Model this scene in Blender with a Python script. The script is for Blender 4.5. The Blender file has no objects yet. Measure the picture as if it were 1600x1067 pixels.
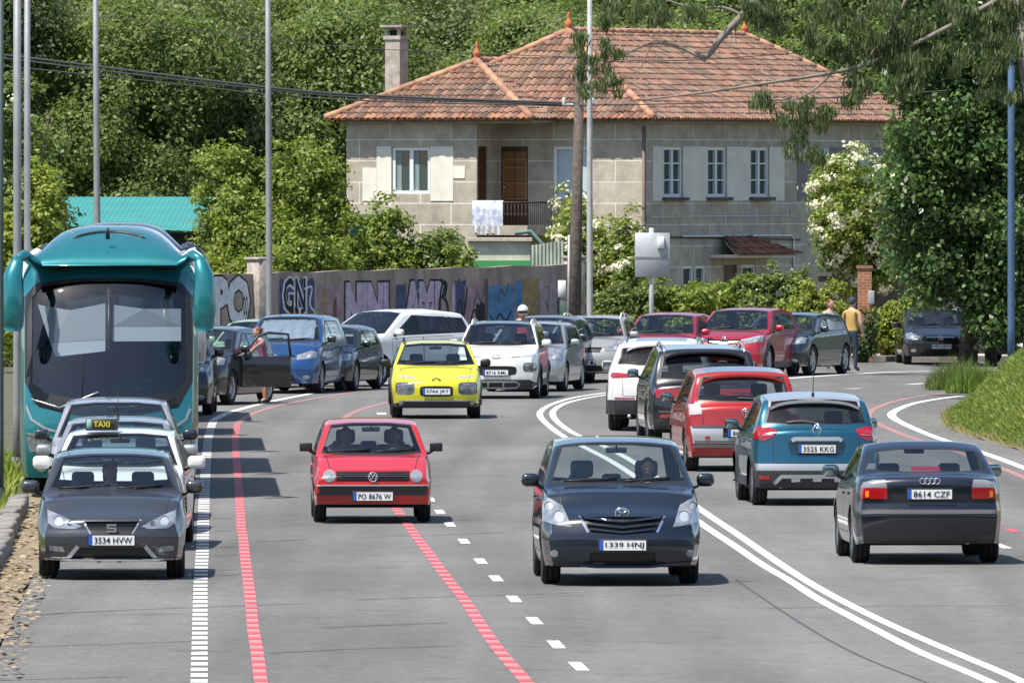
import bpy, bmesh, math, random
import numpy as np
from mathutils import Vector, Matrix
from mathutils.bvhtree import BVHTree
R = math.radians
random.seed(7); rng = np.random.default_rng(7)
scene = bpy.context.scene
C = scene.collection

# ------------------------------------------------------------ camera, sky, sun, exposure
FPX, HOR, CAMH = 19000.0, 286.0, 4.5          # focal length in px of the 1600 px photo, horizon row, camera height
cam = bpy.data.objects.new('camera', bpy.data.cameras.new('camera')); C.objects.link(cam)
cam.location = (0, 0, CAMH); cam.rotation_euler = (R(90), 0, 0)
cam.data.sensor_width = 36; cam.data.lens = FPX / 1600 * 36
cam.data.shift_y = -(533.5 - HOR) / 1600
cam.data.clip_start = 1; cam.data.clip_end = 3000
scene.camera = cam
world = bpy.data.worlds.new('World'); scene.world = world; world.use_nodes = True
wn = world.node_tree
sky = wn.nodes.new('ShaderNodeTexSky'); sky.sky_type = 'NISHITA'; sky.sun_disc = False
SUNV = Vector((-0.38, -0.33, 1.0)).normalized()
sky.sun_elevation = math.asin(SUNV.z); sky.sun_rotation = math.atan2(SUNV.x, SUNV.y)
wn.links.new(sky.outputs[0], wn.nodes['Background'].inputs[0]); wn.nodes['Background'].inputs[1].default_value = 0.12
sun = bpy.data.objects.new('sun', bpy.data.lights.new('sun', 'SUN')); C.objects.link(sun)
sun.data.energy = 4.9; sun.data.angle = R(0.5); sun.data.color = (1.0, 0.955, 0.88)
sun.rotation_euler = SUNV.to_track_quat('Z', 'Y').to_euler(); sun.location = (0, 100, 60)
scene.view_settings.view_transform = 'Standard'; scene.view_settings.look = 'None'
scene.view_settings.exposure = 0.66; scene.view_settings.gamma = 1
scene.cycles.max_bounces = 7; scene.cycles.transparent_max_bounces = 24
scene.cycles.sample_clamp_indirect = 6

# ------------------------------------------------------------ helpers
def G(px, py, z=0.0):
    d = FPX * (CAMH - z) / (py - HOR)
    return Vector(((px - 800) * d / FPX, d, z))
def P(px, py, d):
    return Vector(((px - 800) * d / FPX, d, CAMH - (py - HOR) * d / FPX))

MATS = {}
def mat(name, col=(.5, .5, .5), rough=.5, metal=0, coat=0, noise=0, nscale=8, backdark=False, island=0, trans=0, spec=.5, col2=None, bump=0, hv=.05):
    if name in MATS: return MATS[name]
    m = bpy.data.materials.new(name); m.use_nodes = True; nt = m.node_tree; N = nt.nodes; Lk = nt.links
    b = N['Principled BSDF']; out = N['Material Output']
    b.inputs['Base Color'].default_value = (*col, 1); b.inputs['Roughness'].default_value = rough
    b.inputs['Metallic'].default_value = metal; b.inputs['Coat Weight'].default_value = coat
    b.inputs['Coat Roughness'].default_value = .04; b.inputs['Specular IOR Level'].default_value = spec
    colsock = None
    if noise or col2:
        tc = N.new('ShaderNodeTexCoord'); nz = N.new('ShaderNodeTexNoise'); nz.inputs['Scale'].default_value = nscale
        nz.inputs['Detail'].default_value = 6; nz.inputs['Roughness'].default_value = .65
        Lk.new(tc.outputs['Object'], nz.inputs['Vector'])
        mx = N.new('ShaderNodeMix'); mx.data_type = 'RGBA'
        c2 = col2 if col2 else tuple(c * (1 - noise) for c in col)
        c1 = col if col2 else tuple(min(1, c * (1 + noise * .6)) for c in col)
        mx.inputs[6].default_value = (*c1, 1); mx.inputs[7].default_value = (*c2, 1)
        mr = N.new('ShaderNodeMapRange'); mr.inputs[1].default_value = .35; mr.inputs[2].default_value = .68
        Lk.new(nz.outputs['Fac'], mr.inputs[0]); Lk.new(mr.outputs[0], mx.inputs[0])
        colsock = mx.outputs[2]
        if bump:
            bp = N.new('ShaderNodeBump'); bp.inputs['Strength'].default_value = bump; bp.inputs['Distance'].default_value = .02
            Lk.new(nz.outputs['Fac'], bp.inputs['Height']); Lk.new(bp.outputs[0], b.inputs['Normal'])
    if island:
        ge = N.new('ShaderNodeNewGeometry'); hs = N.new('ShaderNodeHueSaturation')
        m1 = N.new('ShaderNodeMapRange'); m1.inputs[3].default_value = 1 - island; m1.inputs[4].default_value = 1 + island
        Lk.new(ge.outputs['Random Per Island'], m1.inputs[0]); Lk.new(m1.outputs[0], hs.inputs['Value'])
        m2 = N.new('ShaderNodeMath'); m2.operation = 'MULTIPLY'; m2.inputs[1].default_value = 7.31
        m3 = N.new('ShaderNodeMath'); m3.operation = 'FRACT'; Lk.new(ge.outputs['Random Per Island'], m2.inputs[0]); Lk.new(m2.outputs[0], m3.inputs[0])
        m4 = N.new('ShaderNodeMapRange'); m4.inputs[3].default_value = .5 - island * hv; m4.inputs[4].default_value = .5 + island * hv
        Lk.new(m3.outputs[0], m4.inputs[0]); Lk.new(m4.outputs[0], hs.inputs['Hue'])
        if colsock: Lk.new(colsock, hs.inputs['Color'])
        else: hs.inputs['Color'].default_value = (*col, 1)
        colsock = hs.outputs[0]
    if colsock: Lk.new(colsock, b.inputs['Base Color'])
    last = b.outputs[0]
    if trans:
        t = N.new('ShaderNodeBsdfTranslucent'); ms = N.new('ShaderNodeMixShader'); ms.inputs[0].default_value = trans
        t.inputs[0].default_value = (col[0] * 1.5, col[1] * 1.6, col[2] * .8, 1)
        Lk.new(last, ms.inputs[1]); Lk.new(t.outputs[0], ms.inputs[2]); last = ms.outputs[0]
    if backdark:
        d = N.new('ShaderNodeBsdfDiffuse'); d.inputs[0].default_value = (.10, .10, .105, 1)
        ge2 = N.new('ShaderNodeNewGeometry'); ms = N.new('ShaderNodeMixShader')
        Lk.new(ge2.outputs['Backfacing'], ms.inputs[0]); Lk.new(last, ms.inputs[1]); Lk.new(d.outputs[0], ms.inputs[2]); last = ms.outputs[0]
    Lk.new(last, out.inputs[0]); MATS[name] = m
    return m
def paint(name, col, metal=.25, rough=.32):
    return mat('paint_' + name, col, rough, metal, 1.0, backdark=True, noise=.07, nscale=3)
def glass(name, tint=(.5, .58, .58), gl=1.45):
    if name in MATS: return MATS[name]
    m = bpy.data.materials.new(name); m.use_nodes = True; nt = m.node_tree; N = nt.nodes; Lk = nt.links
    N.remove(N['Principled BSDF'])
    t = N.new('ShaderNodeBsdfTransparent'); t.inputs[0].default_value = (*tint, 1)
    g = N.new('ShaderNodeBsdfGlossy'); g.inputs['Roughness'].default_value = .03; g.inputs[0].default_value = (1, 1, 1, 1)
    ge = N.new('ShaderNodeNewGeometry'); dt = N.new('ShaderNodeVectorMath'); dt.operation = 'DOT_PRODUCT'; Lk.new(ge.outputs['Normal'], dt.inputs[0]); Lk.new(ge.outputs['Incoming'], dt.inputs[1])
    def mth(op, a, b=None):
        n = N.new('ShaderNodeMath'); n.operation = op
        for i, q in enumerate((a, b)):
            if q is None: continue
            if isinstance(q, (int, float)): n.inputs[i].default_value = q
            else: Lk.new(q, n.inputs[i])
        return n.outputs[0]
    r0 = ((gl - 1) / (gl + 1)) ** 2; pw = mth('POWER', mth('SUBTRACT', 1.0, mth('ABSOLUTE', dt.outputs['Value'])), 5.0)
    fo_ = mth('ADD', mth('MULTIPLY', pw, 1 - r0), r0)
    ms = N.new('ShaderNodeMixShader'); Lk.new(fo_, ms.inputs[0]); Lk.new(t.outputs[0], ms.inputs[1]); Lk.new(g.outputs[0], ms.inputs[2])
    Lk.new(ms.outputs[0], N['Material Output'].inputs[0]); MATS[name] = m
    return m

def tag(o, label=None, cat=None, group=None, kind=None):
    if label: o['label'] = label
    if cat: o['category'] = cat
    if group: o['group'] = group
    if kind: o['kind'] = kind
    return o
def thing(name, label, cat, loc=(0, 0, 0), rz=0, group=None):
    o = bpy.data.objects.new(name, None); C.objects.link(o); o.location = loc; o.rotation_euler = (0, 0, rz)
    o.empty_display_size = .2
    return tag(o, label, cat, group)
def link(name, me, parent=None, mats=None, label=None):
    o = bpy.data.objects.new(name, me); C.objects.link(o)
    if parent: o.parent = parent
    if mats:
        for m in (mats if isinstance(mats, (list, tuple)) else [mats]): me.materials.append(m)
    if label: o['label'] = label
    return o
class MB:
    """collects shapes for one mesh object"""
    def __init__(s): s.v = []; s.f = []; s.m = []; s.sm = []
    def add(s, v, f, mi=0, smooth=False):
        n = len(s.v); s.v += [tuple(p) for p in v]; s.f += [tuple(i + n for i in q) for q in f]
        s.m += [mi] * len(f); s.sm += [smooth] * len(f); return s
    def box(s, a, b, mi=0, M=None):
        x0, y0, z0 = a; x1, y1, z1 = b
        v = [Vector(p) for p in ((x0,y0,z0),(x1,y0,z0),(x1,y1,z0),(x0,y1,z0),(x0,y0,z1),(x1,y0,z1),(x1,y1,z1),(x0,y1,z1))]
        if M: v = [M @ p for p in v]
        return s.add(v, [(3,2,1,0),(4,5,6,7),(0,1,5,4),(1,2,6,5),(2,3,7,6),(3,0,4,7)], mi)
    def rbox(s, c, d, r, mi=0, M=None, seg=3):
        """rounded box centred at c, size d, radius r"""
        bm = bmesh.new(); bmesh.ops.create_cube(bm, size=1)
        for v in bm.verts: v.co = Vector((v.co.x * d[0], v.co.y * d[1], v.co.z * d[2]))
        bmesh.ops.bevel(bm, geom=bm.edges[:], offset=r, segments=seg, affect='EDGES', profile=.5)
        bm.verts.ensure_lookup_table()
        vs = [v.co + Vector(c) for v in bm.verts]
        if M: vs = [M @ p for p in vs]
        fs = [[v.index for v in f.verts] for f in bm.faces]; bm.free()
        return s.add(vs, fs, mi, True)
    def tube(s, pts, rad, mi=0, seg=8, cap=True):
        pts = [Vector(p) for p in pts]
        rad = list(rad) if isinstance(rad, (list, tuple)) else [rad] * len(pts)
        V = []; F = []; up = None
        for i, p in enumerate(pts):
            d = (pts[min(i + 1, len(pts) - 1)] - pts[max(i - 1, 0)]).normalized()
            if up is None: up = d.orthogonal().normalized()
            a = (up - d * up.dot(d)); a = a.normalized() if a.length > 1e-5 else d.orthogonal().normalized(); up = a
            b = d.cross(a)
            for k in range(seg):
                t = 2 * math.pi * k / seg; V.append(p + (a * math.cos(t) + b * math.sin(t)) * rad[i])
        for i in range(len(pts) - 1):
            for k in range(seg):
                k2 = (k + 1) % seg; F.append((i*seg+k, i*seg+k2, (i+1)*seg+k2, (i+1)*seg+k))
        if cap:
            F.append(tuple(range(seg))[::-1]); F.append(tuple(range((len(pts)-1)*seg, len(pts)*seg)))
        return s.add(V, F, mi, True)
    def lathe(s, prof, mi=0, seg=24, M=None, smooth=True):
        """prof: (r,z) list round Z"""
        V = []; F = []; n = len(prof)
        for k in range(seg):
            t = 2 * math.pi * k / seg
            for r, z in prof: V.append(Vector((r * math.cos(t), r * math.sin(t), z)))
        for k in range(seg):
            k2 = (k + 1) % seg
            for i in range(n - 1): F.append((k*n+i, k2*n+i, k2*n+i+1, k*n+i+1))
        if M: V = [M @ v for v in V]
        return s.add(V, F, mi, smooth)
    def ell(s, c, r, mi=0, M=None, seg=12, rings=8):
        prof = [(math.sin(math.pi * i / rings), -math.cos(math.pi * i / rings)) for i in range(rings + 1)]
        T = Matrix.Translation(Vector(c)) @ Matrix.Diagonal((*r, 1))
        if M: T = M @ T
        return s.lathe(prof, mi, seg, T)
    def prism(s, poly, axis, a, b, mi=0, M=None):
        """poly 2D; axis 'x','y','z': extruded from a to b along it"""
        def mk(p, t): return Vector({'x': (t, p[0], p[1]), 'y': (p[0], t, p[1]), 'z': (p[0], p[1], t)}[axis])
        n = len(poly); V = [mk(p, a) for p in poly] + [mk(p, b) for p in poly]
        if M: V = [M @ v for v in V]
        F = [tuple(range(n)), tuple(range(2*n-1, n-1, -1))] + [(i, (i+1) % n, (i+1) % n + n, i + n) for i in range(n)]
        return s.add(V, F, mi)
    def text(s, body, h, wd, M, mi=0, th=.002, offset=0, font_w=None):
        """text of letter height h squeezed to width wd, centred, in the local XY plane of M, facing +Z"""
        cu = bpy.data.curves.new('t', 'FONT'); cu.body = body; cu.align_x = 'CENTER'; cu.align_y = 'CENTER'
        cu.resolution_u = 2; cu.offset = offset
        o = bpy.data.objects.new('t', cu); C.objects.link(o)
        dg = bpy.context.evaluated_depsgraph_get(); me = bpy.data.meshes.new_from_object(o.evaluated_get(dg))
        vs = [v.co.copy() for v in me.vertices]; fs = [tuple(p.vertices) for p in me.polygons]
        bpy.data.objects.remove(o); bpy.data.curves.remove(cu); bpy.data.meshes.remove(me)
        if not vs: return s
        x0 = min(v.x for v in vs); x1 = max(v.x for v in vs); y0 = min(v.y for v in vs); y1 = max(v.y for v in vs)
        for v in vs:
            v.x = (v.x - (x0 + x1) / 2) / (x1 - x0) * wd; v.y = (v.y - (y0 + y1) / 2) / (y1 - y0) * h; v.z = th
        return s.add([M @ v for v in vs], fs, mi)
    def mesh(s, name, mats=None):
        me = bpy.data.meshes.new(name); me.from_pydata(s.v, [], s.f)
        me.polygons.foreach_set('material_index', s.m); me.polygons.foreach_set('use_smooth', s.sm)
        if mats:
            for m in (mats if isinstance(mats, (list, tuple)) else [mats]): me.materials.append(m)
        me.update(); return me
    def build(s, name, mats, parent=None, label=None):
        me = s.mesh(name); return link(name, me, parent, mats, label)

M_black = mat('black_plastic', (.012, .012, .013), .45)
M_trim = mat('dark_trim', (.03, .031, .033), .5, noise=.2)
M_rub = mat('tyre_rubber', (.016, .016, .017), .85, noise=.3, nscale=20)
M_alloy = mat('alloy', (.42, .43, .45), .3, .9)
M_chrome = mat('chrome', (.8, .8, .82), .12, 1)
M_silverpl = mat('silver_plastic', (.42, .43, .44), .4, .5)
M_under = mat('underbody', (.01, .01, .01), .9)
M_seat = mat('seat_cloth', (.085, .085, .09), .8, noise=.2)
M_white = mat('white_plate', (.72, .72, .7), .4)
M_blue = mat('plate_blue', (.02, .09, .42), .4)
M_ink = mat('plate_ink', (.015, .015, .018), .5)
M_redl = mat('red_lens', (.30, .006, .009), .12, 0, 1)
M_redd = mat('dark_red_lens', (.16, .004, .008), .12, 0, 1)
M_org = mat('amber_lens', (.75, .22, .01), .15, 0, 1)
M_wlens = mat('clear_lens', (.40, .42, .44), .1, .4, 1, col2=(.16, .17, .18), nscale=6)
M_dlens = mat('smoked_lens', (.06, .06, .065), .08, .2, 1, col2=(.25, .26, .27), nscale=9)
M_refl = mat('reflector', (.75, .76, .78), .15, .6, 1)
M_mirg = mat('mirror_silver', (.25, .33, .36), .05, .9)
GL_F = glass('windscreen_glass', (.86, .92, .92), 1.85)
GL_S = glass('side_glass', (.74, .80, .80), 1.6)
GL_D = glass('privacy_glass', (.12, .14, .15), 1.7)
# ------------------------------------------------------------ vehicle shells
def ss(t): t = max(0, min(1, t)); return t * t * (3 - 2 * t)
class Shell:
    """a vehicle body lofted along its length, local -Y is the front, +X its left side"""
    def __init__(s, sp):
        s.sp = sp; s.L = sp['L']; s.W = sp['W']; L = s.L
        s.step = sp.get('step', .05); s.parts = []
        tp = sp['top']; bp = sp['belt']
        tu, tz = zip(*tp); bu, bz = zip(*bp)
        def smooth(us, zs, w):
            def f(u):
                return sum(np.interp(u + k * w / 4, us, zs) for k in (-2, -1, 0, 1, 2)) / 5
            return f
        s.T = smooth(tu, tz, sp.get('tsm', .10)); s.B = smooth(bu, bz, .16)
        us = set(np.round(np.linspace(0, L, int(L / s.step) + 1), 4).tolist())
        s.ax = (sp['fo'], sp['fo'] + sp['wb']); s.Rw = sp['R']; s.Ra = sp['R'] + sp.get('gap', .045)
        zc = s.Rw; s.sill = sp.get('sill', .22)
        h = math.sqrt(max(0, s.Ra ** 2 - (zc - s.sill) ** 2)) if zc > s.sill else s.Ra
        for a in s.ax:
            us |= {a - h, a + h, a - h + .001, a + h - .001}
            for k in range(1, 12): us.add(a - s.Ra * math.cos(math.pi * k / 12))
        us = sorted(u for u in us if 0 <= u <= L)
        out = [us[0]]
        for u in us[1:]:
            if u - out[-1] > .0009: out.append(u)
        s.us = out; N1 = 13; N2 = sp.get('n2', 8); N3 = 8
        fl = sp.get('fl', .22); rl = sp.get('rl', .22)      # bottom height at the very front / rear
        bm = bmesh.new(); s.bm = bm; rings = []
        def bottom(u):
            z = s.sill
            if u < s.ax[0] - h: z = np.interp(u, [0, s.ax[0] - h], [fl, s.sill])
            if u > s.ax[1] + h: z = np.interp(u, [s.ax[1] + h, L], [s.sill, rl])
            for a in s.ax:
                if abs(u - a) < h + 1e-6: z = max(z, zc + math.sqrt(max(0, s.Ra ** 2 - (u - a) ** 2)))
            return z
        spx = sp.get('side', [(.12, .93), (.3, .975), (.5, 1.0), (.62, 1.0), (.78, .985)])
        tum = sp.get('tum', .38); bf = sp.get('beltf', .955); s.tum = tum
        pf = sp.get('pf', .88); pr = sp.get('pr', .90)
        def hwf(u):
            k = 1
            if u < .75: k = pf + (1 - pf) * (1 - (1 - u / .75) ** 2.2)
            if L - u < .7: k = min(k, pr + (1 - pr) * (1 - (1 - (L - u) / .7) ** 2.2))
            return s.W / 2 * k
        s.hw = hwf
        def ringpts(u):
            zb = bottom(u); B = float(s.B(u)); T = float(s.T(u)); cr = sp.get('crown', .05)
            hw = hwf(u); zs = [z for z, _ in spx]; xs = [x for _, x in spx]
            Te = max(B + .008, T - cr); T = max(T, Te + .012)
            pts = []
            for i in range(N1):
                t = i / (N1 - 1); z = zb + (B - zb) * t
                kx = np.interp(z, zs + [B - .06, B] if B - .06 > zs[-1] else zs, xs + [.98, bf] if B - .06 > zs[-1] else xs)
                if i == N1 - 1: kx = bf
                elif B - z < .10: kx = min(kx, bf + (B - z) * .35)
                pts.append((hw * kx, z))
            for i in range(1, N2 + 1):
                z = B + (Te - B) * i / N2
                pts.append((hw * bf - tum * (z - B) - .05 * tum * math.sin(math.pi * i / N2) * -(Te - B), z))
            xt = pts[-1][0]; s._xt = xt
            for i in range(1, N3 + 1):
                a = i / N3; x = xt * (1 - a ** 1.25)
                pts.append((x, Te + (T - Te) * (1 - (x / xt) ** sp.get('rp', 3.2))))
            return pts
        s.ringpts = ringpts; s.N1 = N1
        bv = lambda x, y, z: bm.verts.new((x, y, z))
        for u in s.us:
            p = ringpts(u); y = u - L / 2
            right = [bv(-x, y, z) for x, z in p[:-1]]; mid = bv(0, y, p[-1][1]); left = [bv(x, y, z) for x, z in p[:-1]]
            rings.append(right + [mid] + left[::-1])
        n = len(rings[0])
        for a, b in zip(rings, rings[1:]):
            for k in range(n - 1): bm.faces.new((a[k], b[k], b[k + 1], a[k + 1]))
        def cap(ring, y, flip):
            chain = ring[N1 - 1:n - N1 + 1]; Cn = len(chain); xe = abs(chain[0].co.x); Bz = chain[0].co.z
            zb = ring[0].co.z; grid = []
            for i in range(N1):
                if i == N1 - 1: grid.append(chain); continue
                l = ring[i]; r = ring[n - 1 - i]; t = (l.co.z - zb) / (Bz - zb) if Bz > zb else 0
                row = [l]
                for c in range(1, Cn - 1):
                    row.append(bv(chain[c].co.x / xe * abs(l.co.x), y, l.co.z + t * (chain[c].co.z - Bz)))
                row.append(r); grid.append(row)
            for i in range(N1 - 1):
                for c in range(Cn - 1):
                    q = (grid[i][c], grid[i + 1][c], grid[i + 1][c + 1], grid[i][c + 1])
                    q = [v for k, v in enumerate(q) if v is not q[k - 1]]
                    if len(set(q)) < 3: continue
                    bm.faces.new(q[::-1] if flip else q)
        cap(rings[0], -L / 2, False); cap(rings[-1], L / 2, True)
        nz, nd = zip(*sp.get('nose', [(.2, .06), (.32, .01), (.5, 0), (.6, .01), (.72, .06), (.85, .14)]))
        tz2, td = zip(*sp.get('tail', [(.2, .08), (.35, .01), (.5, 0), (.62, .02), (.75, .06), (1.0, .09)]))
        bwf = sp.get('bowf', .20); bwr = sp.get('bowr', .13); fr = sp.get('fr', .8); rr = sp.get('rr', .6)
        for v in bm.verts:
            u = v.co.y + L / 2
            if u < fr + .3:
                w = 1 - ss(u / fr); w2 = 1 - ss(u / (fr * .8)); x = min(1, abs(v.co.x) / (s.W / 2))
                v.co.y += np.interp(v.co.z, nz, nd) * w + bwf * x ** 2.6 * w2
            if L - u < rr + .3:
                w = 1 - ss((L - u) / rr); w2 = 1 - ss((L - u) / (rr * .8)); x = min(1, abs(v.co.x) / (s.W / 2))
                v.co.y -= np.interp(v.co.z, tz2, td) * w + bwr * x ** 2.6 * w2
        bmesh.ops.remove_doubles(bm, verts=bm.verts[:], dist=.0004)
        bmesh.ops.reverse_faces(bm, faces=bm.faces[:])
        bm.normal_update()
        s.n0 = bm.verts.layers.float_vector.new('n0')
        for v in bm.verts: v[s.n0] = v.normal
        s.bvh = BVHTree.FromBMesh(bm)
        s.bodymats = [sp['paint']]
    def fy(s, x, z, rear=False):
        o = Vector((x, 30 if rear else -30, z)); h = s.bvh.ray_cast(o, Vector((0, -1 if rear else 1, 0)))
        return h[0].y if h[0] else (s.L / 2 if rear else -s.L / 2)
    def sx(s, y, z, side=1):
        h = s.bvh.ray_cast(Vector((side * 10, y, z)), Vector((-side, 0, 0)))
        return h[0].x if h[0] else side * s.W / 2
    VW = {'F': (0, 2, Vector((0, -1, 0)), .10), 'B': (0, 2, Vector((0, 1, 0)), .10),
          'L': (1, 2, Vector((1, 0, 0)), .30), 'R': (1, 2, Vector((-1, 0, 0)), .30), 'T': (0, 1, Vector((0, 0, 1)), .5)}
    def cut(s, view, poly):
        a, b, d, thr = s.VW[view]; bm = s.bm
        ar = sum(poly[i - 1][0] * poly[i][1] - poly[i][0] * poly[i - 1][1] for i in range(len(poly)))
        if ar < 0: poly = poly[::-1]
        x0 = min(p[0] for p in poly) - .02; x1 = max(p[0] for p in poly) + .02
        y0 = min(p[1] for p in poly) - .02; y1 = max(p[1] for p in poly) + .02
        sgn = 1 if view == 'B' else -1 if view == 'F' else 0
        cand = []
        for f in bm.faces:
            if f.normal.dot(d) < thr: continue
            if sgn and f.verts[0].co.y * sgn < 0: continue
            if view == 'L' and f.verts[0].co.x < .2: continue
            if view == 'R' and f.verts[0].co.x > -.2: continue
            ps = [(v.co[a], v.co[b]) for v in f.verts]
            if max(p[0] for p in ps) < x0 or min(p[0] for p in ps) > x1 or max(p[1] for p in ps) < y0 or min(p[1] for p in ps) > y1: continue
            cand.append(f)
        n = len(poly)
        for i in range(n):
            if not cand: return []
            p, q = poly[i], poly[(i + 1) % n]
            e = Vector((q[0] - p[0], q[1] - p[1])); 
            if e.length < 1e-5: continue
            no2 = Vector((e.y, -e.x)).normalized()           # outward for CCW
            co = Vector((0, 0, 0)); co[a] = p[0]; co[b] = p[1]; no = Vector((0, 0, 0)); no[a] = no2.x; no[b] = no2.y
            geom = list({x for f in cand for x in (*f.verts, *f.edges)}) + cand
            res = bmesh.ops.bisect_plane(bm, geom=geom, dist=1e-5, plane_co=co, plane_no=no)
            fs = {g for g in res['geom'] if isinstance(g, bmesh.types.BMFace)}
            cand = [f for f in fs if f.is_valid and (f.calc_center_median() - co).dot(no) < 1e-5]
        return cand
    def take(s, faces, name, mats, depth=0, wall=None, parent_name=None, label=None, smooth=True):
        """lifts faces out of the body into a mesh of their own; depth along the normal, with walls"""
        if not faces: return
        bm = s.bm; vs = {}; V = []; NN = []; F = []; fm = []
        def vi(v):
            if v.index < 0: pass
            k = v
            if k not in vs:
                nn = Vector(v[s.n0]); nn = nn.normalized() if nn.length > 1e-4 else Vector((0, 0, 1))
                vs[k] = len(V); V.append(v.co + nn * depth); NN.append(nn)
            return vs[k]
        ec = {}
        for f in faces:
            F.append(tuple(vi(v) for v in f.verts)); fm.append(0)
            for e in f.edges: ec[e] = ec.get(e, 0) + 1
        if depth:
            for f in faces:
                lv = list(f.verts)
                for i in range(len(lv)):
                    p, q = lv[i], lv[(i + 1) % len(lv)]
                    e = bm.edges.get((p, q))
                    if e is None or ec.get(e) != 1: continue
                    a0, b0 = V[vs[p]], V[vs[q]]; k = len(V)
                    wn_ = (q.co - p.co).cross(Vector(NN[vs[p]])); wn_ = wn_.normalized() if wn_.length > 1e-9 else Vector((0, 0, 1))
                    if depth < 0: wn_ = -wn_
                    V += [p.co.copy(), q.co.copy(), b0.copy(), a0.copy()]; NN += [wn_] * 4
                    F.append((k, k + 1, k + 2, k + 3)); fm.append(1 if wall else 0)
        s.parts.append((name, V, F, fm, NN, [mats] + ([wall] if wall else []), label))
        bmesh.ops.delete(bm, geom=faces, context='FACES')
    def repaint(s, faces, m):
        if m not in s.bodymats: s.bodymats.append(m)
        i = s.bodymats.index(m)
        for f in faces: f.material_index = i
    def feature(s, name, view, polys, m, depth=0, mir=False, wall=None, body=False, label=None):
        """one feature: one or several convex polygons in the view; mir: again mirrored"""
        if polys and not isinstance(polys[0][0], (tuple, list)): polys = [polys]
        sides = [1, -1] if mir and view in 'FBT' else [1]
        for sg in sides:
            fs = []
            for p in polys: fs += s.cut(view, [(x * sg, z) for x, z in p] if view in 'FBT' else p)
            fs = list({f for f in fs if f.is_valid})
            if body: s.repaint(fs, m)
            else: s.take(fs, name, m, depth, wall, label=label)
    def finish(s, root):
        me = bpy.data.meshes.new('body'); bm = s.bm
        ns = [Vector(v[s.n0]) for v in bm.verts]; bm.to_mesh(me)
        for m in s.bodymats: me.materials.append(m)
        s._norm(me, ns); body = link('body', me, root)
        out = {}
        for name, V, F, fm, NN, ms, lb in s.parts:
            me = bpy.data.meshes.new(name); me.from_pydata([tuple(v) for v in V], [], F)
            for m in ms: me.materials.append(m)
            me.polygons.foreach_set('material_index', fm); s._norm(me, NN)
            o = link(name, me, root); out.setdefault(name, []).append(o)
            if lb: o['label'] = lb
        bm.free(); return body, out
    def _norm(s, me, ns):
        me.polygons.foreach_set('use_smooth', [True] * len(me.polygons)); me.update()
        try: me.normals_split_custom_set_from_vertices([tuple(n.normalized()) if n.length > 1e-4 else (0, 0, 1) for n in ns])
        except Exception as e: print('normals', e)
    def band(s, mb, pts, w, th=.015, mi=0, rear=False, proud=.012):
        """strip laid over the front (or rear) surface along a polyline of (x,z)"""
        fine = []
        for (x0, z0), (x1, z1) in zip(pts, pts[1:]):
            n = max(1, int(math.hypot(x1 - x0, z1 - z0) / .06))
            fine += [(x0 + (x1 - x0) * k / n, z0 + (z1 - z0) * k / n) for k in range(n)]
        fine.append(pts[-1]); V = []; F = []; sg = 1 if rear else -1; n = len(fine)
        for i, (x, z) in enumerate(fine):
            a = Vector(fine[min(i + 1, n - 1)]) - Vector(fine[max(i - 1, 0)]); a.normalize(); nx, nz_ = -a.y * w / 2, a.x * w / 2
            for q in (1, -1):
                X, Z = x + nx * q, z + nz_ * q; y = s.fy(X, Z, rear)
                V += [Vector((X, y + sg * proud, Z)), Vector((X, y - sg * th, Z))]
        for i in range(n - 1):
            k = i * 4; j = k + 4
            for a, b in ((0, 2), (2, 3), (3, 1), (1, 0)): F.append((k + a, k + b, j + b, j + a))
        F.append((0, 1, 3, 2)); F.append((4*n-4, 4*n-2, 4*n-1, 4*n-3))
        mb.add(V, F, mi)

def ngon(cx, cz, rx, rz=None, n=14, p=2.0, rot=0):
    rz = rz or rx; out = []
    for k in range(n):
        t = 2 * math.pi * k / n + .001 + rot; c, q = math.cos(t), math.sin(t)
        out.append((cx + rx * math.copysign(abs(c) ** (2 / p), c), cz + rz * math.copysign(abs(q) ** (2 / p), q)))
    return out

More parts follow.
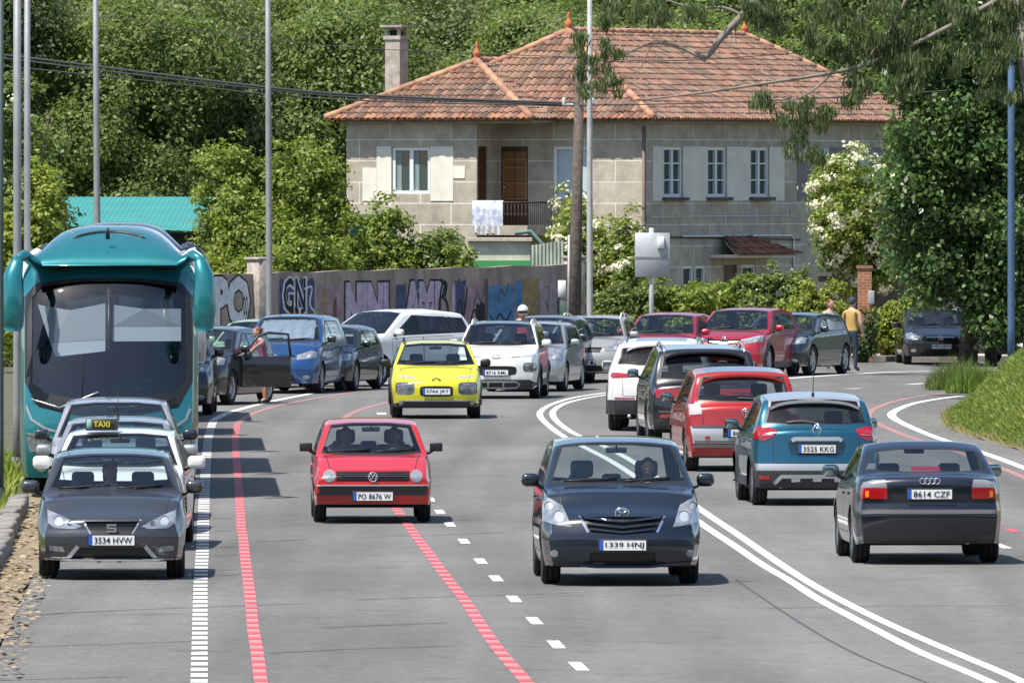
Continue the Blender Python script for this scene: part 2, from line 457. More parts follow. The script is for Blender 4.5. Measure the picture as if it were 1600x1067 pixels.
WH = {}
def wheel(Rr, wid, style, root, loc, side):
    """wheel at loc (hub); side +1 = outer face to +X"""
    key = (round(Rr, 3), round(wid, 3), style)
    if key not in WH:
        MY = Matrix.Rotation(R(90), 4, 'Y')          # local z -> +X
        r = Rr * .68; h = wid / 2
        t = MB(); t.lathe([(r, -h*.8), (r+.015, -h), (Rr*.9, -h*1.02), (Rr*.975, -h*.86), (Rr, -h*.6), (Rr, -h*.33), (Rr-.01, -h*.32), (Rr-.01, -h*.28), (Rr, -h*.27),
                          (Rr, h*.27), (Rr-.01, h*.28), (Rr-.01, h*.32), (Rr, h*.33), (Rr, h*.6), (Rr*.975, h*.86), (Rr*.9, h*1.02), (r+.015, h), (r, h*.8)], 0, 32, MY)
        m = MB(); m.lathe([(r, -h*.8), (r-.01, -h*.6), (r-.03, 0), (r-.02, h*.6), (r+.004, h*.86), (r-.012, h*.9), (r-.03, h*.7)], 0, 28, MY)
        n = 5 if style in ('5', 'steel') else 10 if style == '10' else 7
        if style in ('steel', 'cap'):
            m.lathe([(r-.02, h*.45), (r*.7, h*.72), (r*.35, h*.6), (0, h*.75)], 0, 24, MY)
            for k in range(10):
                a = 2*math.pi*k/10; m.box((-.012, r*.45, h*.60), (.012, r*.8, h*.74), 1, Matrix.Rotation(R(90), 4, 'Y') @ Matrix.Rotation(a, 4, 'Z'))
        else:
            for k in range(n):
                Mk = MY @ Matrix.Rotation(2*math.pi*k/n, 4, 'Z'); w0 = .05 if n == 5 else .028
                V = [(-w0, .03, h*.72), (w0, .03, h*.72), (w0*.62, r-.02, h*.80), (-w0*.62, r-.02, h*.80), (-w0, .03, h*.45), (w0, .03, h*.45), (w0*.62, r-.02, h*.5), (-w0*.62, r-.02, h*.5)]
                m.add([Mk @ Vector(v) for v in V], [(0,1,2,3),(7,6,5,4),(0,4,5,1),(1,5,6,2),(2,6,7,3),(3,7,4,0)], 0)
            m.lathe([(.06, h*.5), (.055, h*.78), (.03, h*.82), (0, h*.82)], 0, 14, MY)
        d = MB(); d.lathe([(0, h*.3), (r*.75, h*.3), (r*.78, h*.15), (r*.98, -h*.2), (r*.98, -h*.7), (0, -h*.7)], 0, 20, MY)
        WH[key] = (d.mesh('wheel', M_under), t.mesh('tyre', M_rub), m.mesh('rim', [M_silverpl if style == 'cap' else M_alloy, M_black]))
    a, b, c = WH[key]
    w = link('wheel', a, root); w.location = loc
    if side < 0: w.rotation_euler = (0, 0, math.pi)
    for nm, me in (('tyre', b), ('rim', c)): link(nm, me, w)
    return w

EM = {}
def emblem(kind, w, m=0):
    mb = MB(); X90 = Matrix.Rotation(R(90), 4, 'X')
    def ring(cx, cz, rx, rz, t):
        pts = [(cx + rx*math.cos(2*math.pi*k/20), 0, cz + rz*math.sin(2*math.pi*k/20)) for k in range(21)]
        mb.tube(pts, t, m, 6, cap=False)
    if kind == 'ovals': ring(0, 0, w*.5, w*.34, w*.055); ring(0, 0, w*.17, w*.32, w*.045); ring(0, w*.12, w*.34, w*.14, w*.045)
    elif kind == 'rings':
        for k in range(4): ring((k - 1.5) * w * .235, 0, w*.145, w*.145, w*.028)
    elif kind == 'diamond':
        pts = [(0, 0, w*.62), (w*.42, 0, 0), (0, 0, -w*.62), (-w*.42, 0, 0), (0, 0, w*.62)]; mb.tube(pts, w*.11, m, 4)
        mb.tube([(0, 0, w*.3), (w*.16, 0, 0), (0, 0, -w*.3)], w*.06, m, 4)
    elif kind == 'chevrons':
        for dz in (.02, -w*.30): mb.tube([(-w*.5, 0, dz - w*.14), (0, 0, dz + w*.16), (w*.5, 0, dz - w*.14)], w*.075, m, 5)
    elif kind == 's':
        t = w * .16
        for a, b, c, d in ((-.5, .26, .5, .42), (-.5, -.06, .5, .1), (-.5, -.42, .5, -.26), (-.5, 0, -.26, .34), (.26, -.34, .5, .02)):
            mb.box((a*w, -.012, b*w), (c*w, .01, d*w), m)
    elif kind == 'vw':
        ring(0, 0, w*.5, w*.5, w*.05)
        mb.tube([(-w*.25, 0, w*.4), (0, 0, -w*.02), (w*.25, 0, w*.4)], w*.045, m, 4)
        mb.tube([(-w*.42, 0, w*.2), (-w*.2, 0, -w*.4), (0, 0, w*.02), (w*.2, 0, -w*.4), (w*.42, 0, w*.2)], w*.045, m, 4)
    elif kind == 'star':
        ring(0, 0, w*.5, w*.5, w*.05)
        for a in (90, 210, 330): mb.tube([(0, 0, 0), (w*.48*math.cos(R(a)), 0, w*.48*math.sin(R(a)))], [w*.08, w*.02], m, 4)
    else: ring(0, 0, w*.5, w*.3, w*.06)
    return mb

def plate(root, S, x, z, text, rear=False, w=.52, tilt=0):
    y = S.fy(x, z, rear); sg = 1 if rear else -1
    y = (max if rear else min)(S.fy(x - w*.45, z, rear), S.fy(x + w*.45, z, rear), y) if False else y
    mb = MB(); h = .11 if w > .45 else .2
    Mx = Matrix.Rotation(R(180), 4, 'Z') if rear else Matrix()
    mb.rbox((0, 0, 0), (w + .03, .012, h + .03), .005, 2, Mx)
    mb.box((-w/2, -.012, -h/2), (w/2, 0, h/2), 0, Mx)
    mb.box((-w/2, -.014, -h/2), (-w/2 + .042, -.011, h/2), 1, Mx)
    if text: mb.text(text, .072, w - .09, Mx @ Matrix.Translation((.02, -.015, 0)) @ Matrix.Rotation(R(90), 4, 'X'), 2, offset=.012)
    o = mb.build('number_plate', [M_white, M_blue, M_ink], root); o.location = (x, y + sg * (.022 + S.sp.get('plp', 0)), z); return o

def person_torso(*a, **k): pass

def vehicle(name, label, cat, sp, px, py, yaw=0, away=False, group=None, axle=None):
    S = Shell(sp); L = S.L; W = S.W
    ax = axle if axle is not None else (1 if away else 0)
    rot = (math.pi if away else 0) + yaw
    g = G(px, py); ya = S.ax[ax] - L / 2
    Mr = Matrix.Rotation(rot, 3, 'Z'); loc = g - Mr @ Vector((0, ya, 0)); loc.z = sp.get('z0', 0)
    root = thing(name, label, cat, loc, rot, group)
    hs = [S.T(u) for u in S.us]; H = max(hs)
    # glass
    zb, zt = sp['ws']
    def cabx(z, rear=False):
        u0 = [u for u in S.us if S.T(u) >= z]
        u = (u0[-1] if rear else u0[0]); B = float(S.B(u)); return S.hw(u) * sp.get('beltf', .955) - S.tum * (z - B)
    def trap(z0, z1, m, rear=False, curve=.03):
        a, b = cabx(z0, rear) - m, cabx(z1, rear) - m - .005
        return [(-a, z0 + .02), (-a*.5, z0 - .01*0 ), (a*.5, z0), (a, z0 + .02), (b, z1 - curve), (b*.45, z1), (-b*.45, z1), (-b, z1 - curve)]
    glf = sp.get('glf', GL_F)
    if sp.get('shade'): pass
    S.feature('windscreen', 'F', sp.get('wspoly') or trap(zb, zt, sp.get('wm', .075)), glf, -.003, wall=M_black)
    S.feature('gasket', 'F', sp.get('wspoly2') or trap(zb - .03, zt + .018, sp.get('wm', .075) - .025), M_black, body=True)
    if 'rg' in sp:
        r0, r1 = sp['rg']; pl = sp.get('rgpoly') or trap(r0, r1, sp.get('rm', .09), True)
        S.feature('rear_window', 'B', pl, sp.get('glr', GL_S), -.003, wall=M_black)
        S.feature('gasket', 'B', [(x * 1.045, (r0 + r1) / 2 + (z - (r0 + r1) / 2) * 1.09) for x, z in pl], M_black, body=True)
    for i, win in enumerate(sp.get('side_w', [])):
        for sd, vw in ((1, 'L'), (-1, 'R')):
            w2 = [(u - L / 2, z) for u, z in win]
            S.feature('side_window', vw, w2, sp.get('gls', GL_S) if i == 0 else sp.get('gls2', sp.get('gls', GL_S)), -.003, wall=M_black)
    if 'side_o' in sp:
        for vw in 'LR': S.feature('x', vw, [(u - L / 2, z) for u, z in sp['side_o']], sp.get('pillar', M_black), body=True)
    # doors with their gaps
    for i, d in enumerate(sp.get('doors', [])):
        for sd, vw in ((1, 'L'), (-1, 'R')):
            cx = sum(u for u, _ in d) / len(d); cz = sum(z for _, z in d) / len(d)
            inn = [(cx + (u - cx) * (1 - .014 / max(.1, abs(u - cx))) - L / 2, cz + (z - cz) * (1 - .012 / max(.05, abs(z - cz)))) for u, z in d]
            if (sd, i) == sp.get('open_door'): 
                S.feature('x', vw, inn, M_under, body=True); continue
            S.feature('door', vw, inn, sp['paint'])
            S.feature('x', vw, [(u - L / 2, z) for u, z in d], M_black, body=True)
    for ft in sp.get('feat', []): S.feature(*ft[:4], **ft[4])
    if sp.get('cut_only'): pass
    bh = S
    body, parts = S.finish(root)
    # door handles
    for o in parts.get('door', []):
        xs = [v.co for v in o.data.vertices]; sd = 1 if xs[0].x > 0 else -1
        yb = max(v.y for v in xs) - .17; zt_ = max(v.z for v in xs) - .13
        mb = MB(); mb.rbox((sd * .006, 0, 0), (.03, .17, .028), .009, 0)
        h = mb.build('door_handle', sp.get('hmat', sp['paint']), o); h.location = (S.sx(yb, zt_, sd), yb, zt_)
    # underbody, wheel housings
    mb = MB(); hw = W / 2
    mb.box((-hw + .12, -L/2 + .35, .20), (hw - .12, -L/2 + S.ax[0] - S.Ra, .34))
    mb.box((-hw + .10, -L/2 + S.ax[0] + S.Ra, .19), (hw - .10, -L/2 + S.ax[1] - S.Ra, .32))
    mb.box((-hw + .12, -L/2 + S.ax[1] + S.Ra, .22), (hw - .12, L/2 - .32, .36))
    mb.box((-hw + .32, -L/2 + S.ax[0] - S.Ra, .24), (hw - .32, -L/2 + S.ax[1] + S.Ra, .5))
    for a in S.ax:
        for sd in (1, -1):
            V = []; F = []
            for k in range(15):
                t = math.pi * k / 14; y = a - L/2 - S.Ra * math.cos(t); z = S.Rw + S.Ra * math.sin(t)
                V += [(sd * (S.hw(a) * .975), y, z), (sd * (hw - .34), y, z)]
            for k in range(14): F.append((2*k, 2*k+1, 2*k+3, 2*k+2))
            F.append(tuple(range(1, 30, 2))); mb.add(V, F, 0)
    mb.build('underbody', M_under, root)
    # arch cladding and sills
    if sp.get('clad'):
        for a in S.ax:
            for sd in (1, -1):
                mb = MB(); V = []; F = []; K = 18; w = sp['clad']
                for k in range(K + 1):
                    t = math.pi * (-.1 + 1.2 * k / K); 
                    for j, rr_ in enumerate((S.Ra - .012, S.Ra + w * .5, S.Ra + w)):
                        y = a - L/2 - rr_ * math.cos(t); z = max(S.sill, S.Rw + rr_ * math.sin(t))
                        x = S.sx(y, max(z, S.sill + .02), sd)
                        if abs(x) < hw * .8: x = sd * hw * .97
                        V.append((x + sd * (.022 if j < 2 else -.004), y, z))
                for k in range(K):
                    for j in range(2):
                        q = (k*3+j, k*3+j+1, k*3+j+4, k*3+j+3); F.append(q if sd > 0 else q[::-1])
                mb.add(V, F, 0, True); mb.build('arch_cladding', M_trim, root)
        for sd in (1, -1):
            mb = MB(); mb.rbox((sd * (hw * .965), (S.ax[0] + S.ax[1] - L) / 2, S.sill + .06), (.06, S.ax[1] - S.ax[0] - 2 * S.Ra - .02, .15), .02, 0)
            mb.build('side_skirt', M_trim, root)
    # wheels
    for a in S.ax:
        for sd in (1, -1):
            wd = sp.get('tw', .205); wheel(S.Rw, wd, sp.get('rim', '5'), root, (sd * (S.hw(a) * sp.get('trk', .985) - wd/2 - .004), a - L/2, S.Rw), sd)
    # mirrors
    if sp.get('mirror', True):
        mu, mz = sp.get('mpos', (None, None)); 
        mu = mu if mu is not None else sp['base_u'] + .38; mz = mz or float(S.B(mu)) + .06
        for sd in (1, -1):
            x = S.sx(mu - L/2, mz - .06, sd); mb = MB(); mw, mh = sp.get('msz', (.20, .15))
            cx = x + sd * (.035 + mw / 2)
            if sp.get('sqm'): mb.rbox((cx, mu - L/2, mz + .05), (mw, .07, mh), .015, 0)
            else: mb.rbox((cx, mu - L/2, mz + .05), (mw, .13, mh), .055, 0, seg=4)
            mb.tube([(x - sd * .06, mu - L/2, mz - .05), (x + sd * .03, mu - L/2, mz - .02), (cx - sd * mw * .2, mu - L/2, mz + .02)], [.028, .024, .024], 1, 8)
            o = mb.build('side_mirror', [sp.get('mmat', sp['paint']), M_black], root)
            g2 = MB(); g2.rbox((cx, mu - L/2 + (.037 if sp.get('sqm') else .064), mz + .05), (mw * .82, .008, mh * .78), .003, 0)
            g2.build('mirror_glass', M_mirg, o)
    # interior
    cu = sp['base_u']; fx = sp.get('seat_u', cu + 1.05); fz = sp.get('fz', max(.16, min(.4, sp['H'] - 1.27)))
    seat_c = sp.get('seatm', M_seat)
    for sd in (1, -1):
        mb = MB(); x = sd * W * .205; y = fx - L/2
        mb.rbox((x, y - .02, fz + .18), (.50, .50, .16), .05, 0)
        mb.rbox((x, y + .30, fz + .50), (.48, .13, .62), .055, 0, Matrix.Translation((0, y + .3, fz + .3)) @ Matrix.Rotation(R(-14), 4, 'X') @ Matrix.Translation((0, -y - .3, -fz - .3)))
        mb.rbox((x, y + .44, fz + .90), (.26, .10, .19), .045, 0); mb.tube([(x, y + .43, fz + .7), (x, y + .44, fz + .9)], .02, 0, 6)
        mb.build('front_seat', seat_c, root)
    mb = MB(); yr = fx + .95 - L/2
    mb.rbox((0, yr - .1, fz + .2), (W * .72, .5, .16), .05, 0); mb.rbox((0, yr + .22, fz + .46), (W * .72, .13, .5), .05, 0)
    for x in (-.38, 0, .38): mb.rbox((x, yr + .27, fz + .76), (.22, .09, .13), .04, 0)
    mb.build('rear_seat', seat_c, root)
    mb = MB(); zc = min(float(S.B(cu + .3)), zb) - .03
    mb.rbox((0, cu + .30 - L/2, zc - .16), (W * .80, .62, .26), .07, 0)
    mb.rbox((W * .205, cu + .52 - L/2, zc - .01), (.36, .2, .10), .04, 0)
    mb.build('dashboard', M_trim, root)
    mb = MB(); T = Matrix.Translation((W * .205, cu + .72 - L/2, zc - .03)) @ Matrix.Rotation(R(-62), 4, 'X')
    mb.tube([T @ Vector((.185 * math.cos(t * math.pi / 10), .185 * math.sin(t * math.pi / 10), 0)) for t in range(21)], .016, 0, 6, False)
    mb.tube([T @ Vector((-.18, 0, 0)), T @ Vector((.18, 0, 0))], .02, 0, 6); mb.tube([T @ Vector((0, 0, .0)), T @ Vector((0, .0, -.3))], .03, 0, 6)
    mb.build('steering_wheel', M_black, root)
    if sp.get('rvm', True):
        mb = MB(); zz = zt - .07; y = S.fy(0, zz) + .12; mb.rbox((0, y, zz), (.24, .03, .065), .012, 0); mb.tube([(0, y, zz), (0, y - .05, zz + .06)], .01, 0, 6)
        mb.build('rear_view_mirror', M_black, root)
    # wipers
    mb = MB()
    rw = sp.get('wipers', True)
    if rw:
        for x0, x1 in ((.05, .58), (-.62, -.02)):
            pts = [(x0 + (x1 - x0) * k / 6, zb + .015 + .035 * (k / 6 if x0 > 0 else k / 6)) for k in range(7)]
            mb.tube([(x, S.fy(x, z) - .02, z) for x, z in pts], .009, 0, 5)
        mb.build('wiper', M_black, root)
    if 'plate' in sp and sp['plate']: plate(root, S, sp.get('plx', 0), sp['plz'], sp['plate'], False, sp.get('plw', .52))
    if 'rplate' in sp: plate(root, S, 0, sp['rplz'], sp['rplate'], True)
    if 'emb' in sp:
        k, w, z, rear = sp['emb'][:4]; mb = emblem(k, w)
        o = mb.build('emblem', sp['emb'][4] if len(sp['emb']) > 4 else M_chrome, root); o.location = (0, S.fy(0, z, rear) + (.03 if rear else -.014), z)
        if rear: o.rotation_euler = (0, 0, math.pi)
    for b in sp.get('bands', []):
        nm, pts, w, m, kw = b; mb = MB()
        one = nm in ('grille_bar', 'skid_plate')
        for p in (pts if isinstance(pts[0][0], (tuple, list)) else [pts]):
            S.band(mb, p, w, **kw)
            if not one: mb.build(nm, m, root); mb = MB()
        if one: mb.build(nm, m, root)
    if sp.get('antenna'):
        u = sp['antenna']; z = float(S.T(u)); mb = MB(); mb.tube([(0, u - L/2, z - .01), (0, u - L/2 + .03, z + .05)], .02, 0, 6)
        mb.tube([(0, u - L/2 + .02, z + .03), (0, u - L/2 + .16, z + .38)], [.007, .004], 0, 5); mb.build('antenna', M_black, root)
    if sp.get('rails'):
        u0, u1, m, hgt = sp['rails']
        for sd in (1, -1):
            mb = MB(); pts = []
            for k in range(9):
                u = u0 + (u1 - u0) * k / 8; x = sd * (cabx(H - .1) - .07); h_ = S.bvh.ray_cast(Vector((x, u - L/2, 5)), Vector((0, 0, -1)))
                z = h_[0].z if h_[0] else H; pts.append((x, u - L/2, z + (hgt if 0 < k < 8 else 0)))
            mb.tube(pts, .021, 0, 6)
            for k in (4,): mb.tube([(pts[k][0], pts[k][1], pts[k][2] - hgt), pts[k]], .02, 0, 6)
            mb.build('roof_rail', m, root)
    if sp.get('spoiler'):
        w_, dz, ln, m_ = sp['spoiler']; mb = MB(); ur = sp['ru_']; z = float(S.T(ur)) - dz; V = []; F = []; n = 12
        for k in range(n + 1):
            x = -w_/2 + w_ * k / n; zz = z - .05 * (2*x/w_) ** 2 - .05 * abs(2*x/w_) ** 6; y0 = ur - L/2 - .12
            V += [(x, y0, zz - .005), (x, y0 + .12 + ln, zz - .02), (x, y0 + .12 + ln, zz - .055), (x, y0 + .05, zz - .12)]
        for k in range(n):
            a = 4 * k; b = a + 4
            for i, j in ((0,1),(1,2),(2,3),(3,0)): F.append((a+i, b+i, b+j, a+j))
        F += [(0,1,2,3), (4*n+3, 4*n+2, 4*n+1, 4*n)]
        mb.add(V, F, 0, False); mb.build('rear_spoiler', m_, root)
    mb = MB()
    if 'exhaust' in sp:
        for x in sp['exhaust']: mb.tube([(x, L/2 - .5, .28), (x, L/2 - .10, .27)], .035, 0, 10)
        mb.build('exhaust_pipe', M_silverpl, root)
    return root, S
# ------------------------------------------------------------ vehicle descriptions
def base(L, W, H, fo, wb, Rw, pnt, zt, zc, hl, wt, ru, rb, rz, bz=None, kind='hatch', **kw):
    """zt hood tip height, zc cowl height, hl cowl u, wt top of windscreen u, ru end of roof u, rb rear window base u, rz its height"""
    bz = bz or (zc - .06, zc - .01)
    top = [(0, zt - .09), (.05, zt - .03), (.2, zt + .03), (hl * .6, zt + (zc - zt) * .78), (hl, zc), (wt, H - .055), (wt + .45, H - .012), (wt + 1.1, H), (ru, H - kw.pop('rdrop', .07)), (rb, rz)]
    if kind == 'sedan': top += [(L - .35, rz - .01), (L - .05, rz - .03), (L, rz - .09)]
    else: top += [(L, rz - .05)]
    re = L - .25 if kind != 'sedan' else rb
    belt = [(0, zt - .17), (.3, zt - .05), (hl, zc - .055), (hl + .35, bz[0]), (re - .3, bz[1]), (min(re, L - .12), min(bz[1], rz - .06)), (L, rz - .15)]
    B = lambda u: float(np.interp(u, [b[0] for b in belt], [b[1] for b in belt]))
    a0 = hl + .30; zu = H - .155; pB = kw.pop('pB', fo + wb * .5 + .12); pC = kw.pop('pC', fo + wb - .05); 
    zr = lambda u: zu - (max(0, u - wt - 1.1) * .045)
    wz = lambda u: B(u) + .04
    atop = wt + .16 + (.10 / (H - zc)) * (wt - hl)
    sw = [[(a0 + .12, wz(a0 + .2)), (pB - .035, wz(pB)), (pB - .035, zr(pB)), (atop + .02, zr(atop)), ],
          [(pB + .035, wz(pB)), (pC, wz(pC)), (pC + .03, wz(pC) + .10), (pC - .10, zr(pC)), (pB + .035, zr(pB))]]
    side_o = [(a0 + .0, wz(a0) - .012), (pC + .05, wz(pC) - .012), (pC - .05, zr(pC) + .02), (atop - .05, zr(atop) + .022)]
    q = kw.pop('quarter', None)
    if q:
        sw.append([(pC + .09, wz(pC)), (q, wz(q) + .02), (q - .12, zr(q) - .04), (pC + .0, zr(pC)), ][:4])
        side_o = [(a0, wz(a0) - .012), (q + .06, wz(q) + .0), (q - .07, zr(q) - .01), (atop - .05, zr(atop) + .022)]
    f1 = fo + Rw + .13; r0 = fo + wb - Rw - .09
    doors = [[(f1, .34), (pB, .34), (pB, B(pB) - .005), (f1 - .06, B(f1) - .03)],
             [(pB + .004, .34), (r0 - .06, .34), (r0 + .05, Rw + .25), (pC + .02, B(pC) - .01), (pB + .004, B(pB) - .005)]]
    if kw.pop('two_door', False): doors = doors[:1]
    sp = dict(ru_=ru, L=L, W=W, H=H, fo=fo, wb=wb, R=Rw, paint=pnt, top=top, belt=belt, base_u=hl, ws=(zc + .03, H - .075), rg=(rz + .05, H - .13), side_w=sw, side_o=side_o, doors=doors)
    sp.update(kw); return sp

def std_front(W, zt, low=.22, gr=True, m=None):
    h = W / 2
    f = [('lamp_bulb', 'F', ngon(h*.76, zt-.045, .045, n=10), M_refl, dict(depth=-.004, mir=True, wall=M_black)), ('headlight', 'F', [(h*.52, zt-.14), (h*.92, zt-.10), (h*.93, zt+.03), (h*.78, zt+.05), (h*.50, zt-.04)], m or M_wlens, dict(depth=.004, mir=True, wall=M_black)),
         ('grille', 'F', [(-h*.40, zt-.16), (h*.40, zt-.16), (h*.46, zt-.04), (-h*.46, zt-.04)], M_black, dict(depth=-.02)),
         ('lower_grille', 'F', [(-h*.50, low+.04), (h*.50, low+.04), (h*.44, low+.17), (-h*.44, low+.17)], M_black, dict(depth=-.02)),
         ('fog_light', 'F', ngon(h*.74, low+.13, .07, .045), M_wlens, dict(depth=.003, mir=True))]
    return f
def std_rear(W, z, low=.25, m=None, w=(.56, .90)):
    h = W / 2
    return [('tail_light', 'B', [(h*w[0], z-.12), (h*w[1], z-.14), (h*(w[1]+.02), z+.04), (h*(w[0]+.08), z+.05)], m or M_redl, dict(depth=.005, mir=True, wall=M_redd)),
            ('x', 'B', [(-h*.95, low-.1), (h*.95, low-.1), (h*.93, low+.12), (-h*.93, low+.12)], M_trim, dict(body=True))]
def gaps(L, W, zt, zc, hl, z0=None):
    """bonnet shut line as a thin dark line round the bonnet, seen from above"""
    h = W / 2; o = []
    y0, y1 = .16 - L/2, hl - .05 - L/2
    for sg in (1, -1):
        a, b = sg*h*.70, sg*h*.80
        o.append(('x', 'T', [(a, y0), (a + sg*.010, y0), (b + sg*.010, y1), (b, y1)], M_black, dict(body=True)))
    return o

P_DKBLUE = paint('dark_blue', (.003, .008, .016), .12, .28)
P_NAVY = paint('navy', (.003, .005, .013), .12, .28)
P_GREY = paint('grey', (.055, .058, .064), .55, .33)
P_WHITE = paint('white', (.68, .68, .66), 0)
P_SILVER = paint('silver', (.36, .37, .38), .6, .36)
P_RED = paint('polo_red', (.46, .010, .012), 0, .38)
P_RED2 = paint('metal_red', (.40, .018, .015), .3)
P_RED3 = paint('crimson', (.36, .008, .022), .3)
P_YEL = paint('lime_yellow', (.58, .55, .015), 0)
P_TEAL = paint('petrol_blue', (.004, .085, .14), .5, .3)
P_BLUE = paint('mid_blue', (.012, .065, .20), .45)
P_BLACK = paint('black', (.006, .006, .008), .1)
P_DGREY = paint('slate', (.012, .019, .028), .3, .3)
P_BEIGE = paint('beige_silver', (.42, .41, .38), .5, .36)
P_LGREY = paint('light_grey', (.40, .41, .42), .5, .36)

def tailgate(x, z0, z1, m=None):
    o = []
    for sg in (1, -1): o.append(('x', 'B', [(sg*x, z0), (sg*(x+.012), z0), (sg*(x+.012), z1), (sg*x, z1)], M_black, dict(body=True)))
    o.append(('x', 'B', [(-x, z0-.012), (x, z0-.012), (x, z0), (-x, z0)], M_black, dict(body=True))); return o
def spec_ibiza():
    sp = base(4.06, 1.69, 1.445, .84, 2.47, .31, P_GREY, .74, .97, 1.0, 1.72, 3.45, 3.93, .98, pf=.90)
    sp.update(nose=[(.18,.12),(.25,.03),(.4,0),(.52,.0),(.56,.03),(.68,.05),(.76,.12),(.9,.2)], plate='3534 HVW', plz=.45, emb=('s', .11, .585, False), rim='5')
    sp['feat'] = [('lamp_bulb', 'F', ngon(.60,.665,.052), M_refl, dict(depth=-.004, mir=True, wall=M_black)), ('lamp_bulb', 'F', ngon(.47,.635,.030), M_dlens, dict(depth=-.004, mir=True, wall=M_black)),
        ('headlight', 'F', [[(.31,.615),(.42,.575),(.64,.585),(.72,.64),(.735,.80),(.56,.715)]], M_wlens, dict(depth=.004, mir=True, wall=M_black)),
        ('grille', 'F', [(-.21,.505),(.21,.505),(.315,.665),(-.315,.665)], M_black, dict(depth=-.03)),
        ('lower_grille', 'F', [(-.46,.245),(.46,.245),(.36,.37),(-.36,.37)], M_black, dict(depth=-.03)),
        ('fog_light', 'F', [(.53,.315),(.70,.33),(.71,.385),(.56,.38)], M_wlens, dict(depth=.003, mir=True, wall=M_black)),
        ('x', 'F', [(-.80,.15),(.80,.15),(.78,.215),(-.78,.215)], M_trim, dict(body=True))] + std_rear(1.69, .86) + gaps(4.06, 1.69, .74, .97, 1.0)
    sp['bands'] = [('trim_or_highlight', [[(-.33,.68),(-.22,.495),(.22,.495),(.33,.68)]], .018, P_SILVER, dict(proud=.008)),
        ('bumper_blade', [[(.38,.38),(.50,.24)],[(-.38,.38),(-.50,.24)]], .045, P_LGREY, dict(proud=.02)),
        ('bumper_lip', [[(-.74,.235),(-.4,.225),(.4,.225),(.74,.235)]], .022, P_SILVER, dict(proud=.025))]
    return sp
def spec_verso():
    L = 4.44; sp = base(L, 1.79, 1.62, .93, 2.78, .325, P_DKBLUE, .82, 1.10, 1.05, 1.98, 3.95, 4.33, 1.05, quarter=4.0, pC=3.40, pf=.90, tum=.34)
    sp.update(nose=[(.15,.13),(.25,.03),(.42,0),(.56,.01),(.66,.05),(.80,.12),(.95,.25)], plate='1339 HNJ', plz=.455, emb=('ovals', .15, .815, False), rim='5')
    sp['feat'] = [('lamp_bulb', 'F', ngon(.70,.77,.06), M_refl, dict(depth=-.004, mir=True, wall=M_black)), ('indicator', 'F', ngon(.81,.88,.045), M_silverpl, dict(depth=-.004, mir=True, wall=M_black)),
        ('headlight', 'F', [[(.565,.655),(.72,.675),(.885,.715),(.905,.80),(.82,.975),(.66,.89)]], M_wlens, dict(depth=.004, mir=True, wall=M_black)),
        ('grille', 'F', [[(-.38,.60),(0,.57),(.38,.60),(.47,.77),(0,.735),(-.47,.77)][:3] + [(.47,.77),(-.47,.77)]], M_black, dict(depth=-.03)),
        ('lower_grille', 'F', [(-.38,.25),(.38,.25),(.36,.375),(-.36,.375)], M_black, dict(depth=-.03)),
        ('fog_light', 'F', ngon(.76,.36,.042), M_wlens, dict(depth=.004, mir=True, wall=M_chrome)),
        ('x', 'F', [(-.60,.13),(.60,.13),(.56,.18),(-.56,.18)], M_trim, dict(body=True))] + std_rear(1.79, 1.0) + gaps(L, 1.79, .82, 1.1, 1.05)
    sp['bands'] = [('grille_bar', [[(-.43,.765),(0,.72),(.43,.765)],[(-.40,.70),(0,.655),(.40,.70)],[(-.37,.64),(0,.60),(.37,.64)]], .022, P_DKBLUE, dict(proud=.012)),
        ('grille_end', [[(-.48,.78),(-.385,.60)],[(.48,.78),(.385,.60)]], .025, M_chrome, dict(proud=.008)),
        ('bumper_lip', [[(-.84,.26),(-.5,.235),(-.3,.215),(.3,.215),(.5,.235),(.84,.26)]], .03, P_DKBLUE, dict(proud=.022))]
    return sp
def spec_polo():
    L = 3.76; sp = base(L, 1.58, 1.355, .80, 2.335, .285, P_RED, .70, .91, 1.02, 1.55, 3.22, 3.60, .88, two_door=True, pf=.955, pr=.95, tum=.36, crown=.035, pB=2.18, pC=3.0)
    sp.update(nose=[(.15,.16),(.33,.04),(.40,0),(.70,.0),(.76,.03)], bowf=.05, fl=.25, sill=.22, tw=.165, rim='cap', plate='PO 8676 W', plz=.36, plp=.06, emb=('vw', .12, .615, False, M_silverpl),
              ws=(.915, 1.285), pillar=P_RED, mpos=(1.40, .93), msz=(.17,.115), sqm=True, mmat=M_black, gls=GL_S, fz=.20, side=[(.15,.95),(.3,.98),(.5,.995),(.62,1.0),(.78,.985)], fr=.5)
    cyl = lambda sg: [('headlight', 'F', ngon(sg*.575, .625, .080, n=18), mat('lamp_glass', (.34,.37,.38), .12, .3, 1, col2=(.2,.22,.23), nscale=16), dict(depth=.006, wall=M_black))]
    sp['feat'] = cyl(1) + cyl(-1) + [('grille', 'F', [(-.485,.555),(.485,.555),(.485,.69),(-.485,.69)], M_black, dict(depth=-.02)),
        ('x', 'F', [(-.62,.10),(.62,.10),(.60,.225),(-.60,.225)], M_under, dict(body=True))] + std_rear(1.58, .80) + gaps(L, 1.58, .7, .91, 1.02)
    sp['bands'] = [('grille_bar', [[(-.48,z),(.48,z)] for z in (.58,.605,.63,.655,.675)], .008, M_trim, dict(proud=-.004)),
        ('bumper', [[(-.765,.43),(-.70,.435),(.70,.435),(.765,.43)]], .125, M_black, dict(proud=.055, th=.02)),
        ('bumper_strip', [[(-.74,.503),(.74,.503)]], .016, M_silverpl, dict(proud=.058))]
    return sp
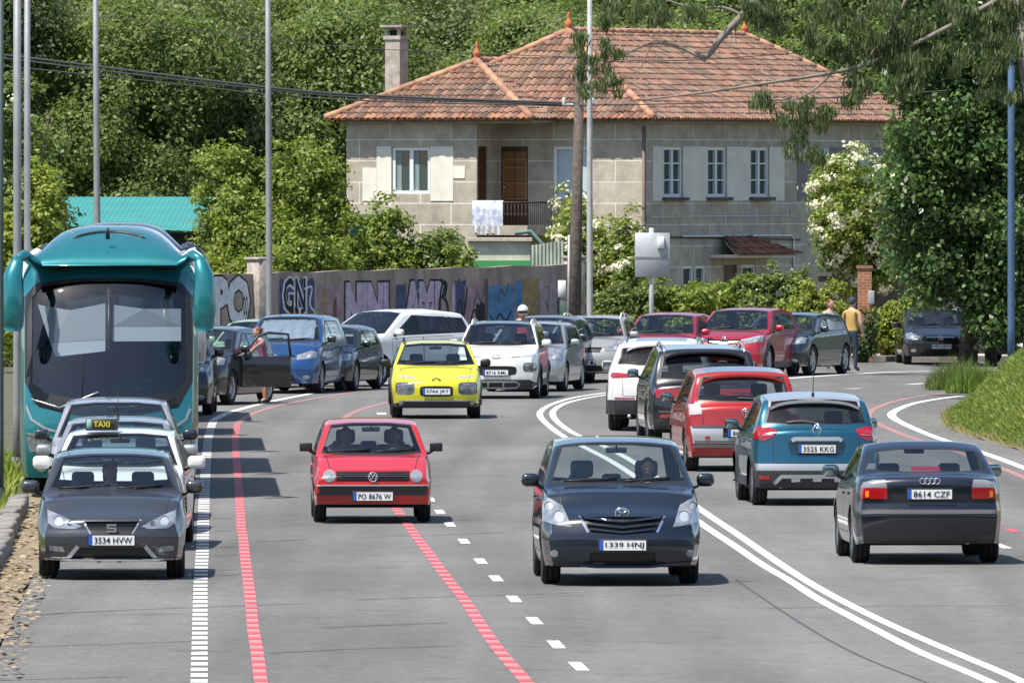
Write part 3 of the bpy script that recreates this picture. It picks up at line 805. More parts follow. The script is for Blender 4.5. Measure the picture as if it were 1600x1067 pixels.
def spec_cactus():
    L = 4.16; sp = base(L, 1.73, 1.48, .84, 2.595, .32, P_YEL, .78, 1.0, .98, 1.62, 3.55, 4.04, 1.0, pf=.90, clad=.07, sill=.24)
    sp.update(nose=[(.15,.12),(.28,.03),(.45,0),(.6,.0),(.72,.04),(.80,.10),(.95,.2)], plate='5766 JRT', plz=.52, emb=('chevrons', .18, .73, False, M_black), rails=(1.75, 3.5, M_black, .07), mmat=M_black, hmat=M_black, rim='7')
    sp['feat'] = [('headlight', 'F', ngon(.60,.575,.185,.125,16,4), M_dlens, dict(depth=-.012, mir=True, wall=M_black)),
        ('day_light', 'F', [(.41,.765),(.70,.80),(.755,.835),(.42,.795)], M_refl, dict(depth=.004, mir=True)),
        ('plate_recess', 'F', ngon(0,.525,.32,.10,16,6), M_black, dict(depth=-.012, wall=M_black)),
        ('fog_light', 'F', ngon(.68,.30,.045), M_wlens, dict(depth=.004, mir=True, wall=M_black)),
        ('x', 'F', [(-.62,.10),(.62,.10),(.84,.27),(.66,.34),(-.66,.34),(-.84,.27)], M_trim, dict(body=True))] + std_rear(1.73, .95, .3) + gaps(L, 1.73, .78, 1.0, .98)
    sp['bands'] = [('bumper_trim', [[(-.60,.345),(.60,.345)]], .028, M_silverpl, dict(proud=.012))]
    return sp
def spec_aircross():
    L = 4.15; sp = base(L, 1.76, 1.61, .85, 2.60, .34, P_WHITE, .93, 1.10, .92, 1.55, 3.55, 4.02, 1.05, pf=.88, clad=.06, sill=.27, fl=.2, tum=.32)
    sp.update(nose=[(.15,.12),(.28,.03),(.45,0),(.7,.0),(.85,.03),(.92,.08),(1.05,.2)], plate='8716 KML', plz=.545, emb=('chevrons', .18, .88, False), rails=(1.75, 3.5, P_WHITE, .06), rim='5', gls=GL_D, wm=.06)
    roof = ('x', 'T', [(-.62, 1.5 - L/2), (.62, 1.5 - L/2), (.60, 3.6 - L/2), (-.60, 3.6 - L/2)], P_BLACK, dict(body=True))
    sp['feat'] = [('headlight', 'F', ngon(.70,.66,.135,.095,14,4), M_dlens, dict(depth=.004, mir=True, wall=M_black)),
        ('day_light', 'F', [(.50,.85),(.80,.875),(.80,.935),(.52,.895)], M_refl, dict(depth=.004, mir=True)),
        ('grille', 'F', ngon(0,.585,.44,.10,16,5), M_black, dict(depth=-.015)),
        ('lower_grille', 'F', [(-.62,.29),(.62,.29),(.66,.345),(.60,.385),(-.60,.385),(-.66,.345)], M_black, dict(body=True)),
        ('x', 'F', [(-.66,.13),(.66,.13),(.86,.32),(.7,.40),(-.7,.40),(-.86,.32)], M_trim, dict(body=True)), roof] + std_rear(1.76, .98, .3) + gaps(L, 1.76, .93, 1.1, .92)
    sp['bands'] = [('trim_or_highlight', [[(-.50,.87),(0,.845),(.50,.87)]], .022, M_black, dict(proud=.004)),
        ('skid_plate', [[(-.50,.30),(-.42,.225),(.42,.225),(.50,.30),(.42,.355),(-.42,.355),(-.50,.30)],[(-.16,.225),(-.16,.355)],[(.16,.225),(.16,.355)]], .03, M_silverpl, dict(proud=.02))]
    return sp
def spec_audi():
    L = 4.55; sp = base(L, 1.77, 1.43, .93, 2.65, .325, P_NAVY, .72, .97, 1.18, 1.95, 3.30, 3.95, 1.07, kind='sedan', pf=.88, pr=.90, tum=.40, pC=3.25, bz=(.93, .97), pillar=P_NAVY)
    sp.update(rg=(1.085, 1.335), tail=[(.2,.10),(.3,.03),(.5,0),(.64,.0),(.67,.05),(.9,.05),(1.0,.06)], bowr=.16, rr=.5, rplate='8614 CZF', rplz=.83, emb=('rings', .24, .985, True), rim='7', rl=.25, mmat=P_NAVY, exhaust=[-.45], tsm=.14)
    sp['feat'] = [('tail_light', 'B', [(.50,.775),(.80,.775),(.80,.903),(.50,.903)], M_redl, dict(depth=.005, mir=True, wall=M_redd)),
        ('tail_light_glare', 'B', [(.50,.905),(.80,.905),(.77,.965),(.66,.995),(.52,1.0)], mat('glare_lens_grey', (.20,.20,.22), .15, 0, 1), dict(depth=.005, mir=True, wall=M_redd)),  # top of the tail lamp, sun glare painted in as pale grey
        ('x', 'B', [(-.78,.36),(.78,.36),(.78,.372),(-.78,.372)], M_black, dict(body=True)),
        ('x', 'B', [(-.80,.695),(.80,.695),(.80,.707),(-.80,.707)], M_black, dict(body=True)),
        ('x', 'B', [(-.5,.758),(.5,.758),(.47,.90),(-.47,.90)], paint('navy_recess', (.006,.008,.016), .3), dict(depth=-.02)),
        ('x', 'B', [(-.7,.18),(.7,.18),(.7,.27),(-.7,.27)], M_trim, dict(body=True))] + std_front(1.77, .72) + gaps(L, 1.77, .72, .97, 1.18)
    sp['bands'] = [('indicator', [[(.715,.83),(.755,.83)],[(-.755,.83),(-.715,.83)]], .075, M_org, dict(rear=True, proud=.012)),
        ('bumper_strip', [[(-.80,.62),(-.6,.625),(.6,.625),(.80,.62)]], .05, P_NAVY, dict(rear=True, proud=.02)),
        ('rear_diffuser', [[(-.6,.25),(.6,.25)]], .05, M_black, dict(rear=True, proud=.01)),
        ('brake_light', [[(-.17,1.115),(.17,1.115)]], .05, M_redl, dict(rear=True, proud=-.02, th=.05))]
    return sp
def spec_captur():
    L = 4.12; sp = base(L, 1.78, 1.566, .86, 2.606, .335, P_TEAL, .86, 1.05, .98, 1.65, 3.52, 3.98, 1.09, pf=.88, pr=.92, clad=.06, sill=.26, tum=.36, bz=(.98,1.05))
    sp.update(rg=(1.135, 1.475), tail=[(.2,.10),(.3,.03),(.52,0),(.6,.03),(.75,.06),(1.1,.10)], bowr=.16, rplate='3525 KKG', rplz=.79, emb=('diamond', .15, 1.055, True), rim='5', rl=.24, mmat=P_BLACK, antenna=3.35, glr=GL_D, exhaust=[.5], spoiler=(1.24,.0,.16,P_LGREY))
    roof = ('x', 'T', [(-.66, 1.45 - L/2), (.66, 1.45 - L/2), (.64, 3.62 - L/2), (-.64, 3.62 - L/2)], P_LGREY, dict(body=True))
    sp['feat'] = [('tail_light', 'B', [(.545,1.045),(.60,.96),(.73,.90),(.85,.93),(.87,1.03),(.80,1.10),(.65,1.09)], M_redl, dict(depth=.008, mir=True, wall=M_redd)),
        ('x', 'B', [(-.36,.70),(.36,.70),(.40,.88),(-.40,.88)], paint('petrol_recess', (.002,.03,.05), .3), dict(depth=-.02)),
        ('x', 'B', [(-.84,.49),(.84,.49),(.86,.585),(-.86,.585)], M_silverpl, dict(body=True)),
        ('x', 'B', [(-.9,.18),(.9,.18),(.88,.488),(-.88,.488)], M_trim, dict(body=True)),
        ('reflector', 'B', [(.66,.36),(.80,.37),(.80,.42),(.66,.41)], M_redl, dict(depth=.006, mir=True)), roof] + tailgate(.60, .60, .89) + std_front(1.78, .84) + gaps(L, 1.78, .86, 1.05, .98)
    sp['bands'] = [('tail_light_inner', [[(.62,1.01),(.76,1.0)],[(-.76,1.0),(-.62,1.01)]], .045, M_refl, dict(rear=True, proud=.014)),
        ('trim_or_highlight', [[(-.35,.905),(-.31,.93),(.31,.93),(.35,.905)]], .055, M_silverpl, dict(rear=True, proud=.025)),
        ('skid_plate', [[(-.60,.30),(-.50,.405),(.50,.405),(.60,.30)],[(-.36,.35),(-.24,.36)],[(.24,.36),(.36,.35)],[(-.06,.36),(.06,.36)]], .05, M_silverpl, dict(rear=True, proud=.02)),
        ('rear_wiper', [[(.0,1.155),(.18,1.185),(.40,1.165)]], .022, M_black, dict(rear=True, proud=.03))]
    return sp
def spec_scenic():
    L = 4.26; sp = base(L, 1.81, 1.62, .85, 2.685, .32, P_RED2, .86, 1.10, .95, 1.75, 3.75, 4.12, 1.06, pf=.88, pr=.93, tum=.32, bz=(1.0, 1.04), pillar=P_RED2)
    sp.update(rg=(1.10, 1.49), tail=[(.2,.10),(.3,.02),(.6,0),(.68,.03),(.8,.05),(1.1,.08)], bowr=.13, rplate='8653 DXB', rplz=.60, emb=('diamond', .12, .92, True), rim='7', rl=.22, mmat=P_BLACK, spoiler=(1.26,.0,.10,P_RED2))
    roof = ('x', 'T', [(-.58, 1.9 - L/2), (.58, 1.9 - L/2), (.56, 3.70 - L/2), (-.56, 3.70 - L/2)], P_BLACK, dict(body=True))
    sp['feat'] = [('tail_light', 'B', [(.66,.90),(.84,.88),(.85,1.05),(.68,1.04)], mat('glare_lens', (.62,.50,.50), .1, .1, 1), dict(depth=.006, mir=True, wall=M_redd)),  # lens colour whitened to paint in the sun glare
        ('rear_light', 'B', [(.72,1.06),(.85,1.07),(.76,1.36),(.70,1.36)], M_redl, dict(depth=.006, mir=True, wall=M_redd)),
        ('plate_recess', 'B', [(-.34,.53),(.34,.53),(.34,.68),(-.34,.68)], M_trim, dict(depth=-.03)),
        ('bumper_panel', 'B', [(-.80,.44),(.80,.44),(.84,.70),(-.84,.70)], M_silverpl, dict(depth=.012)),
        ('x', 'B', [(-.8,.18),(.8,.18),(.8,.245),(-.8,.245)], M_trim, dict(body=True)), roof] + tailgate(.64, .72, .86) + std_front(1.81, .86)
    sp['bands'] = [('bumper_strip', [[(-.78,.47),(.78,.47)],[(-.82,.705),(.82,.705)]], .022, P_SILVER, dict(rear=True, proud=.028)),
        ('bumper_lip', [[(-.84,.40),(.84,.40)]], .05, P_RED2, dict(rear=True, proud=.02)),
        ('rear_wiper', [[(-.25,1.135),(.08,1.15)]], .022, M_black, dict(rear=True, proud=.03)),
        ('reflector', [[(-.62,.53),(-.55,.53)],[(.55,.53),(.62,.53)]], .05, M_redl, dict(rear=True, proud=.022))]
    return sp
def spec_bigsuv():
    L = 5.05; sp = base(L, 1.97, 1.72, .90, 2.99, .385, P_BLACK, 1.0, 1.18, 1.15, 1.95, 4.40, 4.90, 1.08, pf=.9, pr=.92, tum=.34, bz=(1.08, 1.12), quarter=4.45, pC=3.75, sill=.28)
    sp.update(rg=(1.13, 1.56), tail=[(.2,.10),(.35,.02),(.6,0),(.8,.02),(1.1,.08)], bowr=.16, rails=(2.0, 4.4, P_SILVER, .06), rim='10', rl=.28, mmat=M_trim, gls2=GL_D, glr=GL_D, tw=.25, emb=('rings', .26, 1.02, True), spoiler=(1.36,.0,.24,P_BLACK))
    sp['feat'] = [('tail_light', 'B', [(.20,.84),(.86,.82),(.88,.97),(.22,.97)], M_redl, dict(depth=.006, mir=True, wall=M_redd)),
        ('x', 'B', [(-.9,.2),(.9,.2),(.9,.38),(-.9,.38)], M_trim, dict(body=True))] + tailgate(.74, .64, .80) + std_front(1.97, .95, .28)
    sp['bands'] = [('reflector', [[(-.80,.51),(-.40,.51)],[(.40,.51),(.80,.51)]], .055, M_redl, dict(rear=True, proud=.012)),
        ('bumper_trim', [[(-.82,.585),(.82,.585)],[(-.6,.33),(.6,.33)]], .03, P_SILVER, dict(rear=True, proud=.014)),
        ]
    return sp
def spec_whitesuv():
    L = 4.85; sp = base(L, 1.94, 1.68, .90, 2.90, .385, P_WHITE, .98, 1.12, 1.2, 1.95, 4.15, 4.72, 1.14, pf=.88, pr=.86, tum=.40, bz=(1.05, 1.12), sill=.30, clad=.05, quarter=4.15, pC=3.6)
    sp.update(rg=(1.20, 1.52), tail=[(.2,.12),(.4,.03),(.62,0),(.8,.0),(1.0,.05),(1.2,.14)], bowr=.26, rails=(2.0, 4.0, P_SILVER, .04), rim='5', rl=.30, gls2=GL_D, glr=GL_D, tw=.26, exhaust=[-.55, .55], spoiler=(1.2,.0,.22,P_WHITE))
    roof = ('x', 'T', [(-.46, 1.9 - L/2), (.46, 1.9 - L/2), (.46, 3.9 - L/2), (-.46, 3.9 - L/2)], P_BLACK, dict(body=True))
    sp['feat'] = [('tail_light', 'B', [(.38,.985),(.86,.96),(.90,1.0),(.86,1.06),(.40,1.045)], M_redl, dict(depth=.008, mir=True, wall=M_redd)),
        ('x', 'B', [(-1.,.18),(1.,.18),(.97,.565),(-.97,.565)], M_trim, dict(body=True)), roof] + tailgate(.66, .64, .95) + std_front(1.94, .95, .28)
    sp['bands'] = [('reflector', [[(-.82,.60),(-.45,.60)],[(.45,.60),(.82,.60)]], .022, M_redl, dict(rear=True, proud=.012)),]
    return sp
# ------------------------------------------------------------ coaches
P_COACH = paint('coach_teal', (.011, .180, .200), .45, .3)
M_shade = mat('sun_blind', (.17, .19, .20), .7)
def coach(label, loc, rz, pnt, group=None, L=12.3, H0=3.45, hump=True, name='coach'):
    W = 2.55
    sp = dict(L=L, W=W, H=H0, fo=2.75, wb=L*.5, R=.50, paint=pnt, step=.12, n2=6, gap=.06, sill=.32, fl=.30, rl=.34, tw=.3,
        top=[(0, H0-.50), (.12, H0-.28), (.45, H0-.09), (1.2, H0), (L-.3, H0), (L, H0-.12)], belt=[(0, H0-.66), (.4, H0-.38), (1.2, H0-.26), (L, H0-.3)],
        side=[(.3,.965),(.6,.99),(1.0,1.0),(2.0,1.0),(H0-.6,.985)], beltf=.965, tum=.5, crown=.10, pf=.93, pr=.96, bowf=.30, bowr=.08, fr=1.5,
        nose=[(.3,.12),(.5,.03),(.9,0),(1.25,.03),(1.6,.12),(2.2,.34),(2.8,.62),(3.2,.78)], tail=[(.3,.08),(.6,0),(3.3,.12)], rr=.9)
    S = Shell(sp); root = thing(name, label, 'coach', loc, rz, group)
    S.feature('windscreen', 'F', [(-1.10,1.66),(-.9,1.50),(-.4,1.42),(.4,1.42),(.9,1.50),(1.10,1.66),(1.10,H0-.58),(.95,H0-.42),(.4,H0-.35),(-.4,H0-.35),(-.95,H0-.42),(-1.10,H0-.58)], glass('coach_glass', (.80,.86,.9), 1.8), -.01, wall=M_black)
    S.feature('x', 'F', [(-1.20,1.66),(-1.0,1.30),(-.4,1.18),(.4,1.18),(1.0,1.30),(1.20,1.66),(1.21,H0-.58),(1.04,H0-.38),(.4,H0-.31),(-.4,H0-.31),(-1.04,H0-.38),(-1.21,H0-.58)], M_black, body=True)
    S.feature('headlight', 'F', [(.76,.72),(1.12,.66),(1.17,.87),(1.12,.90),(.78,.80)], M_dlens, .008, mir=True, wall=M_chrome)
    S.feature('fog_light', 'F', ngon(.96,.47,.085), M_wlens, .01, mir=True, wall=M_chrome)
    S.feature('grille', 'F', [(-.55,.40),(.55,.40),(.60,.55),(-.60,.55)], M_black, -.02)
    n = max(2, int((L - 2.6) / 1.6)); w = (L - 2.4) / n
    for vw in 'LR':
        for k in range(n):
            a = 1.5 + k * w; S.feature('side_window', vw, [(a - L/2, 1.62), (a + w - .05 - L/2, 1.62), (a + w - .05 - L/2, H0 - .55), (a - L/2 + (.25 if k == 0 else 0), H0 - .55)], glass('coach_side', (.05,.06,.07), 1.5), -.005, wall=M_black)
        S.feature('x', vw, [(1.3 - L/2, 1.55), (L - .8 - L/2, 1.55), (L - .8 - L/2, H0 - .5), (1.6 - L/2, H0 - .5)], M_black, body=True)
        for k in range(3):
            a = S.ax[0] + .75 + k * (L*.5 - 1.5) / 3; S.feature('luggage_hatch', vw, [(a + .02 - L/2, .42), (a + (L*.5-1.5)/3 - .02 - L/2, .42), (a + (L*.5-1.5)/3 - .02 - L/2, 1.35), (a + .02 - L/2, 1.35)], pnt, .004, wall=M_black)
    S.feature('rear_window', 'B', [(-.9,1.9),(.9,1.9),(.9,2.8),(-.9,2.8)], GL_D, -.005, wall=M_black)
    S.feature('tail_light', 'B', [(.95,.9),(1.15,.9),(1.15,1.5),(.95,1.5)], M_redl, .01, mir=True)
    S.finish(root)
    for a in S.ax:
        for sd in (1, -1): wheel(.5, .29, '10', root, (sd * 1.085, a - L/2, .5), sd)
    mb = MB(); mb.box((-1.15, -L/2+.5, .34), (1.15, -L/2+2.1, .55)); mb.box((-1.15, -L/2+3.4, .34), (1.15, L/2-.4, .55)); mb.box((-.85, -L/2+2.1, .34), (.85, -L/2+3.4, .6))
    for a in S.ax:
        for sd in (1, -1):
            V = []; F = []
            for k in range(13):
                t = math.pi * k / 12; V += [(sd*1.24, a - L/2 - .56*math.cos(t), .5 + .56*math.sin(t)), (sd*.8, a - L/2 - .56*math.cos(t), .5 + .56*math.sin(t))]
            for k in range(12): F.append((2*k, 2*k+1, 2*k+3, 2*k+2))
            mb.add(V, F, 0)
    mb.build('underbody', M_under, root)
    # roof dome with its air slot
    if hump:
        st = [(.74,1.15,-.12),(.86,1.12,.0),(1.0,1.08,.09),(1.2,1.03,.18),(1.45,.97,.28),(1.75,.91,.37),(2.1,.86,.425),(2.6,.82,.44),(3.6,.80,.42),(4.2,.76,.28),(4.6,.70,.06)]
        V = []; F = []; n = 24
        for u, hw, hz in st:
            for k in range(n + 1):
                t = math.pi * k / n; c, q = math.cos(t), math.sin(t)
                V.append((hw * math.copysign(abs(c) ** .62, c) * (1 + .05 * (1 - abs(q))), u - L/2, H0 - .13 + (hz + .13) * q ** .6))
        for i in range(len(st) - 1):
            for k in range(n): F.append((i*(n+1)+k, (i+1)*(n+1)+k, (i+1)*(n+1)+k+1, i*(n+1)+k+1))
        F.append(tuple(range(n + 1))); mb = MB(); mb.add(V, F, 0, True); bmv = BVHTree.FromPolygons([Vector(v) for v in V], F)
        o = mb.build('roof_fairing', pnt, root)
        mb = MB()
        for k in range(20):
            pass
        pts = []
        for k in range(21):
            x = -.52 + 1.04 * k / 20; z = H0 + .345 - .09 * (x / .52) ** 2; h = bmv.ray_cast(Vector((x, -20, z)), Vector((0, 1, 0))); pts.append((x, (h[0].y if h[0] else -L/2 + 1.2) - .012, z))
        mb.tube(pts, [.004] + [.024] * 19 + [.004], 0, 6); mb.build('air_slot', M_black, o)
        for sg, nm in ((1, 0), (-1, 0)):
            mb = MB(); x0, x1 = sg*.62, sg*.88; pts = []
            for k in range(6):
                x = x0 + (x1-x0)*k/5; pts.append((x, S.fy(x, H0 - .19) - .01, H0 - .19 - .02 * k/5))
            mb.tube(pts, .018, 0, 5); mb.build('marker_light', M_black, root)
        mb = MB(); mb.tube([(-.02, -L/2 + 1.05, H0 + .25), (-.02, -L/2 + 1.0, H0 + .40)], [.035, .02], 0, 6); mb.build('antenna', M_black, root)
    # mirrors hung like ears from the roof corners
    for sg in (1, -1):
        prof = [(H0+.02, .02, .03), (H0-.08, .10, .09), (H0-.25, .135, .14), (H0-.5, .155, .16), (H0-.78, .165, .16), (H0-.98, .15, .14), (H0-1.06, .11, .09)]
        V = []; F = []; n = 14
        for z, rx, ry in prof:
            for k in range(n):
                t = 2*math.pi*k/n; V.append((sg*(1.36 - .05*(H0 - z < .15)) + rx*math.copysign(abs(math.cos(t))**.8, math.cos(t)), -L/2 - .02 + .25*max(0, (z - H0 + .4)) + ry*math.copysign(abs(math.sin(t))**.8, math.sin(t)), z))
        for i in range(len(prof)-1):
            for k in range(n): F.append((i*n+k, i*n+(k+1)%n, (i+1)*n+(k+1)%n, (i+1)*n+k)[::-1])
        F += [tuple(range(n)), tuple(range((len(prof)-1)*n, len(prof)*n))]
        mb = MB(); mb.add(V, F, 0, True); mb.tube([(sg*1.05, -L/2+.75, H0-.1), (sg*1.2, -L/2+.3, H0+.02), (sg*1.33, -L/2+.08, H0-.06)], [.09,.08,.06], 0, 8)
        o = mb.build('side_mirror', pnt, root); mb = MB(); mb.rbox((sg*1.36, -L/2+.155, H0-.62), (.28, .02, .62), .01, 0); mb.build('mirror_glass', M_mirg, o)
    # inside: blinds, dashboard, wheel, wipers
    def inner(x, z, d=.10): return (x, S.fy(x, z) + d, z) if False else (x, float(np.interp(z, [1.4, 2.2, 2.8, 3.2], [.10, .36, .64, .82])) - L/2 + .32*min(1, abs(x)/1.25)**2.6 + d, z)
    for pts, m in (([(-1.02,2.76),(-.55,2.68),(-.05,2.78),(-.05,2.26),(-.84,2.22)], M_shade), ([(-.84,2.215),(-.05,2.255),(-.05,2.10),(-.76,2.02)], mat('sun_blind_pale', (.26,.28,.30), .7)),
                   ([(.05,2.76),(.5,2.70),(1.03,2.70),(1.03,2.45),(.05,2.45)], M_shade), ([(.05,2.445),(1.03,2.445),(1.03,2.24),(.05,2.24)], mat('sun_blind_pale', (.26,.28,.30), .7))):
        mb = MB(); k = len(pts); mb.add([inner(*p) for p in pts] + [inner(*p, d=.115) for p in pts], [tuple(range(k)), tuple(range(k, 2*k))[::-1]] + [(i, (i+1)%k, (i+1)%k+k, i+k) for i in range(k)], 0)
        mb.build('sun_blind', m, root)
    mb = MB(); mb.tube([inner(0, 2.05, .02), inner(0, 2.5, .02), inner(0, 3.0, .02)], .03, 0, 6); mb.build('windscreen_divider', M_black, root)
    mb = MB(); mb.rbox((0, -L/2 + .85, 1.25), (2.2, .9, .35), .12, 0); mb.box((-1.2, -L/2+.9, .9), (1.2, -L/2+5, 1.0)); mb.build('dashboard', M_trim, root)
    mb = MB(); T = Matrix.Translation((.62, -L/2 + 1.05, 1.55)) @ Matrix.Rotation(R(-35), 4, 'X')
    mb.tube([T @ Vector((.24*math.cos(t*math.pi/10), .24*math.sin(t*math.pi/10), 0)) for t in range(21)], .018, 0, 6, False); mb.tube([T @ Vector((-.23,0,0)), T @ Vector((.23,0,0))], .02, 0, 6); mb.tube([T @ Vector((0,0,0)), T @ Vector((0,0,-.4))], .04, 0, 6)
    mb.build('steering_wheel', M_black, root)
    for x in (-.75, -.28, .28, .75):
        mb = MB(); mb.rbox((x, -L/2 + 2.4, 1.75), (.44, .15, .85), .06, 0); mb.rbox((x, -L/2 + 2.2, 1.35), (.44, .5, .14), .05, 0); mb.build('seat', mat('coach_seat', (.03,.05,.08), .8), root)
    for a, b in (((-.70, 1.30), (-.15, 1.52)), ((-.70, 1.30), (-1.1, 1.42)), ((.25, 1.30), (.95, 1.42))):
        mb = MB(); pts = [(a[0]+(b[0]-a[0])*k/6, a[1]+(b[1]-a[1])*k/6) for k in range(7)]; mb.tube([(x, S.fy(x, z) - .035, z) for x, z in pts], .014, 0, 5); mb.build('wiper', M_silverpl if a[0] < 0 else M_black, root)
    for sg in (1, -1):
        mb = MB(); S.band(mb, [(sg*1.19, 1.35), (sg*1.10, 1.13), (sg*.9, 1.0), (sg*.62, .93)], .035, proud=.012); mb.build('trim_or_highlight', P_SILVER, root)  # silver band paints the highlight along the crease below the windscreen
        mb = MB(); S.band(mb, [(sg*.72, .83), (sg*.80, .86), (sg*1.17, .93)], .03, proud=.016); mb.build('headlight_trim', M_chrome, root)
    plate(root, S, 0, .72, '', False)
    return root

# ------------------------------------------------------------ people
M_skin = mat('skin', (.42, .24, .16), .55); M_hairD = mat('dark_hair', (.012, .009, .008), .6)
def capsule_body(joints, edges, mats, mfun, head, root, scale=1.0):
    """continuous skinned body. joints: name -> (xyz, r); edges: pairs; mfun(co) -> material index"""
    names = list(joints); me = bpy.data.meshes.new('b'); me.from_pydata([joints[n][0] for n in names], [(names.index(a), names.index(b)) for a, b in edges], [])
    o = bpy.data.objects.new('b', me); C.objects.link(o)
    sk = o.modifiers.new('s', 'SKIN'); sk.use_smooth_shade = True
    dat = me.skin_vertices[0].data if me.skin_vertices else None
    if dat is None:
        return None
    for i, n in enumerate(names):
        r = joints[n][1]; dat[i].radius = r if isinstance(r, tuple) else (r, r)
    dat[0].use_root = True
    sb = o.modifiers.new('ss', 'SUBSURF'); sb.levels = 2; sb.render_levels = 2
    bpy.context.view_layer.update(); dg = bpy.context.evaluated_depsgraph_get()
    em = bpy.data.meshes.new_from_object(o.evaluated_get(dg)); bpy.data.objects.remove(o); bpy.data.meshes.remove(me)
    mb = MB(); fs = [tuple(p.vertices) for p in em.polygons]; vs = [v.co.copy() for v in em.vertices]; bpy.data.meshes.remove(em)
    mb.add(vs, fs, 0, True)
    for i, f in enumerate(fs):
        c = sum((vs[k] for k in f), Vector()) / len(f); mb.m[i] = mfun(c)
    return mb
def head_on(mb, c, yaw, ms=0, pitch=0):
    """a head with nose, ears, brow, eyes; faces local -Y before yaw; ms skin index, ms+? eyes dark index 3"""
    T = Matrix.Translation(c) @ Matrix.Rotation(yaw, 4, 'Z') @ Matrix.Rotation(pitch, 4, 'X')
    mb.ell((0, 0, 0), (.077, .098, .118), ms, T, 16, 12); mb.ell((0, -.02, -.055), (.058, .072, .065), ms, T)
    mb.add([T @ Vector(v) for v in ((-.016,-.092,-.02),(.016,-.092,-.02),(0,-.122,-.018),(0,-.094,.028))], [(0,1,2),(0,2,3),(1,3,2)], ms)
    for s in (1, -1):
        mb.ell((s*.079, .005, -.005), (.012, .022, .034), ms, T, 8, 6); mb.ell((s*.03, -.086, .022), (.013, .010, .007), 3, T, 8, 6)
    mb.box((-.024, -.089, -.060), (.024, -.083, -.052), 3, T)
    return T
def hand(mb, wrist, direction, palmn, ms=0, curl=.5):
    """palm, four unequal bent fingers and a thumb"""
    d = Vector(direction).normalized(); n = Vector(palmn); n = (n - d * n.dot(d)).normalized(); s_ = d.cross(n)
    w = Vector(wrist)
    mb.tube([w, w + d*.04, w + d*.085], [.026, .038, .036], ms, 8)
    for k, (o, ln) in enumerate(((-.028,.066),(-.009,.076),(.010,.070),(.028,.054))):
        a = w + d*.08 + s_*o; b = a + (d*math.cos(curl*.5) + n*math.sin(curl*.5))*ln*.55; c = b + (d*math.cos(curl*1.5) + n*math.sin(curl*1.5))*ln*.5
        mb.tube([a, b, c], [.0095, .0085, .006], ms, 6)
    a = w + d*.03 - s_*.034; b = a - s_*.028 + d*.022 + n*.012; mb.tube([a, b, b + d*.03 + n*.01], [.012, .010, .007], ms, 6)

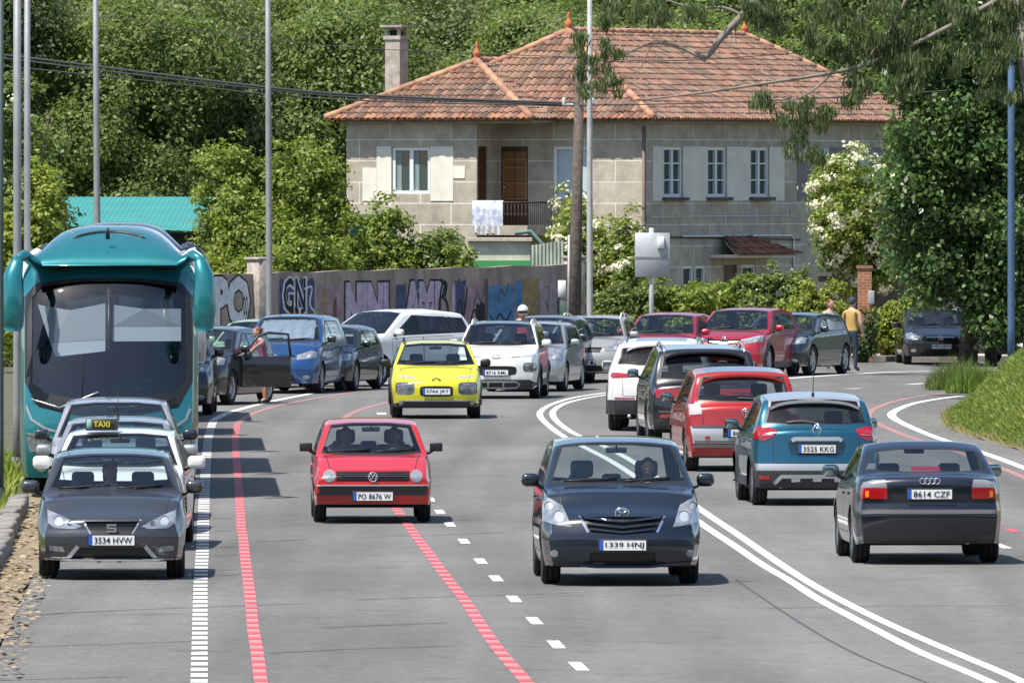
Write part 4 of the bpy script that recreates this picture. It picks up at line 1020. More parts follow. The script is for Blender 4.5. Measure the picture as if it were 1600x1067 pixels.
def person(label, loc, rz, pose='stand', shirt=(.5,.3,.05), trousers=(.02,.03,.06), skin=None, hair='short', haircol=(.015,.011,.009), bare=False, arms=None, name='person', cap=None, headyaw=0, sc=1.0, shorts=False):
    root = bpy.data.objects.new(name, None); C.objects.link(root); root.location = loc; root.rotation_euler = (0, 0, rz); root.scale = (sc,)*3
    tag(root, label, 'person')
    if pose in ('stand', 'lean'):
        lean = .22 if pose == 'lean' else 0
        f = lambda x, y, z: (x, y - lean * max(0, z - .95), z)
        J = {'pelvis': (f(0,0,.95), (.155,.115)), 'waist': (f(0,.0,1.08), (.14,.10)), 'chest': (f(0,.0,1.30), (.165,.115)), 'neckb': (f(0,.0,1.46), (.10,.075)), 'neck': (f(0,-.01,1.53), .055), 'headb': (f(0,-.02,1.60), .05)}
        E = [('pelvis','waist'),('waist','chest'),('chest','neckb'),('neckb','neck'),('neck','headb')]
        arms = arms or {1: [(.20,0,1.42),(.26,.02,1.15),(.27,-.06,.92)], -1: [(-.20,0,1.42),(-.26,.02,1.15),(-.25,-.10,.93)]}
        for s in (1, -1):
            n = 'l' if s > 0 else 'r'; a = [f(*p) for p in arms[s]]
            J[n+'sh'] = (a[0], .062); J[n+'el'] = (a[1], .042); J[n+'wr'] = (a[2], .028)
            E += [('neckb', n+'sh'), (n+'sh', n+'el'), (n+'el', n+'wr')]
            J[n+'hip'] = ((s*.09, 0, .88), .095); J[n+'kn'] = ((s*.10, -.015, .48), .062); J[n+'an'] = ((s*.11, .02, .10), .042); J[n+'toe'] = ((s*.125, -.14, .045), (.045,.035))
            E += [('pelvis', n+'hip'), (n+'hip', n+'kn'), (n+'kn', n+'an'), (n+'an', n+'toe')]
        hc = Vector(f(0, -.03, 1.66))
        def mf(c):
            if c.z < .085: return 4
            if c.z < .99 and abs(c.x) < .21 and c.z > (.45 if shorts else .0): return 2
            if c.z < .99 and abs(c.x) < .21: return 0
            if c.z > 1.47: return 0
            if abs(c.x) > .2 and (c.z < (1.27 if bare else 1.0)) : return 0
            if arms and abs(c.x) > .23 and bare: return 0
            return 1
    else:   # seated, hip at origin height .0
        J = {'pelvis': ((0,0,.12), (.17,.12)), 'waist': ((0,.03,.27), (.15,.11)), 'chest': ((0,.07,.47), (.17,.115)), 'neckb': ((0,.09,.62), (.10,.075)), 'neck': ((0,.08,.69), .055), 'headb': ((0,.07,.76), .05)}
        E = [('pelvis','waist'),('waist','chest'),('chest','neckb'),('neckb','neck'),('neck','headb')]
        arms = arms or {1: [(.20,.07,.58),(.24,-.12,.40),(.14,-.36,.46)], -1: [(-.20,.07,.58),(-.24,-.12,.40),(-.14,-.36,.46)]}
        for s in (1, -1):
            n = 'l' if s > 0 else 'r'; a = arms[s]
            J[n+'sh'] = (a[0], .062); J[n+'el'] = (a[1], .044); J[n+'wr'] = (a[2], .028)
            E += [('neckb', n+'sh'), (n+'sh', n+'el'), (n+'el', n+'wr')]
            J[n+'hip'] = ((s*.10, -.05, .10), .09); J[n+'kn'] = ((s*.13, -.46, .18), .062); J[n+'an'] = ((s*.12, -.62, -.18), .045); J[n+'toe'] = ((s*.12, -.76, -.20), (.045,.035))
            E += [('pelvis', n+'hip'), (n+'hip', n+'kn'), (n+'kn', n+'an'), (n+'an', n+'toe')]
        hc = Vector((0, .05, .83))
        def mf(c):
            if c.y < -.5: return 4 if c.z < -.12 else 2
            if c.z > .64: return 0
            if c.z < .21 and abs(c.x) < .3: return 2
            if bare and (c.z < .5 and abs(c.x) > .19 and c.y < -.02): return 0
            if c.y < -.30 and c.z > .3: return 0
            return 1
    sk = mat('skin_%02d' % int((skin or .42) * 100), ((skin or .42), (skin or .42)*.58, (skin or .42)*.40), .55)
    ms = [sk, mat('shirt_%d%d%d' % tuple(int(c*99) for c in shirt), shirt, .8, noise=.15), mat('cloth_%d%d%d' % tuple(int(c*99) for c in trousers), trousers, .8, noise=.15), M_hairD, mat('shoe', (.08,.075,.07), .6)]
    mb = capsule_body(J, E, ms, mf, hc, root)
    T = head_on(mb, hc, headyaw, 0)
    for s in (1, -1):
        a = Vector(J[('l' if s > 0 else 'r')+'el'][0]); b = Vector(J[('l' if s > 0 else 'r')+'wr'][0]); hand(mb, b, b - a, (-s, -.3, .2) if pose != 'sit' else (0, .3, -1), 0, .7)
    mb.build('body', ms, root)
    hm = mat('hair_%d%d' % (int(haircol[0]*999), int(haircol[1]*999)), haircol, .6)
    h = MB()
    if cap == 'helmet':
        h.ell((0, .01, .03), (.125, .15, .135), 0, T, 16, 12); h.box((-.11,-.15,-.03),(.11,-.10,.03), 1, T); h.build('helmet', [P_WHITE, M_black], root)
    else:
        h.ell((0, .018, .030), (.085, .098, .108), 0, T, 14, 10)
        if hair == 'long': h.ell((0, .055, -.07), (.085, .06, .13), 0, T, 12, 8)
        if hair == 'bun': h.ell((0, .10, .06), (.045, .045, .045), 0, T, 10, 8); h.ell((0, .05, -.01), (.08, .06, .09), 0, T, 12, 8)
        h.build('hair', hm, root)
        if cap:
            h = MB(); h.ell((0, .005, .055), (.092, .108, .088), 0, T, 14, 8); h.box((-.07,-.17,.045),(.07,-.08,.058), 0, T); h.build('cap', mat('cap_cloth', cap, .8), root)
    return root
# ------------------------------------------------------------ ground, road, markings
def asphalt():
    m = bpy.data.materials.new('asphalt'); m.use_nodes = True; nt = m.node_tree; N = nt.nodes; Lk = nt.links; b = N['Principled BSDF']
    tc = N.new('ShaderNodeTexCoord'); 
    def noise(sc, det, vec=None, dist=0):
        n = N.new('ShaderNodeTexNoise'); n.inputs['Scale'].default_value = sc; n.inputs['Detail'].default_value = det; n.inputs['Distortion'].default_value = dist
        Lk.new(vec or tc.outputs['Object'], n.inputs['Vector']); return n
    def ramp(src, a, c, lo, hi):
        r = N.new('ShaderNodeMapRange'); r.inputs[1].default_value = a; r.inputs[2].default_value = c; r.inputs[3].default_value = lo; r.inputs[4].default_value = hi
        Lk.new(src, r.inputs[0]); return r.outputs[0]
    mp = N.new('ShaderNodeMapping'); mp.inputs['Rotation'].default_value = (0, 0, R(-1.6)); mp.inputs['Scale'].default_value = (1, .035, 1); Lk.new(tc.outputs['Object'], mp.inputs[0])
    streak = noise(1.1, 4, mp.outputs[0]); big = noise(.12, 4); fine = noise(16, 5); mid = noise(3.5, 6)
    def mul(a, c):
        n = N.new('ShaderNodeMath'); n.operation = 'MULTIPLY'; Lk.new(a, n.inputs[0]); Lk.new(c, n.inputs[1]); return n.outputs[0]
    spots = noise(.9, 3); track = noise(.62, 1, mp.outputs[0])
    v0 = mul(ramp(spots.outputs['Fac'], .60, .70, 1.0, .80), ramp(track.outputs['Fac'], .42, .60, 1.04, .88))
    v = mul(mul(ramp(streak.outputs['Fac'], .3, .7, .82, 1.12), ramp(big.outputs['Fac'], .3, .7, .86, 1.1)), mul(ramp(fine.outputs['Fac'], .3, .7, .80, 1.20), ramp(mid.outputs['Fac'], .3, .7, .88, 1.09)))
    v = mul(v, v0)
    c = N.new('ShaderNodeMix'); c.data_type = 'RGBA'; c.blend_type = 'MULTIPLY'; c.inputs[0].default_value = 1; c.inputs[6].default_value = (.142, .138, .131, 1)
    cb = N.new('ShaderNodeCombineColor'); [Lk.new(v, cb.inputs[i]) for i in range(3)]; Lk.new(cb.outputs[0], c.inputs[7]); Lk.new(c.outputs[2], b.inputs['Base Color'])
    b.inputs['Roughness'].default_value = .88; b.inputs['Specular IOR Level'].default_value = .25
    return m
M_asph = asphalt()
def worn(name, col, wear=.5):
    """road paint, worn through in specks"""
    m = bpy.data.materials.new(name); m.use_nodes = True; nt = m.node_tree; N = nt.nodes; Lk = nt.links; b = N['Principled BSDF']
    tc = N.new('ShaderNodeTexCoord'); n = N.new('ShaderNodeTexNoise'); n.inputs['Scale'].default_value = 9; n.inputs['Detail'].default_value = 8; n.inputs['Roughness'].default_value = .75; Lk.new(tc.outputs['Object'], n.inputs[0])
    r = N.new('ShaderNodeMapRange'); r.inputs[1].default_value = wear; r.inputs[2].default_value = wear + .12; Lk.new(n.outputs['Fac'], r.inputs[0])
    x = N.new('ShaderNodeMix'); x.data_type = 'RGBA'; x.inputs[6].default_value = (*col, 1); x.inputs[7].default_value = (.16, .158, .155, 1); Lk.new(r.outputs[0], x.inputs[0]); Lk.new(x.outputs[2], b.inputs['Base Color'])
    b.inputs['Roughness'].default_value = .7; return m
M_line = worn('road_white', (.62, .61, .58), .525); M_redp = worn('road_red', (.44, .06, .085), .55); M_pink = worn('road_red_faded', (.40, .17, .16), .52)
M_redfar = worn('road_red_worn', (.33, .15, .14), .50)

def struct(name, me, mats): 
    o = link(name, me, None, mats); o['kind'] = 'structure'; return o
gm = MB(); gm.add([(-700,-300,-.03),(700,-300,-.03),(700,1500,-.03),(-700,1500,-.03)], [(0,1,2,3)])
struct('ground', gm.mesh('ground'), mat('soil', (.10,.085,.055), .95, col2=(.05,.06,.025), nscale=.6))
kx = lambda z: -6.02 - .029 * (z - 144)
rd = [(kx(60)+.4, 60), (kx(118)+.3, 118), (kx(144)+.42, 144), (kx(165)+.3, 165), (kx(255), 255), (-9.8, 270), (-9.4, 290), (-7.4, 294.5), (1.7, 304.5), (3.5, 307), (20, 306.4), (60, 306), (60, 268), (16, 262), (12.2, 258), (9.7, 252), (8.75, 243), (8.5, 234), (8.6, 222), (9.2, 206), (9.9, 190), (12, 160), (16, 60)]
am = MB(); am.add([(x, y, -.026) for x, y in rd], [tuple(range(len(rd)))[::-1]])
ro = struct('road', am.mesh('road'), M_asph); bmx = bmesh.new(); bmx.from_mesh(ro.data); bmesh.ops.triangulate(bmx, faces=bmx.faces[:]); bmesh.ops.recalc_face_normals(bmx, faces=bmx.faces[:]); bmx.to_mesh(ro.data); bmx.free()
ro.location.z = .022
def resample(pts, step):
    out = [pts[0]]; acc = 0
    for a, b in zip(pts, pts[1:]):
        L = (b - a).length; n = max(1, int(L / step))
        out += [a.lerp(b, (k + 1) / n) for k in range(n)]
    return out
def smoothpts(p, it=2):
    p = [Vector(q) for q in p]
    for _ in range(it):
        q = [p[0]]
        for a, b in zip(p, p[1:]): q += [a.lerp(b, .25), a.lerp(b, .75)]
        q.append(p[-1]); p = q
    return p
def ribbon(mb, pts, w, z=.0, mi=0, px=True, dash=None):
    """line marking on the road along photo points; dash=(length, pitch)"""
    p = smoothpts([G(*q) for q in pts]); cum = [0]
    for a, b in zip(p, p[1:]): cum.append(cum[-1] + (b - a).length)
    def at(s):
        i = max(0, min(len(p) - 2, int(np.searchsorted(cum, s)) - 1)); t = (s - cum[i]) / max(1e-6, cum[i+1] - cum[i]); d = (p[i+1] - p[i]).normalized()
        return p[i].lerp(p[i+1], t), Vector((d.y, -d.x, 0))
    tot = cum[-1]; segs = []
    if dash:
        s = 0
        while s < tot: segs.append((s, min(tot, s + dash[0] * random.uniform(.93, 1.05)))); s += dash[1]
    else: segs = [(0, tot)]
    for a, b in segs:
        n = max(1, int((b - a) / 1.2)); V = []
        for k in range(n + 1):
            c, nn = at(a + (b - a) * k / n); V += [c - nn*w/2 + Vector((0,0,z)), c + nn*w/2 + Vector((0,0,z))]
        mb.add(V, [(2*k, 2*k+1, 2*k+3, 2*k+2) for k in range(n)], mi)
ladder = [(311,1075),(313,930),(313.5,900),(316.6,860),(317.5,806),(321.6,725),(322.7,711),(325.5,680),(334,656)]
mk = MB(); ribbon(mk, ladder, .155, 0, dash=(.78, 1.3)); struct('bay_line', mk.mesh('m'), M_line)
mk = MB(); ribbon(mk, [(334,656),(354,645),(392,634.5),(427,626),(469,618),(520,608),(600,598),(700,590),(800,584)], .16); struct('bay_edge_line', mk.mesh('m'), M_line)
red1 = [(410,1075),(407,1060),(401,1010),(395.5,985),(391,930),(384,880),(379.5,835),(377,828),(374.5,781),(371,736),(368,702),(367.7,680),(371,662),(388,648),(426,635),(480,624),(560,612)]
red2 = [(828,1075),(824,1065),(783,1020),(755,981.5),(727,937),(699,904),(671,865),(635,817),(620,795),(570,730),(538,680),(533,660),(543,648),(575,635),(615,627)]
red3 = [(1640,765),(1600,745),(1552,726),(1529,718),(1480,700),(1417,682),(1374,663),(1355,655),(1358,643),(1374,634),(1410,623),(1457,616),(1520,611)]
for i, (pl, w) in enumerate(((red1, .125), (red2, .13))):
    mk = MB(); near = [q for q in pl if q[1] > 655]; far = [q for q in pl if q[1] <= 663]
    ribbon(mk, near, w, 0, 0); ribbon(mk, near, w * 1.04, .003, 1, dash=(.62, 1.45)); ribbon(mk, far, w*1.1, 0, 2)
    struct('red_line', mk.mesh('m'), [M_pink, M_redp, M_redfar])
mk = MB(); ribbon(mk, red3, .14, 0, 0); struct('red_line', mk.mesh('m'), M_redfar)
mk = MB(); ribbon(mk, [(1552,816),(1600,836),(1650,858)], .12, 0, 0, dash=(1.5, 3)); struct('red_line', mk.mesh('m'), M_redp)
dashes = [(596,646),(672,780),(687,799),(703,819),(725,845),(751,876),(775,903),(803,935),(835,969),(869,1006),(904,1040),(942,1076)]
mk = MB()
for i, (x, y) in enumerate(dashes):
    c = G(x, y); d = (G(*dashes[i-1]) - G(*dashes[i])).normalized() if i > 1 else Vector((-.02, 1, 0)).normalized(); n = Vector((d.y, -d.x, 0)); w, l = .062 if i else .09, 1.0
    mk.add([c - n*w - d*l, c + n*w - d*l, c + n*w + d*l, c - n*w + d*l], [(0,1,2,3)])
struct('lane_line', mk.mesh('m'), M_line)
up = [(1660,1100),(1600,1064),(1519,1030),(1437.5,996),(1356,959),(1275,916.5),(1216.5,879),(1145,829),(1099.5,799.5),(1040,756),(985,717),(930,690),(896.7,677.5),(875,663),(862,649),(865.5,638.5),(887,627.5),(943.5,616.6),(1010,609),(1080,603)]
lo = [(1640,1110),(1551,1066),(1502.5,1045),(1437.5,1019),(1356,976.6),(1275,934),(1236,907),(1194,884),(1145,850),(1101,822),(1020,763),(960,722),(910,697),(878,680.6),(859,666.6),(842,650),(845,640.6),(862,630.7),(893.6,621),(943.5,613.5),(1010,606),(1080,600)]
mk = MB(); ribbon(mk, up, .125); ribbon(mk, lo, .125); struct('centre_line', mk.mesh('m'), M_line)
mk = MB(); ribbon(mk, [(1700,772),(1600,730),(1519,701),(1467,685),(1427,669),(1396,654),(1391,645.5),(1410,635.5),(1434,628),(1481,620.6),(1540,614)], .17); ribbon(mk, [(1060,604),(1150,597),(1220,591.6),(1315,585),(1386,581),(1462,579.5),(1560,578)], .30); struct('edge_line', mk.mesh('m'), M_line)
mk = MB(); ribbon(mk, [(1323,607.3),(1347,606.3)], .22); ribbon(mk, [(1419,600.5),(1449,598.5)], .22); ribbon(mk, [(1556,849),(1574,856)], .12); struct('dash_line', mk.mesh('m'), M_line)
mk = MB()
for pl in ([(20,963),(120,955),(310,948),(480,942)], [(0,1062),(200,1056)], [(566,839),(650,838),(735,832),(785,831)], [(560,936),(700,931),(800,929),(890,926)], [(400,846),(480,842)], [(640,745),(800,741)], [(340,890),(372,889)], [(1200,950),(1420,944),(1590,945)], [(30,1010),(180,1003),(300,1001)], [(420,1020),(560,1012),(700,1009)], [(330,868),(372,867)], [(500,980),(700,972)], [(1150,905),(1230,960),(1330,1020),(1450,1066)]):
    ribbon(mk, pl, .05 if pl[0][0] != 1150 else .03, .0)
struct('road_crack', mk.mesh('m'), mat('crack', (.06,.06,.06), .9))
# gravel and litter verge on the left, kerb
kb = MB()
for k in range(46):
    z0 = 100 + k * 1.5; g1 = random.uniform(-.03, .03)
    kb.rbox((kx(z0) - .12 + g1, z0, .05 + random.uniform(-.02, .02)), (.24, 1.42, .30), .035, 0, seg=2)
o = struct('kerb', kb.mesh('kerb'), mat('kerb_stone', (.20,.185,.165), .9, noise=.45, nscale=3, bump=.4))
vb = MB(); V = []; F = []
for k in range(40):
    z = 95 + k * 2.2; xr = kx(z) + float(np.interp(z, [95, 118, 144, 160], [.22, .30, .44, .3])) + random.uniform(-.06, .06); V += [(kx(z) - .05, z, .02), (xr, z, .004)]
for k in range(39): F.append((2*k, 2*k+1, 2*k+3, 2*k+2))
vb.add(V, F); struct('verge', vb.mesh('verge'), mat('verge_dirt', (.26,.20,.12), .95, col2=(.13,.11,.08), nscale=2.5, bump=.5))

# ------------------------------------------------------------ foliage tools
def quads_mesh(name, c, d, n, ln, wd, mats, fold=False):
    """c centres, d leaf directions, n leaf normals (Nx3), ln/wd sizes -> pointed leaves"""
    N_ = len(c); s = np.cross(d, n); s /= np.maximum(1e-6, np.linalg.norm(s, axis=1))[:, None]
    v = np.empty((N_, 4, 3)); L = ln[:, None]; W_ = wd[:, None]
    v[:, 0] = c - d * L / 2; v[:, 1] = c + s * W_ / 2 - d * L * .05; v[:, 2] = c + d * L / 2; v[:, 3] = c - s * W_ / 2 - d * L * .05
    me = bpy.data.meshes.new(name); me.vertices.add(N_ * 4); me.vertices.foreach_set('co', v.reshape(-1))
    me.loops.add(N_ * 4); me.loops.foreach_set('vertex_index', np.arange(N_ * 4, dtype=np.int32)); me.polygons.add(N_)
    me.polygons.foreach_set('loop_start', np.arange(0, N_ * 4, 4, dtype=np.int32)); me.polygons.foreach_set('loop_total', np.full(N_, 4, dtype=np.int32))
    me.update(calc_edges=True); me.validate()
    for m in (mats if isinstance(mats, list) else [mats]): me.materials.append(m)
    return me
def unit(a): return a / np.maximum(1e-9, np.linalg.norm(a, axis=-1, keepdims=True))
def crown_pts(lobes, n, shell=.62, clump=.0, flat=0):
    """points in a set of ellipsoid lobes (x,y,z,rx,ry,rz); gathered into clumps"""
    lb = np.array(lobes, float); w = (lb[:, 3] * lb[:, 4] + lb[:, 4] * lb[:, 5]) ; w /= w.sum()
    def samp(k):
        i = rng.choice(len(lb), k, p=w); u = unit(rng.normal(size=(k, 3))); r = shell + (1 - shell) * rng.random(k) ** .6
        r *= 1 + .10 * rng.normal(size=k); return lb[i, :3] + u * lb[i, 3:] * r[:, None], u
    if clump:
        nc = max(30, n // 45); cc, cu = samp(nc); i = rng.integers(0, nc, n); off = rng.normal(size=(n, 3)) * clump * np.array([1, 1, .7])
        return cc[i] + off, unit(cu[i] + off * (.6 / clump))
    return samp(n)
def leaves(lobes, n, size, clump, m, name='crown', droop=0, asp=.55, up=.5, shell=.62):
    c, u = crown_pts(lobes, n, shell, clump); r = rng.normal(size=c.shape)
    nrm = unit(u * .9 + np.array([0, 0, up]) + r * .55); d = unit(np.cross(nrm, rng.normal(size=c.shape)))
    if droop: d = unit(d * (1 - droop) + np.array([0, 0, -1]) * droop * 1.6); nrm = unit(np.cross(d, rng.normal(size=c.shape)))
    ln = size * rng.uniform(.6, 1.35, len(c)); return quads_mesh(name, c, d, nrm, ln, ln * asp, m)
def leafmat(name, col, isl=.45, rough=.5, trans=.25): return mat('leaf_' + name, col, rough, island=isl, trans=trans, spec=.3)
M_bark = mat('bark', (.075,.058,.042), .9, noise=.5, nscale=6, bump=.5); M_barkp = mat('pale_bark', (.20,.17,.14), .8, noise=.4, nscale=4)
def trunk_mb(h, r, spread, nb=7, lean=(0,0)):
    mb = MB(); top = Vector((lean[0]*h, lean[1]*h, h)); pts = [Vector((0,0,-.3)), Vector((0,0,.1)), Vector((lean[0]*h*.4, lean[1]*h*.4, h*.45)), top]
    mb.tube(pts, [r*1.5, r*1.1, r*.8, r*.35], 0, 9)
    for k in range(nb):
        t = .35 + .6 * k / nb; a = k * 2.4 + .5; b = Vector((lean[0]*h*t, lean[1]*h*t, h*t)); e = b + Vector((math.cos(a)*spread*(1.1-t*.5), math.sin(a)*spread*(1.1-t*.5), spread*.55))
        m_ = b.lerp(e, .5) + Vector((0,0,-.08*spread)); mb.tube([b, m_, e], [r*.42, r*.28, r*.1], 0, 6)
    return mb
def tree(name, label, cat, loc, lobes, n, size, clump, m, th, tr, group=None, droop=0, asp=.55, rz=0, sc=1, bark=None, crown_me=None, lean=(0,0)):
    root = thing(name, label, cat, loc, rz, group); root.scale = (sc,)*3
    me = crown_me or leaves(lobes, n, size, clump, m, 'crown', droop, asp); link('crown', me, root)
    trunk_mb(th, tr, max(l[3] for l in lobes), lean=lean).build('trunk', bark or M_bark, root); return root
def lobeset(R_, H_, n, seed, base=.35):
    r = random.Random(seed); out = [(0, 0, H_*.62, R_*.72, R_*.72, H_*.36)]
    for k in range(n):
        a = r.uniform(0, 6.28); q = r.uniform(.45, .8); z = r.uniform(base, .88); k_ = r.uniform(.28, .45)
        out.append((math.cos(a)*R_*q*(1.15-z*.5), math.sin(a)*R_*q*(1.15-z*.5), z*H_, R_*k_, R_*k_, R_*k_*.8))
    return out
# ------------------------------------------------------------ hill and woods behind
hb = MB(); V = []; F = []; nx, ny = 40, 16
for j in range(ny + 1):
    for i in range(nx + 1):
        y = 338 + j * 16; x = -130 + i * 6.5; z = -.2 + 26 * ss((y - 340) / 190) + .5 * math.sin(x * .21 + y * .1); V.append((x, y, z))
for j in range(ny):
    for i in range(nx): a = j*(nx+1)+i; F.append((a, a+1, a+nx+2, a+nx+1))
hb.add(V, F, 0, True); struct('hill', hb.mesh('hill'), mat('undergrowth', (.030,.045,.014), .95, col2=(.012,.018,.007), nscale=.8))
hb = MB(); hb.add([(-400,-60,-.1),(400,-60,-.1),(400,-90,22),(-400,-90,22),(400,-260,70),(-400,-260,70)], [(0,3,2,1),(3,5,4,2)]); struct('hill', hb.mesh('hill'), MATS['undergrowth'])  # unseen hillside added behind the camera to darken reflections in the car paint
hz = lambda y: -.2 + 26 * ss((y - 340) / 190)
LM = {'deep': leafmat('deep', (.085,.115,.042), .5, trans=.42), 'olive': leafmat('olive', (.165,.195,.082), .5, trans=.42), 'mid': leafmat('mid', (.150,.195,.060), .5, trans=.42),
      'fresh': leafmat('fresh', (.185,.230,.045), .45, trans=.35), 'yellow': leafmat('yellow', (.215,.255,.045), .45, trans=.35), 'ivy': leafmat('ivy', (.105,.165,.062), .85, .28, .4), 'euca': leafmat('euca', (.115,.145,.062), .6, trans=.35), 'bank': leafmat('bank', (.13,.20,.035), .45), 'straw': leafmat('straw', (.30,.26,.11), .4)}
wood_kinds = [('olive', 'greyish olive'), ('deep', 'dark green'), ('mid', 'mid green'), ('olive', 'dusty green')]
crowns = []
for k in range(5):
    lm = [LM['olive'], LM['deep'], LM['mid'], LM['olive'], LM['mid']][k]
    crowns.append(leaves(lobeset(3.1, 9.5, 13, 50 + k, .22), 70000, .145, .24, lm, 'crown', shell=.72))
rr = random.Random(3); cnt = 0
rows = [(349, 3.3, -17.5, -2.5, 0), (356, 3.6, -21, 4, 0), (367, 4.0, -23, 22, 0), (380, 4.2, -25, 25, 0), (395, 4.4, -26, 26, 0), (412, 5.0, -27, 28, 0)]
for r_, (d, stp, x0, x1, _) in enumerate(rows):
    x = x0 + (r_ % 2) * 1.6; k = 0
    while x < x1:
        px = 800 + x * FPX / d
        ci = [1, 0, 3, 2, 4][(k * 2 + r_ * 3) % 5] if px < 620 else [2, 4, 0, 2, 4][(k + r_) % 5]
        if px < 170: ci = [1, 1, 0][k % 3]
        kn = ['greyish olive', 'dark green', 'mid green', 'dusty olive', 'fresh green'][ci]
        where = ['at the hill foot', 'low on the hill', 'a third up the hill', 'halfway up the hill', 'high on the hill', 'along the hill top'][r_]
        side = 'behind the teal roof' if px < 350 else 'left of the chimney' if px < 600 else 'between chimney and roof peak' if px < 900 else 'behind the long tiled roof' if px < 1250 else 'far right behind the dark tree'
        t = tree('broadleaf_tree', f'{kn} broadleaf tree {where}, {side}', 'tree', (x + rr.uniform(-.7, .7), d + rr.uniform(-3, 3), hz(d) - .4), None, 0, 0, 0, None, 5.5, .2, 'trees of the wooded hill', crown_me=crowns[ci], rz=rr.uniform(0, 6.28), sc=rr.uniform(.85, 1.18)) if False else None
        root = thing('broadleaf_tree', f'{kn} broadleaf tree {where}, {side}', 'tree', (x + rr.uniform(-.7, .7), d + rr.uniform(-3, 3), hz(d) - .4), rr.uniform(0, 6.28), 'trees of the wooded hill')
        root.scale = (rr.uniform(.9, 1.15), rr.uniform(.9, 1.15), rr.uniform(.85, 1.2))
        link('crown', crowns[ci], root)
        if 'wood_trunk' not in MATS: MATS['wood_trunk'] = trunk_mb(5.2, .2, 2.6).mesh('trunk', M_bark)
        link('trunk', MATS['wood_trunk'], root); x += stp * rr.uniform(.85, 1.15); k += 1

# ------------------------------------------------------------ the stone house
FI = R(-28); HO = Vector((3.56, 322, 0))
house = thing('house', 'two storey stone house with hipped terracotta tile roof above the road', 'house', HO, FI)
def stone(name, c1, c2, mortar, wdt, hgt, ms=.012, off=.5):
    m = bpy.data.materials.new(name); m.use_nodes = True; nt = m.node_tree; N = nt.nodes; Lk = nt.links; b = N['Principled BSDF']
    tc = N.new('ShaderNodeTexCoord'); sp = N.new('ShaderNodeSeparateXYZ'); ad = N.new('ShaderNodeMath'); cb = N.new('ShaderNodeCombineXYZ')
    Lk.new(tc.outputs['Object'], sp.inputs[0]); Lk.new(sp.outputs[0], ad.inputs[0]); Lk.new(sp.outputs[1], ad.inputs[1]); Lk.new(ad.outputs[0], cb.inputs[0]); Lk.new(sp.outputs[2], cb.inputs[1])
    br = N.new('ShaderNodeTexBrick'); br.inputs['Scale'].default_value = 1; br.inputs['Brick Width'].default_value = wdt; br.inputs['Row Height'].default_value = hgt; br.inputs['Mortar Size'].default_value = ms
    br.inputs['Mortar Smooth'].default_value = .1; br.offset = off; br.inputs['Color1'].default_value = (*c1, 1); br.inputs['Color2'].default_value = (*c2, 1); br.inputs['Mortar'].default_value = (*mortar, 1)
    Lk.new(cb.outputs[0], br.inputs[0]); n = N.new('ShaderNodeTexNoise'); n.inputs['Scale'].default_value = 2.2; n.inputs['Detail'].default_value = 8; n.inputs['Roughness'].default_value = .7; Lk.new(tc.outputs['Object'], n.inputs[0])
    r = N.new('ShaderNodeMapRange'); r.inputs[1].default_value = .3; r.inputs[2].default_value = .7; r.inputs[3].default_value = .68; r.inputs[4].default_value = 1.2; Lk.new(n.outputs[0], r.inputs[0])
    cc = N.new('ShaderNodeCombineColor'); [Lk.new(r.outputs[0], cc.inputs[i]) for i in range(3)]
    x = N.new('ShaderNodeMix'); x.data_type = 'RGBA'; x.blend_type = 'MULTIPLY'; x.inputs[0].default_value = 1; Lk.new(br.outputs[0], x.inputs[6]); Lk.new(cc.outputs[0], x.inputs[7]); Lk.new(x.outputs[2], b.inputs['Base Color'])
    b.inputs['Roughness'].default_value = .9; bp = N.new('ShaderNodeBump'); bp.inputs['Strength'].default_value = .5; bp.inputs['Distance'].default_value = .02; Lk.new(n.outputs[0], bp.inputs['Height']); Lk.new(bp.outputs[0], b.inputs['Normal'])
    return m
M_stone = stone('granite_blocks', (.45,.395,.315), (.38,.33,.265), (.66,.63,.57), 1.85, .565, .014)
M_plaster = mat('cream_plaster', (.68,.65,.56), .85, noise=.12, nscale=1.5); M_plg = mat('grey_plaster', (.20,.19,.21), .85, noise=.15, nscale=1.5)
M_pvc = mat('white_frame', (.66,.68,.70), .4); M_wood = mat('brown_door', (.075,.026,.011), .5, noise=.3); M_woodl = mat('door_slats', (.20,.085,.025), .5)
M_curt = mat('curtain', (.20,.26,.25), .8); M_hglass = mat('house_glass', (.02,.045,.045), .05, 0, 0, spec=1.0); M_shut = mat('shutter', (.42,.50,.55), .6)
def wall_holes(mb, o, u, n, u0, u1, z0, z1, holes, depth=.16, mi=0, step=None):
    """flat wall with rectangular openings and their reveals; u along, n outward"""
    o = Vector(o); u = Vector(u); n = Vector(n); us = sorted({u0, u1, *[h[0] for h in holes], *[h[1] for h in holes]}); zs = sorted({z0, z1, *[h[2] for h in holes], *[h[3] for h in holes]})
    pt = lambda a, z, d=0: o + u * a + Vector((0, 0, z)) - n * d
    flip = u.cross(Vector((0, 0, 1))).dot(n) < 0
    def q(v): mb.add(v[::-1] if flip else v, [(0, 1, 2, 3)], mi)
    for a, b in zip(us, us[1:]):
        for c, d in zip(zs, zs[1:]):
            if any(h[0] <= a + 1e-6 and b <= h[1] + 1e-6 and h[2] <= c + 1e-6 and d <= h[3] + 1e-6 for h in holes): continue
            q([pt(a, c), pt(b, c), pt(b, d), pt(a, d)])
    for a, b, c, d in holes:
        q([pt(a, c), pt(a, c, depth), pt(b, c, depth), pt(b, c)][::-1]); q([pt(a, d), pt(b, d), pt(b, d, depth), pt(a, d, depth)][::-1])
        q([pt(a, c), pt(a, d), pt(a, d, depth), pt(a, c, depth)][::-1]); q([pt(b, c), pt(b, c, depth), pt(b, d, depth), pt(b, d)][::-1])
EV = 6.10; hs_ = MB()
